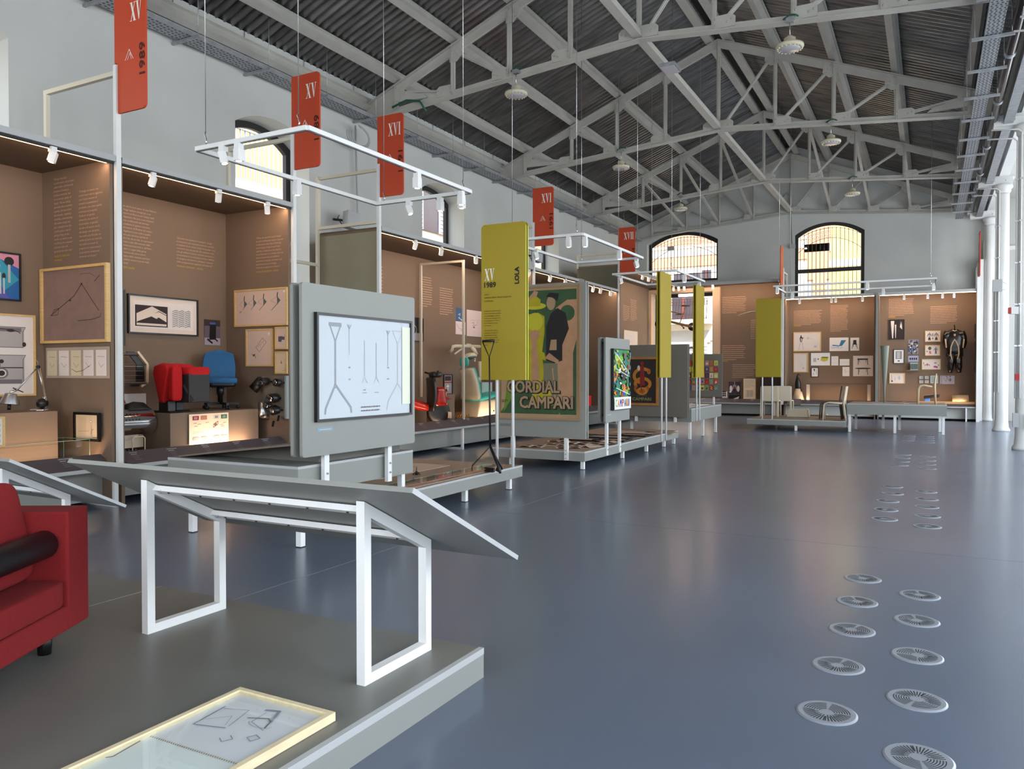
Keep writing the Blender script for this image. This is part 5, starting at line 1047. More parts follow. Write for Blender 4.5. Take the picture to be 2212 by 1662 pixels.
# inner portal of the long cabinet
yp = OX(1001, 600, -8.2).y; mb = MB(); zt = OX(1001, 562, -8.2).z
mb.box((-8.22, yp - .02, .46), (-8.18, yp + .02, zt), cream); mb.box((-9.24, yp - .02, 1.0), (-9.2, yp + .02, zt), cream); mb.box((-9.24, yp - .02, zt - .04), (-8.18, yp + .02, zt), cream); mb.build('inner_portal', label='slim cream portal frame standing inside the long cabinet', cat='frame')
# dental chair + lamp
dx = -8.65; r = thing('dental_chair', 'cream dental chair with turquoise upholstery', 'dental chair', (dx, OX(1030, 880, dx).y, .46))
yA, yB_ = OX(1003, 880, dx).y, OX(1062, 880, dx).y
mb = MB(); mb.loft([ring((dx, yA + .25 + .12 * math.sin(t * 2) - .55 * t * .5, .95 + .62 * t), (.24 - .07 * t, 0, 0), (0, .06, .03), e=.6) for t in [i / 6 for i in range(7)]], beige); mb.build('backrest', r)
mb = MB(); mb.loft([ring((dx, yA + .33 + .12 * math.sin(t * 2) - .55 * t * .5, .97 + .62 * t), (.22 - .06 * t, 0, 0), (0, .045, .02), e=.6) for t in [i / 6 for i in range(7)]], teal); mb.build('back_cushion', r)
mb = MB(); mb.soft((dx, yA + .75, .98), (.24, 0, 0), (0, .5, .06), (0, 0, .05), teal, 5); mb.build('seat_cushion', r)
mb = MB(); mb.prism([(dx - .22, yA + .2, .55), (dx - .22, yB_ + .3, .6), (dx - .22, yB_ + .3, .92), (dx - .22, yA + .3, .9)], (.44, 0, 0), beige); mb.build('base', r, bevel=.03, seg=3)
mb = MB(); mb.lathe([(.02, 0), (.02, .01)], (dx + .221, yB_ - .3, .66), black, 12, (1, 0, 0)); mb.build('foot_switch', r)
mb = MB(); mb.soft((dx, yA + .0, 1.72), (.11, 0, 0), (0, .04, 0), (0, 0, .1), teal, 3); mb.tube([(dx, yA + .05, 1.6), (dx, yA + .02, 1.72)], .02, alu); mb.build('headrest', r)
mb = MB(); mb.box((dx - .3, yB_ - .25, .9), (dx - .1, yB_ + .2, 1.28), M('mint_cabinet', (170, 196, 186), .4)); mb.lathe([(.08, 0), (.1, .06), (.06, .1)], (dx - .2, yB_ - .3, 1.3), beige, 18); mb.tube([(dx - .25, yB_ - .1, 1.25), (dx - .25, yB_ - .1, 1.75)], .04, beige); mb.build('spittoon_unit', r)
lx = -8.7; P = lambda x, y: OX(x, y, lx); r = thing('dental_lamp', 'cream wall-hung dental lamp with a dark oval reflector', 'dental lamp', P(1000, 748))
mb = MB(); mb.tube([P(980, 762) + V((-.1, 0, 0)), P(977, 755), P(978, 749), P(984, 748), P(1036, 749)], .035, M('lamp_cream'), 12); mb.build('wall_arm', r)
mb = MB(); mb.tube([P(982, 765), P(1000, 752), P(1010, 744), P(1016, 745), P(1018, 752)], .02, M('lamp_cream')); mb.tube([P(1017, 750), P(1024, 757), P(1030, 765)], [.04, .05, .03], M('lamp_cream')); mb.build('spring_arm', r)
mb = MB(); c = P(1014, 772); mb.lathe([(.16, -.02), (.17, 0), (.13, .06), (.04, .09)], c, M('lamp_cream'), 28, (-.3, 0, 1)); mb.lathe([(.15, -.03), (.1, .0)], c, M('lamp_teal', (50, 90, 86), .2), 28, (-.3, 0, 1)); mb.build('reflector', r)
mb = MB()
for s_ in (-1, 1): mb.tube([c + V((0, .17 * s_, 0)), c + V((0, .24 * s_, -.03)), c + V((0, .22 * s_, -.10)), c + V((0, .19 * s_, -.06))], .014, M('lamp_cream'), 8)
mb.build('handle', r)
# brass taps/tools on the ledge of the long cabinet
mb = MB(); yy = OX(1000, 905, -8.3).y
for k in range(5): mb.tube([(-8.3, yy - .2 + k * .09, .6), (-8.3, yy - .17 + k * .09, .66), (-8.3, yy - .13 + k * .09, .62)], .01, M('brass'), 8)
mb.bar((-8.3, yy - .25, .6), (-8.3, yy + .25, .6), .03, .015, M('brass')); mb.build('brass_fittings', label='row of small brass fittings at the foot of the cream portal frame', cat='fittings', kind='stuff')
# red box
c = OX(1271, 880, -8.3); mb = MB(); mb.box((-8.6, c.y - .2, .47), (-8.3, c.y + .2, .86), M('signal_red')); mb.box((-8.56, c.y - .16, .86), (-8.34, c.y + .16, .862), M('signal_red')); mb.build('red_box', label='small bright red box on the ledge right of the framed poster board', cat='box', bevel=.02)
# ---- corner cabinet objects ----
hy = 27.95; Q = lambda x, y: OY(x, y, hy); r = thing('hanging_kick_scooter', 'wooden kick scooter with two black wheels hung before the rear window', 'kick scooter', Q(1460, 700))
for x, y, l in ((1423, 700, 0), (1495, 706, 1)):
    c = Q(x, y); mb = MB(); mb.lathe([(.05, -.02), (.13, -.03), (.15, 0), (.13, .03), (.05, .02)], c, blackm, 24, (0, 1, 0)); w_ = mb.build('wheel', r); mb = MB(); mb.lathe([(.04, -.035), (.04, .035)], c, alu, 12, (0, 1, 0)); mb.build('hub', w_)
mb = MB(); mb.bar(Q(1426, 690), Q(1493, 706), .08, .09, M('scooter_wood')); mb.build('deck', r)
mb = MB(); mb.tube([Q(1468, 700), Q(1482, 662)], .018, M('scooter_wood')); mb.tube([Q(1472, 661), Q(1490, 661)], .02, black); mb.build('steering_bar', r)
mb = MB(); mb.tube([Q(1448, 673), Q(1474, 679), Q(1460, 680)], .02, M('scooter_wood')); mb.tube([Q(1465, 698), Q(1477, 708)], .015, black); mb.lathe([(.03, -.03), (.03, .03)], Q(1477, 709), black, 12, (0, 1, 0)); mb.build('brake_lever', r)
mb = MB(); mb.tube([Q(1480, 690), Q(1480, 622)], .003, alu, 5); mb.tube([Q(1430, 690), Q(1430, 622)], .003, alu, 5); mb.build('suspension_cable', r)
a_, b_ = OY(1466, 639, 27.9), OY(1506, 637, 27.9); mb = MB(); mb.tube([a_, b_], .05, M('tube_glow', (255, 240, 214), emit=3), 14); mb.build('tube_lamp', label='glowing horizontal tube lamp hung high before the rear window', cat='lamp')
mb = MB(); mb.tube([OY(1594 + 38 * t, 682 - 9 * math.sin(t * 1.6), 28.0) for t in [i / 8 for i in range(9)]] + [OY(1655, 676, 28.0)], .014, alu, 8); mb.build('curved_rod', label='thin curved metal rod reaching behind the plain lime sign', cat='rod')
c0, c1 = OY(1560, 846, 28.0), OY(1569, 868, 28.0); mb = MB(); mb.box((c0.x, 28.0, .6), (c1.x, 28.15, c0.z), paper)
for i in range(2):
    for j in range(3): mb.lathe([(.03, 0), (.03, .004)], (c0.x + (c1.x - c0.x) * (.28 + .44 * i), 27.999, .66 + (c0.z - .6) * (.1 + .3 * j)), black, 12, (0, -1, 0))
mb.build('perforated_box', label='white box with six black round holes on the end wall ledge', cat='box')
c0, c1 = OY(1644, 812, 27.9), OY(1688, 872, 27.9); mb = MB(); mb.box((c0.x, 27.9, c1.z), (c1.x, 28.2, c0.z), M('dark_cabinet', (58, 42, 34), .5)); mb.build('dark_cabinet_box', label='dark brown upright panel just behind the pale stacking chairs', cat='panel')
# ---- end wall objects ----
def cone_stand(x, w0, w1, z0, z1, y, m): mb = MB(); mb.lathe([(w0, z0), (w1, z1)], (x, y, 0), m, 20); return mb
c = OY(1724, 866, 27.95); ztop = OY(1724, 840, 27.95).z; r = thing('cone_stand', 'pale cone with a black bird-like figure on top at the end wall', 'figure stand', (c.x, 27.95, .47))
mb = cone_stand(c.x, .23, .09, .47, ztop, 27.95, M('birch')); mb.box((c.x - .24, 27.8, .46), (c.x + .24, 28.1, .56), M('birch')); mb.build('cone', r)
mb = MB(); mb.loft([ring((c.x - .02 * t, 27.95, ztop + .4 * t), (.10 * math.sin(1.2 + 1.6 * t), 0, 0), (0, .09 * math.sin(1.2 + 1.6 * t), 0), 16, 1) for t in [i / 6 for i in range(7)]], black); mb.tube([(c.x - .05, 27.95, ztop + .4), (c.x, 27.95, ztop + .5), (c.x + .08, 27.95, ztop + .42)], .02, black); mb.tube([(c.x + .1, 27.9, ztop), (c.x + .12, 27.9, ztop - .1)], .025, black); mb.build('figure', r)
def table_frame(xl, xr, yt, yb, y, label):
    a, b = OY(xl, yt, y), OY(xr, yt, y); z0 = .5; r = thing('table_frame', label, 'table', ((a.x + b.x) / 2, y, z0)); tf = M('frame_grey', (100, 86, 74), .4)
    mb = MB(); mb.box((a.x, y, a.z - .06), (b.x, y + .09, a.z), tf); mb.box((a.x + .1, y + .14, a.z - .45), (b.x - .1, y + .18, a.z - .07), M('lit_taupe', (176, 142, 104), .6)) if False else None; mb.build('top_rail', r)
    for x in (a.x, b.x - .1): mb = MB(); mb.prism([(x, y, z0), (x + .1, y, z0), (x + .1, y, a.z - .05), (x, y, a.z - .05)], (0, .07, 0), M('leg_alu', (206, 190, 170), .4)); mb.build('leg', r)
table_frame(1742, 1881, 827, 868, 27.9, 'long low table frame standing on the ledge of the end wall cabinet')
c = OY(1912, 747, 27.3); mb = MB(); mb.lathe([(.035, .74), (.045, 1.5), (.13, c.z), (.14, c.z + .01)], (c.x - .1, 21.9, 0), M('cone_resin', (122, 126, 112), .3), 24) if False else None
c = OY(1911, 747, 21.9); mb = MB(); mb.lathe([(.022, .735), (.03, 1.1), (.105, c.z - .03), (.11, c.z)], (c.x, 21.9, 0), M('cone_resin', (122, 126, 112), .25), 24); mb.build('tall_cone', label='tall slender grey-green cone standing on the grey table', cat='cone')
# small shelf with booklets
a, b = OY(1958, 800, 28.2), OY(1986, 803, 28.2); mb = MB(); mb.box((a.x, 28.12, a.z - .03), (b.x, 28.34, a.z), taupe); mb.build('wall_shelf', label='short taupe wall shelf with a row of small pale books', cat='shelf')
for k in range(8): x = OY(1966 + k * 2.1, 800, 28.2).x; mb = MB(); mb.box((x, 28.16, a.z), (x + .03, 28.3, a.z + .24), M('book_mint', (166, 184, 176), .6)); mb.box((x + .004, 28.155, a.z + .03), (x + .026, 28.16, a.z + .2), M('book_dark', (96, 110, 104), .6)); mb.build('book', label='thin pale green book in the tight row on the short wall shelf', cat='book', group='thin pale green books on the wall shelf')
# racing suit
sy = 28.1; S = lambda x, y: OY(x, y, sy); r = thing('racing_suit', 'black leather racing suit with pale piping hung on the end wall', 'racing suit', S(2062, 806)); c = S(2062, 720); suit = M('suit_leather', (30, 24, 20), .22, bump=.3, scale=14); gd = M('suit_piping', (214, 180, 140), .35)
def el(x, y, w, d=.1, dz=0): p = S(x, y); return ring((p.x, sy, p.z), (w, 0, 0), (0, d, 0), 18, .9)
mb = MB(); mb.loft([el(2062, 712, .09, .05), el(2062, 716, .2, .08), el(2062, 722, .30, .1), el(2062, 735, .29, .12), el(2062, 748, .25, .12), el(2062, 758, .23, .1), el(2062, 770, .24, .1)], suit); mb.build('torso', r)
for s_ in (-1, 1):
    mb = MB(); mb.tube([S(2062 + s_ * 13, 718), S(2062 + s_ * 18, 728), S(2062 + s_ * 20, 740), S(2062 + s_ * 17, 752)], [.12, .11, .09, .075], suit, 14); mb.tube([S(2062 + s_ * 20, 733) + V((0, -.1, 0)), S(2062 + s_ * 18, 752) + V((0, -.09, 0))], .02, gd, 6); mb.build('sleeve', r)
    mb = MB(); mb.tube([S(2062 + s_ * 6, 766), S(2062 + s_ * 8, 778), S(2062 + s_ * 9, 792), S(2062 + s_ * 10, 806)], [.13, .11, .10, .06], suit, 14); mb.soft(S(2062 + s_ * 8, 780) + V((0, -.09, 0)), (.07, 0, 0), (0, .04, 0), (0, 0, .12), suit, 3); mb.build('trouser_leg', r)
mb = MB(); f = V((0, -.13, 0)); mb.tube([S(2056, 777) + f, S(2053, 765) + f, S(2054, 750) + f, S(2058, 740) + f, S(2062, 734) + f, S(2066, 740) + f, S(2070, 750) + f, S(2071, 765) + f, S(2068, 777) + f], .018, gd, 6); mb.tube([S(2062, 722) + f, S(2062, 727) + f], .03, gd, 6); mb.tube([S(2058, 714) + f * .6, S(2062, 716) + f * .8, S(2066, 714) + f * .6], .015, gd, 6); mb.build('piping', r)
mb = MB(); mb.tube([S(2062, 712), S(2062, 705), S(2061, 702)], .02, black); mb.build('hanger', r)
mb = MB(); c = OY(2075, 853, 27.95); mb.tube([(c.x - .22, 27.95, .66), (c.x + .22, 27.95, .70)], [.13, .11], M('roll_beige', (206, 176, 136), .7), 18); mb.build('rolled_bolster', label='beige rolled bolster at the right end of the end wall ledge', cat='bolster')
c = OY(2005, 858, 27.9); r = thing('desk_tool', 'small blue and black device on the end wall ledge behind the curved leg frame', 'device', (c.x, 27.9, .5)); mb = MB(); mb.box((c.x - .1, 27.85, .5), (c.x + .06, 27.98, .72), M('device_blue', (30, 90, 170), .4)); mb.build('body', r, bevel=.02); mb = MB(); mb.ob((c.x + .1, 27.9, .74), (.22, 0, .03), (0, .06, 0), (0, 0, .05), black); mb.build('hood', r, bevel=.02)
mb = MB(); a = OY(1985, 868, 27.72); b = OY(2108, 868, 27.72); mb.box((a.x, 27.62, .53), (1.2, 27.74, .60), M('lit_wood', (230, 170, 110), .6)); mb.build('light_rail', label='pale wooden rail glowing along the racing suit cabinet ledge', cat='rail')
# =============== tables and platforms in the hall ===============
def slab(name, label, cat, x0, x1, y0, y1, z0, z1, legs, lw=.055, top=grey, rim=True):
    r = thing(name, label, cat, ((x0 + x1) / 2, (y0 + y1) / 2, 0)); mb = MB(); mb.box((x0, y0, z0), (x1, y1, z1 - .012), grey); mb.build('slab', r, bevel=.002)
    mb = MB(); mb.box((x0, y0, z1 - .012), (x1, y1, z1), top)
    if rim:
        for a, b in (((x1 - .022, y0), (x1 + .001, y1)), ((x0, y0 - .001), (x1, y0 + .022))): mb.box((*a, z1 - .02), (*b, z1 + .0012), grey_e)
    mb.build('top', r)
    for x, y in legs: mb = MB(); mb.box((x - lw / 2, y - lw / 2, 0), (x + lw / 2, y + lw / 2, z0 + .002), white); mb.box((x - lw / 2 - .002, y - lw / 2 - .002, 0), (x + lw / 2 + .002, y + lw / 2 + .002, .008), black); mb.build('leg', r)
    return r
def clamp_posts(r, pts, n, zb, zt, m=white, w=.05):      # flat posts bolted to a slab edge
    n = V(n)
    for p in pts:
        p = V(p); mb = MB(); mb.bar(p + n * .025 + V((0, 0, zb)), p + n * .025 + V((0, 0, zt)), w, .045, m, up=n)
        for z in (zb + .10, zb + .2): mb.lathe([(.008, 0), (.008, .012)], p + n * .048 + V((0, 0, z)), galv, 8, n)
        mb.build('post', r)
# --- table A with the grey drawing board ---
slab('display_table', 'thick grey table with white legs carrying the grey drawing board', 'table', -6.33, -4.7, 4.96, 6.62, .47, .70, [(-6.1, 5.05), (-4.76, 5.05), (-4.76, 6.5), (-6.1, 6.5)])
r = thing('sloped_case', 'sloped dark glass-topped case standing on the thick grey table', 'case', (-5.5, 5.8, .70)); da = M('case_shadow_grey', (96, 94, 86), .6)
mb = MB(); mb.prism([(-6.1, 5.3, .702), (-4.78, 5.3, .702), (-4.78, 5.3, .88), (-6.1, 5.3, .74)], (0, 1.2, 0), da); mb.build('body', r)
mb = MB(); a, b = V((-6.26, 0, .715)), V((-4.72, 0, .90)); mb.prism([(a.x, 5.02, a.z), (b.x, 5.02, b.z), (b.x, 5.02, b.z - .018), (a.x, 5.02, a.z - .012)], (0, 1.55, 0), M('lid_brown', (120, 104, 92), .35)); mb.build('lid', r)
def dboard(name, label, x, y0, y1, z0, z1, posts, zb, art, fr, sheet, pic, tagp):     # double board across the hall axis, facing the aisle (+X)
    r = thing(name, label, 'display board', (x, (y0 + y1) / 2, z0)); pts = []; rr = .025
    for cx_, cz, a0 in ((y1 - rr, z0 + rr, -90), (y1 - rr, z1 - rr, 0), (y0 + rr, z1 - rr, 90), (y0 + rr, z0 + rr, 180)): pts += [(cx_ + rr * math.cos(math.radians(a0 + 18 * i)), cz + rr * math.sin(math.radians(a0 + 18 * i))) for i in range(6)]
    for xx, nm in ((x, 'front_board'), (x - .10, 'rear_board')): mb = MB(); mb.prism([(xx - .016, a, b) for a, b in pts], (.032, 0, 0), grey); mb.build(nm, r)
    mb = MB()
    for z in (z0 + .1, z1 - .1): mb.box((x - .084, y0 + .1, z), (x - .016, y1 - .1, z + .03), black)
    mb.build('spacer', r)
    for y in posts: 
        mb = MB(); mb.box((x - .07, y - .03, zb), (x - .03, y + .03, z1 - .2), white)
        for z in (zb + .09, zb + .18): mb.lathe([(.009, 0), (.009, .014)], (x - .03, y, z), galv, 8, (1, 0, 0))
        mb.build('post', r)
    if tagp: mb = MB(); mb.box((x + .016, tagp[0], tagp[2]), (x + .019, tagp[1], tagp[3]), M('tag_blue', (130, 150, 164), .5)); mb.box((x + .019, tagp[0] + .03, tagp[2] + .012), (x + .0195, tagp[1] - .02, tagp[2] + .02), grey_e); mb.build('caption_plate', r)
    return r
dboard('drawing_board', 'grey double board on white posts with the big black framed broom drawing', -4.6, 4.89, 6.49, .79, 2.25, (5.24, 6.14), .44, None, None, None, None, (5.06, 5.26, .995, 1.03))
def art_broom(a):
    g, l = M('broom_grey', (150, 154, 158), .8), pencil_l
    def lola(x, s, c, y1=.88, w=.014):
        a.line([(x - .05 * s, y1), (x + .05 * s, y1)], w * 1.6, c); a.line([(x - .05 * s, y1), (x, y1 - .15 * s), (x + .05 * s, y1)], w * .7, c); a.line([(x, y1 - .14 * s), (x, .30)], w, c); a.line([(x, .33), (x - .085 * s, .10), (x - .09 * s, .05)], w, c); a.line([(x, .33), (x + .14 * s, .10), (x + .145 * s, .05)], w, c)
    lola(.17, 1.1, g, .92, .022)
    a.line([(.79, .90), (.91, .90)], .012, l); a.line([(.79, .9), (.85, .76), (.91, .9)], .008, l); a.line([(.85, .78), (.85, .33), (.74, .14), (.72, .05)], .014, l); a.line([(.85, .33), (.96, .15)], .006, l)
    for x, y0, y1 in ((.31, .63, .93), (.735, .52, .90), (.47, .42, .78), (.60, .40, .76)): a.line([(x, y0), (x, y1)], .008, l)
    for x, y in ((.31, .93), (.735, .90)): a.line([(x - .02, y), (x, y - .04), (x + .02, y)], .006, g)
    for x in (.47, .60): a.line([(x - .03, .34), (x, .40), (x + .03, .34)], .005, l); a.line([(x - .02, .24), (x + .02, .24)], .006, g)
    for x, y in ((.31, .50), (.31, .38), (.735, .50), (.735, .38), (.47, .27)): a.ell(x, y, .010, .008, g)
    a.rect(.90, .1, 1, .95, M('paper_age', (226, 226, 206), .85)); a.words(.43, .66, .115, .04, 2, pencil, .35, last=.9)
r = picture('framed_drawing', 'large black framed white drawing of brooms mounted on the grey double board', PL((-4.582, 5.03, 1.08), (0, 1, 0), (0, 0, 1), 1.37, .93), .022, black, M('drawing_white', (196, 203, 208), .7), art_broom, .035)
# --- low platform with broom ---
slab('low_platform', 'low grey platform on short white legs with the long black broom', 'platform', -6.33, -4.65, 6.4, 8.98, .155, .30, [(-4.75, 7.72), (-4.75, 8.8), (-6.2, 8.8), (-6.2, 6.6), (-4.75, 6.6)], top=M('platform_tan'))
def art_strip(a):
    rr = random.Random(3); a.rect(0, 0, 1, 1, M('print_pinkish'))
    for k in range(14): x = rr.random() * .9; y = rr.random() * .7; a.rect(x, y, x + .06, y + .2, (M('warm_white'), paperb, M('print_tan'))[k % 3])
for (x0, x1, y0, y1, l) in ((-4.95, -4.72, 6.5, 8.6, 'long clear covered strip of photos along the edge of the broom platform'), (-6.2, -5.45, 7.0, 8.5, 'wide drawing sheet with red lines lying on the far side of the broom platform')):
    r = thing('print_strip', l, 'print', ((x0 + x1) / 2, (y0 + y1) / 2, .3)); mb = MB(); pl = PL((x0, y0, .303), (1, 0, 0), (0, 1, 0), x1 - x0, y1 - y0); mb.box((x0, y0, .3), (x1, y1, .303), M('print_pinkish')); art_strip(ART(mb, pl, .0005)); mb.build('print', r)
    if x0 > -5: mb = MB(); mb.box((x0 - .01, y0, .335), (x1 + .01, y1, .34), clear); mb.bar((x0 - .01, y0, .337), (x0 - .01, y1, .337), .006, .006, M('glass_edge')); mb.bar((x1 + .01, y0, .337), (x1 + .01, y1, .337), .006, .006, M('copper_edge', (150, 84, 70), .4)); mb.build('cover', r)
bx, by = -4.70, 8.12; B = lambda x, y, d=0: OY(x, y, by) + V((0, d, 0)); z0 = .302
r = thing('street_broom', 'tall black broom with triangular handle standing on the low platform', 'broom', (bx, by, z0))
top = B(1055, 740); mid = B(1057, 772); low = B(1059, 965)
mb = MB(); mb.tube([B(1043, 737), B(1067, 736)], .016, black, 12); mb.tube([B(1042, 738), mid, B(1068, 737)], .008, black, 8); mb.build('handle', r)
mb = MB(); mb.tube([mid, B(1058, 870), low], [.008, .011, .014], black, 12); mb.build('shaft', r)
mb = MB(); mb.tube([low, (low.x - .25, by, z0 + .07), (low.x - .26, by, z0)], .007, black, 8); mb.tube([low, V((low.x + .14, by - .02, z0 + .04)), V((low.x + .15, by - .02, z0))], .016, black, 8); mb.tube([low, V((low.x + .1, by + .12, z0 + .03))], .012, black, 8); mb.build('stand_leg', r)
mb = MB(); mb.ob((low.x - .02, by + .02, z0 + .03), (.07, -.02, 0), (.0, .025, 0), (0, 0, .025), blackm); mb.tube([(low.x + .08, by, z0 + .05), (low.x + .13, by + .03, z0 + .02)], .025, blackm, 10); mb.build('brush_head', r)
for x, y, h, rr_, l in ((900, 1026, .09, .022, 'small black splayed model foot on the broom platform'), (893, 1037, .02, .03, 'small black cap lying beside the splayed model foot')):
    p = OZ(x, y, .302); mb = MB(); mb.lathe([(rr_, 0), (rr_ * .6, h * .3), (rr_ * .25, h * .6), (rr_ * .2, h)], p, black, 14); 
    if h > .05:
        for a_ in (0, 2.1, 4.2): mb.tube([p + V((0, 0, h * .45)), p + V((.05 * math.cos(a_), .05 * math.sin(a_), .004))], .007, black, 6)
    mb.build('broom_part', label=l, cat='broom part')
# --- lime signs ---
def sign(label, c, u, n, w, z0, z1, posts, zb, art=None, yoff=.055):     # two boards back to back on two round posts
    c, u, n = V(c), V(u), V(n); r = thing('info_sign', label, 'sign', c + V((0, 0, zb))); rr = .05; up = V((0, 0, 1)); h = z1 - z0; pts = [(-w / 2, 0), (w / 2, 0)]
    for cx_, cz, a0 in ((w / 2 - rr, h - rr, 0), (-w / 2 + rr, h - rr, 90)): pts += [(cx_ + rr * math.cos(math.radians(a0 + 15 * i)), cz + rr * math.sin(math.radians(a0 + 15 * i))) for i in range(7)]
    for d, nm in ((0, 'front_board'), (-yoff, 'rear_board')): mb = MB(); mb.prism([c + u * a + up * (z0 + b) + n * (d - .02) for a, b in pts], n * .02, lime); mb.poly([c + u * (w / 2 + .0005) + up * z0 + n * (d - .02), c + u * (w / 2 + .0005) + up * z0 + n * d, c + u * (w / 2 + .0005) + up * (z1 - rr) + n * d, c + u * (w / 2 + .0005) + up * (z1 - rr) + n * (d - .02)], limed); b_ = mb.build(nm, r)
    for o in posts: mb = MB(); p = c + u * o - n * (yoff * .5 + .01); mb.tube([p + up * zb, p + up * (z1 - .3)], .019, white, 10); mb.build('post', r)
    if art: mb = MB(); art(ART(mb, PL(c - u * w / 2 + up * z0 + n * .0, u, up, w, h), .0012)); mb.build('lettering', r)
    return r
def art_lola(a):
    roman(a, 'XV', .075, .64, .076, pwhite); a.text('1989', .075, .595, .26, ink, bold=.002); a.text('LOLA', .855, .61, .105, ink, hgt=.09, rot=1, bold=.0035)
    s = .027; a.tsize('LOLA', .075, .545, s, ink); a.tsize('ALBERTO MEDA  PAOLO RIZZATTO', .075, .525, s, ink, 0, .9); a.tsize('LUCEPLAN', .075, .503, s, ink)
    T1 = ['La scopa per la pulizia delle strade', 'rinnova uno strumento quotidiano', 'con materiali leggeri e resistenti.', 'La forma asseconda il gesto di chi', 'la usa ogni giorno e ne riduce la', 'fatica. Menzione del premio', 'per il progetto.']
    T2 = ['The street broom renews an', 'everyday tool with light and', 'strong materials. Its shape', 'follows the gesture of those', 'who use it every day and makes', 'the work easier. Honourable', 'mention.']
    for k, t in enumerate(T1): a.tsize(t, .075, .44 - .0155 * k, .0225, maroon, 0, .78)
    for k, t in enumerate(T2): a.tsize(t, .075, .315 - .0155 * k, .0225, maroon, 0, .78)
wl = .64; sign('lime green sign with XV 1989 and LOLA lettering on two round white posts', (-4.78, 8.7, 0), (1, 0, 0), (0, -1, 0), wl, 1.405, 3.39, (-.11, .12), .30, art_lola)
sign('narrow-looking lime sign turned to the aisle, over the end of the framed prints platform', (-4.6, 15.02, 0), (0, 1, 0), (1, 0, 0), .72, 1.40, 3.46, (-.14, .16), .16)
sign('second narrow-looking lime sign turned to the aisle, over the grey table with coloured covers', (-4.6, 17.63, 0), (0, 1, 0), (1, 0, 0), .70, 1.39, 3.46, (-.16, .10), .40)
sign('plain lime sign facing the visitor before the end wall, with nothing printed on it', (-3.745, 21.2, 0), (1, 0, 0), (0, -1, 0), .63, 1.38, 3.435, (-.15, .10), .16)
# --- platform C with magazines and the poster board ---
slab('low_platform', 'long low grey platform carrying magazines and black framed prints', 'platform', -6.33, -4.65, 11.05, 16.07, .135, .285, [(-4.72, 11.14), (-6.0, 11.2), (-4.72, 12.9), (-4.72, 14.2), (-4.72, 15.3), (-4.72, 15.98), (-6.2, 15.9), (-6.2, 13.5)], top=M('platform_tan'))
# poster board
r = thing('poster_board', 'big grey board on white posts facing the visitor, carrying the tall old poster', 'display board', (-5.4, 11.03, .49))
mb = MB(); mb.box((-6.19, 11.0, .49), (-4.615, 11.03, 2.88), grey); mb.build('front_board', r); mb = MB(); mb.box((-6.19, 11.09, .49), (-4.615, 11.12, 2.88), grey); mb.build('rear_board', r)
mb = MB(); mb.box((-4.66, 11.03, .6), (-4.64, 11.09, 2.8), white); mb.box((-6.15, 11.03, 2.4), (-4.66, 11.09, 2.43), white); mb.build('spacer', r)
for x in (-5.875, -4.945): mb = MB(); mb.box((x - .03, 11.002, .145), (x + .03, 11.046, .488), white); [mb.lathe([(.008, 0), (.008, .014)], (x, 11.0, z), galv, 8, (0, -1, 0)) for z in (.18, .24, .30)]; mb.build('post', r)
mb = MB(); mb.box((-6.1, 10.997, .64), (-5.9, 11.0, .685), M('tag_dim', (120, 118, 112), .5)); mb.build('caption_plate', r)
pg, pgr, pya, pyb, pp, pk = M('poster_green', (52, 82, 48), .75, noise=.15, scale=6), M('poster_leaf', (96, 128, 36), .75), M('poster_yellow', (170, 158, 22), .75, noise=.08, scale=8), M('poster_lemon', (188, 180, 40), .75), M('poster_pink', (176, 132, 98), .75, noise=.08, scale=8), M('poster_black', (26, 24, 26), .7)
pbg = M('poster_buff', (164, 134, 100), .8, noise=.06, scale=9); pgy = M('poster_grey', (118, 114, 90), .8)
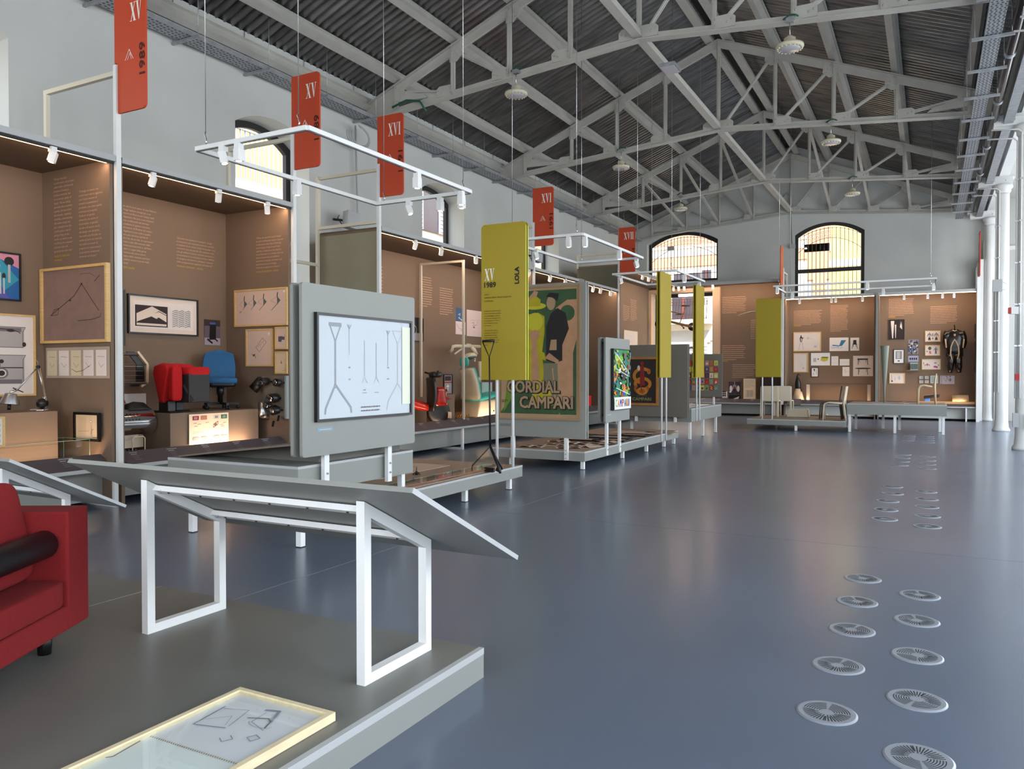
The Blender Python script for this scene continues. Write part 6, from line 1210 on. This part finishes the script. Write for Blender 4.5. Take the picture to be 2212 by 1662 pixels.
def art_figures(a):      # generic upright forms in the poster's colours
    a.rect(.01, .03, .97, .98, pg); a.poly([(.02, .04), (.02, .5), (.12, .5), (.16, .25), (.1, .12)], pbg); a.poly([(.05, .04), (.3, .28), (.4, .5), (.3, .98), (.02, .98), (.02, .5), (.14, .45)], pgr)
    a.ell(.22, .62, .15, .2, pbg); a.ell(.20, .58, .06, .15, pk); a.poly([(.34, .9), (.45, .98), (.5, .97), (.42, .84)], pp)
    # right pale form
    a.poly([(.76, .03), (.70, .4), (.78, .62), (.76, .72), (.72, .84), (.86, .90), (.98, .9), (.98, .62), (.93, .5), (.93, .12)], pp); a.ell(.86, .80, .09, .06, pg)
    a.poly([(.58, .06), (.56, .42), (.74, .42), (.76, .06)], pgy); a.line([(.68, .38), (.72, .1)], .02, pp)
    # black block form
    a.poly([(.60, .44), (.60, .70), (.66, .80), (.74, .84), (.84, .80), (.88, .68), (.80, .56), (.80, .44), (.70, .42)], pk); a.ell(.66, .88, .055, .055, pbg); a.poly([(.60, .93), (.64, .96), (.76, .95), (.74, .89), (.68, .92)], pk); a.poly([(.64, .52), (.66, .6), (.73, .6), (.73, .52)], pbg); a.poly([(.58, .46), (.64, .50), (.76, .44), (.74, .42)], pp)
    # yellow column form
    a.poly([(.36, .24), (.33, .36), (.31, .52), (.36, .66), (.33, .74), (.38, .80), (.50, .81), (.58, .78), (.58, .66), (.55, .5), (.57, .36), (.56, .24)], pya); a.ell(.46, .74, .10, .07, pyb); a.ell(.46, .86, .14, .026, pyb); a.poly([(.36, .86), (.40, .92), (.48, .935), (.53, .91), (.53, .86)], pya)
    a.poly([(.40, .66), (.46, .68), (.52, .66), (.52, .62), (.48, .6), (.52, .3), (.42, .27), (.42, .6), (.39, .63)], pp); a.poly([(.52, .52), (.50, .46), (.60, .44), (.58, .5)], pya)
    a.poly([(.05, .04), (.95, .04), (.95, .09), (.5, .14), (.2, .10)], pg); a.poly([(.45, .1), (.72, .1), (.62, .26), (.40, .26)], pya)
    for t, x, y, w in (('CORDIAL', .105, .195, .66), ('CAMPARI', .27, .075, .66)):
        a.text(t, x + .012, y - .006, w, pk, hgt=.09, bold=.012); a.text(t, x, y, w, pk, hgt=.09, bold=.013); a.d += .0008; a.text(t, x, y, w, pbg, hgt=.09, bold=.006)
    a.words(.04, .12, .14, .115, 3, pk, .4)
picture('framed_poster', 'tall old poster with CORDIAL CAMPARI in buff letters on the big grey board', PL((-6.13, 10.998, .76), (1, 0, 0), (0, 0, 1), 1.44, 2.09), .03, M('poster_frame', (150, 122, 92), .5), pbg, art_figures, .03)
# magazines
mg = [M('mag_white', (222, 212, 200), .5), M('mag_brown', (110, 72, 46), .45), M('mag_cream', (206, 184, 150), .5), M('mag_dark', (62, 48, 42), .45), M('mag_red', (150, 66, 50), .5)]
def magazine(x, y, rz, k, label):
    c, s = math.cos(rz), math.sin(rz); U, N_ = V((c, s, 0)), V((-s, c, 0)); o = V((x, y, .287)); r = thing('open_magazine', label, 'magazine', o, 'open magazines on the long low platform')
    for sd in (-1, 1):
        secs = [[o + N_ * (-.15) + U * sd * (.20 * t) + V((0, 0, .018 * math.sin(math.pi * min(1, t * 1.1)) + .002)), o + N_ * .15 + U * sd * (.20 * t) + V((0, 0, .018 * math.sin(math.pi * min(1, t * 1.1)) + .002))] for t in [i / 6 for i in range(7)]]
        mb = MB(); vs = [p for q in secs for p in q] + [p - V((0, 0, .002)) for q in secs for p in q]; fs = [(2 * i, 2 * i + 1, 2 * i + 3, 2 * i + 2) for i in range(6)] + [(14 + 2 * i, 14 + 2 * i + 2, 14 + 2 * i + 3, 14 + 2 * i + 1) for i in range(6)]
        mb.add(vs, fs, mg[0]); j = (k + (sd > 0)) % 4
        for (t0, t1, a0, a1, m) in ((1, 3, -.12, .0, mg[1 + j]), (3, 5, -.12, .12, mg[1 + (j + 1) % 4]), (1, 3, .02, .12, mg[1 + (j + 2) % 4])):
            for i in range(t0, t1):
                A, B_ = secs[i], secs[i + 1]; f = lambda S_, v: S_[0].lerp(S_[1], (v + .15) / .3) + V((0, 0, .0015)); mb.poly([f(A, a0), f(B_, a0), f(B_, a1), f(A, a1)], m)
        mb.build('page', r)
for k, (x, y, a, l) in enumerate(((-5.75, 11.45, .2, 'open magazine nearest the left post of the poster board'), (-5.5, 11.9, 1.2, 'open magazine with a pale spread behind the left post'), (-5.15, 11.55, .5, 'open magazine between the two posts of the poster board'), (-4.95, 11.9, -.4, 'open magazine with brown pictures at the foot of the right post'),
        (-5.3, 12.3, .1, 'open magazine in the middle of the pile behind the poster board'), (-4.9, 12.4, .9, 'open magazine with a white margin close to the platform edge'), (-5.75, 12.5, .5, 'open magazine on the far side of the pile'), (-5.0, 12.85, .0, 'last open magazine before the black framed prints'))): magazine(x, y, a, k, l)
for k, (x, y, w, h, l) in enumerate(((-5.5, 13.0, .7, .5, 'flat black framed print left of the others on the long platform'), (-5.0, 13.15, .6, .45, 'flat black framed print nearest the aisle on the long platform'), (-5.3, 13.7, .9, .55, 'larger flat black framed print behind the first two'), (-5.0, 14.35, .55, .4, 'flat black framed print closest to the narrow lime sign'), (-5.9, 13.8, .5, .5, 'flat black framed print on the far side of the long platform'))):
    picture('framed_print', l, PL((x - w / 2, y - h / 2, .287), (1, 0, 0), (0, 1, 0), w, h), .03, black, (M('print_pinkish'), M('print_tan'), grey)[k % 3], None, .025)
for k, (x, y, w, h, m, l) in enumerate(((-5.7, 14.8, .8, .6, M('print_pinkish'), 'flat pinkish sheet on the far half of the long platform'), (-5.1, 15.2, .6, .5, M('print_tan'), 'flat tan sheet under the narrow lime sign'))): picture('flat_sheet', l, PL((x, y, .287), (1, 0, 0), (0, 1, 0), w, h), 0, sheet=m)
# --- narrow board with the multicoloured poster ---
dboard('poster_board', 'narrow-looking grey double board turned to the aisle with the multicoloured poster', -4.6, 11.745, 12.88, .69, 2.065, (11.965, 12.56), .15, None, None, None, None, (11.8, 12.0, .80, .82))
def art_shards(a):
    rr = random.Random(11); cs = [M('sh_green', (20, 130, 70), .5), M('sh_lime', (130, 190, 40), .5), M('sh_teal', (20, 110, 110), .5), M('sh_orange', (230, 130, 30), .5), M('sh_blue', (30, 80, 170), .5), M('sh_red', (190, 30, 50), .5), paperw, black, M('sh_yellow', (220, 200, 50), .5)]
    a.rect(0, .2, 1, 1, cs[0])
    for k in range(150):
        x, y, s, t = rr.random() * .96 + .02, .24 + rr.random() * .72, .03 + .07 * rr.random(), rr.random() * 3.14; q = [(x + s * math.cos(t + b) * (1.6 if i % 2 else .6), y + s * .6 * math.sin(t + b)) for i, b in enumerate((0, 1.6, 3.1, 4.7))]
        q = [(min(1, max(0, u)), min(1, max(.2, v))) for u, v in q]; m = cs[(1, 0, 2, 1, 3, 4, 8, 5, 2, 1)[k % 10]]
        if .3 < x < .75 and .42 < y < .66: m = (paperw, black)[k % 2]
        a.poly(q, m)
    for p, q in (((.05, .95), (.9, .6)), ((.05, .95), (.1, .68)), ((.1, .68), (.8, .56)), ((.8, .56), (.95, .9)), ((.1, .36), (.9, .24))): a.line([p, q], .012, paperw)
    a.rect(0, 0, 1, .2, paperw)
    for k, ch in enumerate('CAMPARI'): a.text(ch, .06 + .13 * k, .045, .09 if ch != 'I' else .03, cs[(1, 3, 4, 5, 2, 3, 4)[k]], hgt=.12, bold=.004)
picture('framed_poster', 'multicoloured shard-patterned poster with CAMPARI in coloured letters', PL((-4.582, 11.97, .88), (0, 1, 0), (0, 0, 1), .81, 1.01), .012, black, paperw, art_shards, .05)
# --- board with the black orange poster ---
a_, b_ = OY(1358, 746, 16.9), OY(1463, 905, 16.9); r = thing('poster_board', 'grey board behind the coloured poster, carrying the black poster with orange swirls', 'display board', ((a_.x + b_.x) / 2, 16.9, b_.z))
zl = OY(1400, 900, 16.9).z; mb = MB(); mb.box((a_.x - .25, 16.9, zl), (-4.68, 16.93, a_.z), M('grey_warm')); mb.build('front_board', r); mb = MB(); mb.box((a_.x - .25, 17.0, zl), (-4.68, 17.03, a_.z), M('grey_warm')); mb.build('rear_board', r)
for x in (-5.9, -5.0): mb = MB(); mb.box((x, 16.93, .40), (x + .05, 17.0, a_.z - .2), white); mb.build('post', r)
o1, o2, o3 = M('swirl_orange', (190, 118, 26), .6), M('swirl_amber', (150, 84, 16), .6), M('swirl_red', (130, 30, 20), .6)
def art_swirl(a):
    a.rect(0, 0, 1, 1, M('poster_night', (28, 20, 16), .4)); a.arc(.52, .62, .3, .16, 60, 250, .07, o1); a.ell(.74, .72, .06, .06, o1); a.ell(.74, .72, .04, .04, o2); a.arc(.52, .44, .26, .12, -60, 200, .07, o1); a.arc(.48, .33, .22, .1, 150, 380, .06, o2); a.ell(.5, .27, .2, .09, o1); a.ell(.5, .27, .1, .05, o2)
    a.poly([(.42, .4), (.44, .85), (.56, .85), (.6, .4)], o3); a.ell(.5, .9, .06, .05, o3); a.ell(.38, .8, .05, .06, M('warm_white')); a.line([(.5, .26), (.46, .4)], .02, o3)
    a.text('BITTER', .32, .145, .36, M('bitter_grey', (84, 86, 66), .6), hgt=.035); a.text('CAMPARI', .16, .06, .66, M('campari_olive', (124, 128, 84), .6), hgt=.065, bold=.003)
pl = RY(16.898, 1353, 1423, 772, 875); picture('framed_poster', 'black poster with orange swirls and BITTER CAMPARI lettering in a gold frame', pl, .05, oak, black, art_swirl, .04)
# --- table D with covers board ---
slab('display_table', 'thick grey table on white legs under the board of coloured covers', 'table', -6.3, -4.65, 17.1, 19.9, .40, .70, [(-4.72, 17.22), (-4.72, 18.35), (-4.72, 19.6), (-6.1, 17.3), (-6.1, 19.6)])
a_, b_ = OY(1452, 766, 19.6), OY(1560, 858, 19.6); r = thing('cover_board', 'grey board filled with rows of small coloured covers before the rear window', 'display board', ((a_.x + b_.x) / 2, 19.6, b_.z)); z0, z1 = b_.z, a_.z
mb = MB(); mb.box((-6.25, 19.6, z0), (b_.x, 19.63, z1), M('grey_warm')); mb.build('panel', r)
for x in (-6.0, -4.8): mb = MB(); mb.box((x, 19.63, .70), (x + .04, 19.67, z1 - .1), white); mb.build('post', r)
rr = random.Random(5); cc = [(200, 60, 40), (214, 190, 40), (170, 40, 44), (220, 204, 180), (120, 150, 110), (60, 84, 140), (214, 120, 40), (190, 130, 120), (96, 52, 44), (200, 190, 90), (90, 130, 120), (160, 100, 60)]
cms = [M('cover_%d' % i, c, .5) for i, c in enumerate(cc)]; x1 = b_.x - .09; pw = .105
for j in range(5):
    for i in range(15):
        x = x1 - (i + 1) * .112; z = z1 - .17 - .155 * j - .12
        if x < -6.25: continue
        mb = MB(); mb.box((x, 19.585, z), (x + .095, 19.6, z + .125), cms[rr.randrange(12)]); m2 = cms[rr.randrange(12)]; k = rr.randrange(4); a = ART(mb, PL((x, 19.585, z), (1, 0, 0), (0, 0, 1), .095, .125), .001)
        if k == 0: a.rect(.2, .2, .8, .6, m2)
        elif k == 1: a.ell(.5, .5, .25, .25, m2)
        elif k == 2: a.poly([(.2, .1), (.5, .8), (.8, .3)], m2)
        else: a.line([(.2, .8), (.7, .6), (.3, .3), (.8, .2)], .012, m2)
        mb.build('cover', r)
p = OZ(1500, 874, .702); mb = MB(); mb.box((-5.9, 17.4, .702), (-4.8, 19.3, .71), M('sheet_glow', (210, 196, 188), .3)); [mb.box((-5.8 + .3 * i, 17.6 + .5 * j, .71), (-5.6 + .3 * i, 17.9 + .5 * j, .712), (paperw, M('print_pinkish'), grey_e)[(i + j) % 3]) for i in range(3) for j in range(3)]; mb.build('print_sheet', label='pale sheet of prints under glass on the thick table with the covers board', cat='print')
mb = MB(); mb.box((-5.62, 17.2, .702), (-5.42, 17.36, .78), M('kraft_box')); mb.box((-5.58, 17.22, .78), (-5.46, 17.34, .86), M('kraft_box')); mb.build('kraft_box', label='small brown box at the near corner of the thick table with the covers board', cat='box')
# --- low platform with the pale chairs ---
slab('low_platform', 'low grey platform with stacking chairs before the end wall', 'platform', -4.25, -1.86, 21.05, 23.2, .145, .285, [(-3.03, 21.1), (-4.15, 22.5), (-2.0, 22.9)], top=M('platform_tan'), lw=.06)
slab('display_table', 'long grey table on seven white legs before the racing suit cabinet', 'table', -1.84, .35, 21.25, 23.0, .455, .72, [(-1.78, 21.32), (-.76, 21.32), (.28, 21.32), (-1.72, 22.4), (-.7, 22.6), (.22, 22.3), (-1.1, 22.95)], lw=.06, top=M('platform_tan'))
def alu_chair(name, label, x, y, z0, m, fx, back=True, group=None, s=1, seatm=None):    # bent frame stacking chair seen from the side, fx = facing (+1 toward +X, else -X)
    r = thing(name, label, 'chair', (x, y, z0), group); hw = .2
    for sd in (-1, 1):
        yy = y + sd * hw; pts = [(x + fx * .27, yy, z0), (x + fx * .25, yy, z0 + .36), (x + fx * .22, yy, z0 + .43), (x + fx * .14, yy, z0 + .45), (x - fx * .18, yy, z0 + .43)]
        mb = MB(); mb.tube(pts, .017, m, 8); mb.build('front_leg', r)
        mb = MB(); mb.tube([(x - fx * .27, yy, z0), (x - fx * .22, yy, z0 + .40), (x - fx * .22, yy, z0 + .5), (x - fx * .27, yy, z0 + .86)], .02, m, 8); mb.build('rear_leg', r)
    mb = MB(); mb.box((x - .2, y - hw, z0 + .435), (x + fx * .2 if fx > 0 else x + .2, y + hw, z0 + .455), seatm or m); mb.build('seat', r, bevel=.008)
    if back: mb = MB(); mb.prism([(x - fx * .225, y - hw, z0 + .5), (x - fx * .20, y - hw, z0 + .5), (x - fx * .255, y - hw, z0 + .86), (x - fx * .285, y - hw, z0 + .86)], (0, 2 * hw, 0), seatm or m); mb.build('backrest', r, bevel=.006)
    return r
pc, bc = M('chair_ivory', (214, 200, 174), .45), M('chair_brown', (88, 70, 56), .45)
a = OZ(1815, 903, .287); xb = OZ(1822, 903, .287).x
alu_chair('stacking_chair', 'ivory chair seen from the side on the low platform, nearer of the pair beside the long table', OY(1804, 900, 21.45).x, 21.45, .287, pc, -1)
alu_chair('stacking_chair', 'brown chair seen from the side just behind the ivory one', OY(1796, 900, 21.95).x, 21.95, .287, bc, -1)
# pale chairs seen from behind under the plain lime sign
def back_chair(label, x, y, m):
    z0 = .287; r = thing('stacking_chair', label, 'chair', (x, y, z0)); w = .22
    for sx_ in (-1, 1):
        mb = MB(); mb.prism([(x + sx_ * w - .03, y, z0), (x + sx_ * w + .03, y, z0), (x + sx_ * w + .02, y, z0 + .82), (x + sx_ * w - .02, y, z0 + .82)], (0, .03, 0), m); mb.build('rear_leg', r)
        mb = MB(); mb.tube([(x + sx_ * w, y + .42, z0), (x + sx_ * w, y + .42, z0 + .42), (x + sx_ * w, y + .02, z0 + .44)], .02, m, 8); mb.build('front_leg', r)
    mb = MB(); mb.box((x - w, y - .01, z0 + .43), (x + w, y + .01, z0 + .84), m); mb.build('backrest', r, bevel=.008); mb = MB(); mb.box((x - w, y, z0 + .42), (x + w, y + .42, z0 + .44), m); mb.build('seat', r)
back_chair('ivory chair seen from behind under the plain lime sign', OY(1662, 900, 22.3).x, 22.3, pc); back_chair('ivory chair seen from behind at the right of the plain lime sign', OY(1690, 900, 22.7).x, 22.7, M('chair_cream', (220, 208, 186), .45))
# overturned pale shell and wedge
c = OZ(1722, 902, .287); r = thing('chair_shell', 'pale upturned stool shell lying on the low platform', 'stool', c); mb = MB(); mb.prism([(c.x - .28, c.y, .287), (c.x + .3, c.y, .287), (c.x + .26, c.y, .52), (c.x - .22, c.y, .50)], (0, .3, 0), pc); mb.build('shell', r, bevel=.02); mb = MB(); mb.tube([(c.x + .30, c.y, .287), (c.x + .28, c.y, .5)], .02, pc); mb.build('leg', r)
c = OZ(1768, 898, .287); mb = MB(); mb.box((c.x - .22, c.y, .287), (c.x + .22, c.y + .2, .33), pc); mb.build('ivory_block', label='flat ivory block beside the upturned stool shell', cat='block', bevel=.01)
# curved leg frame on the table
fy = 21.6; P = lambda x, y: OY(x, y, fy); r = thing('chair_leg_frame', 'curved beige chair side frame standing on the long grey table', 'chair frame', V((P(2005, 867).x, fy, .722))); z = .724
a = P(1983, 866); a.z = z; b = P(2021, 866); b.z = z; fm = M('beige_frame', (196, 172, 136), .45)
mb = MB(); mb.tube([a, P(1984, 840), P(1988, 834), P(1996, 833), P(2014, 836)], [.025, .028, .03, .028, .02], fm, 12); mb.build('front_leg', r)
mb = MB(); mb.tube([b, P(2019, 838), P(2020, 822), P(2023, 807)], [.025, .026, .024, .012], fm, 12); mb.build('rear_leg', r)
mb = MB(); c = P(1958, 866); mb.box((c.x - .06, 21.5, .722), (c.x + .06, 21.6, .745), fm); mb.build('beige_block', label='tiny beige block lying on the long grey table', cat='block', bevel=.004)
mb = MB(); c = P(1902, 869); mb.box((c.x - .2, 21.5, .722), (c.x + .2, 21.8, .726), grey_e); mb.build('caption_sheet', label='flat pale caption sheet at the foot of the tall cone', cat='sheet')
# sloped grey case on the ledge of the table frame cabinet
a = OY(1701, 862, 27.4); b = OY(1723, 875, 27.4); mb = MB(); mb.prism([(a.x, 27.3, b.z), (b.x + .1, 27.3, b.z), (b.x + .1, 27.5, a.z), (a.x, 27.5, a.z)], (0, .02, -.02), M('slate_case', (92, 88, 90), .5)); mb.build('slate_tray', label='small tilted slate grey panel at the left end of the table frame cabinet', cat='tray')

# =============== foreground ===============
PZ = .144
r = thing('floor_platform', 'wide flat grey platform in the foreground under the red sofa and the slanted stand', 'platform', (-4.2, .6, 0)); mb = MB(); mb.box((-5.6, -2.4, 0), (-1.93, 3.31, PZ), M('platform_grey', (112, 111, 105), .42, noise=.04, scale=1.5)); mb.box((OZ(430 / 2.24 + 0, 1310, PZ).x, -2.4, PZ), (OZ(430 / 2.24, 1310, PZ).x + .004, 3.31, PZ + .0004), grey_e); mb.build('deck', r)
mb = MB(); mb.box((-1.955, -2.4, PZ - .03), (-1.928, 3.312, PZ + .0012), grey_e); mb.box((-1.93, -2.4, 0), (-1.9285, 3.31, PZ - .03), grey); mb.build('edge_strip', r)
def lectern(label, x0, x1, yn, yf, z0, px0, px1, hn=.80, hf=.54):      # reading stand, high at the near side, frames in the depth direction
    r = thing('reading_stand', label, 'reading stand', ((x0 + x1) / 2, (yn + yf) / 2, z0)); w = .045; sl = (hf - hn) / (yf - yn)
    for x in (x0, x1):
        T = .055; mb = MB(); pr = lambda L: mb.prism([(x - w / 2, a, z0 + b) for a, b in L], (w, 0, 0), white)
        pr([(yn, 0), (yn + w, 0), (yn + w, hn - T + sl * w), (yn, hn - T)]); pr([(yf - w, 0), (yf, 0), (yf, hf - T), (yf - w, hf - T - sl * w)]); pr([(yn + w, 0), (yf - w, 0), (yf - w, w), (yn + w, w)]); pr([(yn, hn - T), (yf, hf - T), (yf, hf), (yn, hn)]); mb.build('leg_frame', r)
    for t in (.14, .86):
        y = yn + (yf - yn) * t; z = z0 + hn + sl * (y - yn) + .0; mb = MB(); d = V((0, 1, sl)).normalized(); nn = V((0, -sl, 1)).normalized()
        mb.ob(V(((x0 + x1) / 2, y, z)) - nn * .018, ((x1 - x0) / 2, 0, 0), d * .02, nn * .014, white)
        for k in range(6): mb.lathe([(.006, 0), (.006, .004)], V((x0 + (x1 - x0) * (k + .5) / 6, y, z)) - nn * .032, black, 8, -nn)
        mb.build('cross_rail', r)
        for x in (x0 + .05, x1 - .05): mb = MB(); mb.ob(V((x, y, z)) - nn * .03, (.03, 0, 0), d * .025, nn * .003, white); mb.lathe([(.008, 0), (.008, .006)], V((x, y, z)) - nn * .033, galv, 8, -nn); mb.build('bracket', r)
    ya, yb = yn - .16, yf + .21; zA, zB = z0 + hn + sl * (ya - yn) + .004, z0 + hn + sl * (yb - yn) + .004; nn = V((0, -sl, 1)).normalized(); t = .022
    mb = MB(); mb.prism([(px0, ya, zA), (px1, ya, zA), (px1, yb, zB), (px0, yb, zB)], nn * t, grey); mb.build('panel', r)
    mb = MB(); e = .003; mb.prism([(px1, ya, zA), (px1, yb, zB), V((px1, yb, zB)) + nn * t, V((px1, ya, zA)) + nn * t], (e, 0, 0), grey_e); mb.build('edge_band', r)
    return r
lectern('white framed reading stand with a slanted grey panel standing on the foreground platform', -3.58, -2.165, 2.66, 3.17, PZ, -3.97, -1.78)
A2 = OX(18, 997, -6.2)
lectern('second white framed reading stand, mostly hidden behind the red sofa', -7.4, -5.97, 3.26, 3.77, 0, -7.8, -5.58)
# framed drawing lying on the platform
def art_floor(a):
    a.st = .00004
    a.rect(0, .0, 1, .5, M('sheet_pale')); a.rect(0, .5, 1, 1, M('sheet_lilac', (236, 232, 240), .45))
    for k in range(42): a.ell(.01 + k * .0238, .5, .008, .0045, M('buff_paper')); a.ell(.016 + k * .0238, .494, .005, .003, pencil_d, 8)
    g = M('soft_blue_pencil', (150, 146, 168), .8)
    a.line([(.1, .86), (.14, .66), (.42, .70)], .006, g); a.line([(.12, .84), (.34, .88), (.42, .72)], .003, g); a.line([(.15, .72), (.3, .8), (.38, .72)], .002, g)
    a.line([(.46, .92), (.58, .94), (.66, .84)], .012, g); a.line([(.44, .82), (.60, .86), (.66, .84), (.7, .78)], .006, pencil); a.line([(.5, .9), (.52, .8), (.62, .78), (.72, .76)], .003, g); a.arc(.62, .8, .12, .03, 180, 360, .002, g)
    a.line([(.52, .62), (.58, .60), (.62, .64), (.56, .66)], .004, g, False); a.line([(.7, .68), (.77, .66), (.8, .70), (.73, .715)], .004, g, True); a.line([(.02, .44), (.06, .3), (.03, .28)], .006, paperb)
picture('framed_drawing', 'birch framed two-part sketch lying flat on the foreground platform', PL((-2.545, 1.45, PZ + .002), (1, 0, 0), (0, 1, 0), .515, .89), .022, wood_l, M('sheet_pale'), art_floor, .034, glazed=True)
# ---- red sofa ----
o = V((-3.77, 2.483, 0)); dd = V((.484, -.875, 0)).normalized(); nn = V((.875, .484, 0)).normalized(); bb = -nn; up = V((0, 0, 1)); SL, SD = 1.9, .86; zb, za, zs = .25, .826, .46
S = lambda a, b, z: o + dd * a + bb * b + up * z
r = thing('sofa', 'red fabric sofa with a black roll bolster, cut by the left edge of the view', 'sofa', S(SL / 2, SD / 2, PZ))
def sbox(a0, a1, b0, b1, z0, z1, m, name, bevel=.012, parent=None): mb = MB(); mb.ob(S((a0 + a1) / 2, (b0 + b1) / 2, (z0 + z1) / 2), dd * (a1 - a0) / 2, bb * (b1 - b0) / 2, up * (z1 - z0) / 2, m); return mb.build(name, parent or r, bevel=bevel, seg=3)
AT = .19; sbox(0, AT, 0, SD, zb, za, redfab, 'arm'); sbox(SL - AT, SL, 0, SD, zb, za, redfab, 'arm')
sbox(AT, SL - AT, .0, SD - .13, zb, zb + .12, redfab, 'base'); sbox(AT, SL - AT, SD - .14, SD, zb, za, redfab, 'back_frame')
for k in range(2):
    w = (SL - 2 * AT) / 2; c = S(AT + w * (k + .5), (SD - .14) / 2 - .005, zb + .185); mb = MB(); mb.soft(c, dd * (w / 2 - .002), bb * (SD - .14) / 2, up * .066, redfab, 12, 48, 28); mb.build('seat_cushion', r)
sub = bpy.data.objects['seat_cushion']
for k in range(2):
    w = (SL - 2 * AT) / 2; c = S(AT + w * (k + .5), .275, .735); mb = MB(); mb.soft(c, dd * (w / 2 - .004), bb * .10 + up * -.02, up * .235 + bb * .05, redfab, 8, 40, 22); mb.build('back_cushion', r)
mb = MB(); cL = S(AT + .01, .10, .672); mb.tube([cL, cL + dd * .015, cL + dd * (SL - 2 * AT - .03), cL + dd * (SL - 2 * AT - .02)], [.055, .068, .068, .055], leather, 28); mb.build('bolster', r)
for a, b in ((.22, .10), (SL - .2, .1), (.22, SD - .1), (SL - .2, SD - .1)): mb = MB(); p = S(a, b, PZ); mb.lathe([(.03, 0), (.035, zb - PZ)], p, black, 14); mb.build('foot', r)
# ---- floor air grilles ----
gm = M('grille_metal', (160, 166, 174), .38, .35); gh = M('grille_slot', (34, 36, 42), .8)
def grille(x, y, label, rot):
    r = thing('floor_air_grille', label, 'air grille', (x, y, 0), 'round floor air grilles'); R_ = .127
    mb = MB(); mb.lathe([(R_, 0), (R_, .002), (R_ - .008, .006), (.10, .0055), (.001, .0055)], (x, y, 0), gm, 48, smooth=False); mb.build('disc', r)
    mb = MB(); z = .0062
    for q in range(4):
        a0 = rot + q * math.pi / 2
        if q < 2:
            for k in range(7):
                ra = .03 + .0105 * k; n = 8; A = [a0 + .12 + (math.pi / 2 - .24) * i / n for i in range(n + 1)]
                for t, u in zip(A, A[1:]): mb.poly([(x + rr * math.cos(v), y + rr * math.sin(v), z) for rr, v in ((ra, t), (ra, u), (ra + .004, u), (ra + .004, t))], gh)
        else:
            for k in range(11):
                t = a0 + .04 + (math.pi / 2 - .08) * k / 10; r0 = .035 if k % 2 else .05; d = V((math.cos(t), math.sin(t), 0)); p_ = V((-d.y, d.x, 0)) * .0022; c = V((x, y, z)); mb.poly([c + d * r0 - p_, c + d * .098 - p_ * 1.2, c + d * .098 + p_ * 1.2, c + d * r0 + p_], gh)
    mb.build('slots', r); return r
GL = [(-.392, 3.671), (-.406, 4.292), (-.393, 4.926), (-.413, 5.55), (-.425, 6.194), (-.406, 8.827), (-.421, 9.43), (-.432, 10.086), (-.403, 10.733), (-.428, 11.386), (-.42, 14.1), (-.42, 14.7), (-.42, 15.3), (-.42, 15.95), (-.42, 19.3), (-.42, 19.9), (-.42, 20.5), (-.42, 21.0)]
GR = [(-.03, 3.401), (-.045, 4.005), (-.052, 4.637), (-.063, 5.295), (-.055, 5.91), (-.017, 8.6), (-.02, 9.22), (-.03, 9.85), (-.03, 10.45), (-.04, 11.098), (-.03, 13.8), (-.03, 14.45), (-.03, 15.1), (-.03, 15.8), (-.03, 18.9), (-.03, 19.5), (-.03, 20.1), (-.03, 20.7)]
g0 = None; rg = random.Random(2)
for side, L in (('row nearer the tables', GL), ('row nearer the columns', GR)):
    for k, (x, y) in enumerate(L):
        n_ = ['first', 'second', 'third', 'fourth', 'fifth', 'sixth', 'seventh', 'eighth', 'ninth', 'tenth', 'eleventh', 'twelfth', 'thirteenth', 'fourteenth', 'fifteenth', 'sixteenth', 'seventeenth', 'eighteenth'][k]
        lb = f'round slotted metal floor grille, {n_} from the visitor in the {side}'
        if g0 is None: g0 = grille(x, y, lb, 0)
        else: dup(g0, (x, y, 0), lb, rz=rg.random() * 6.28)
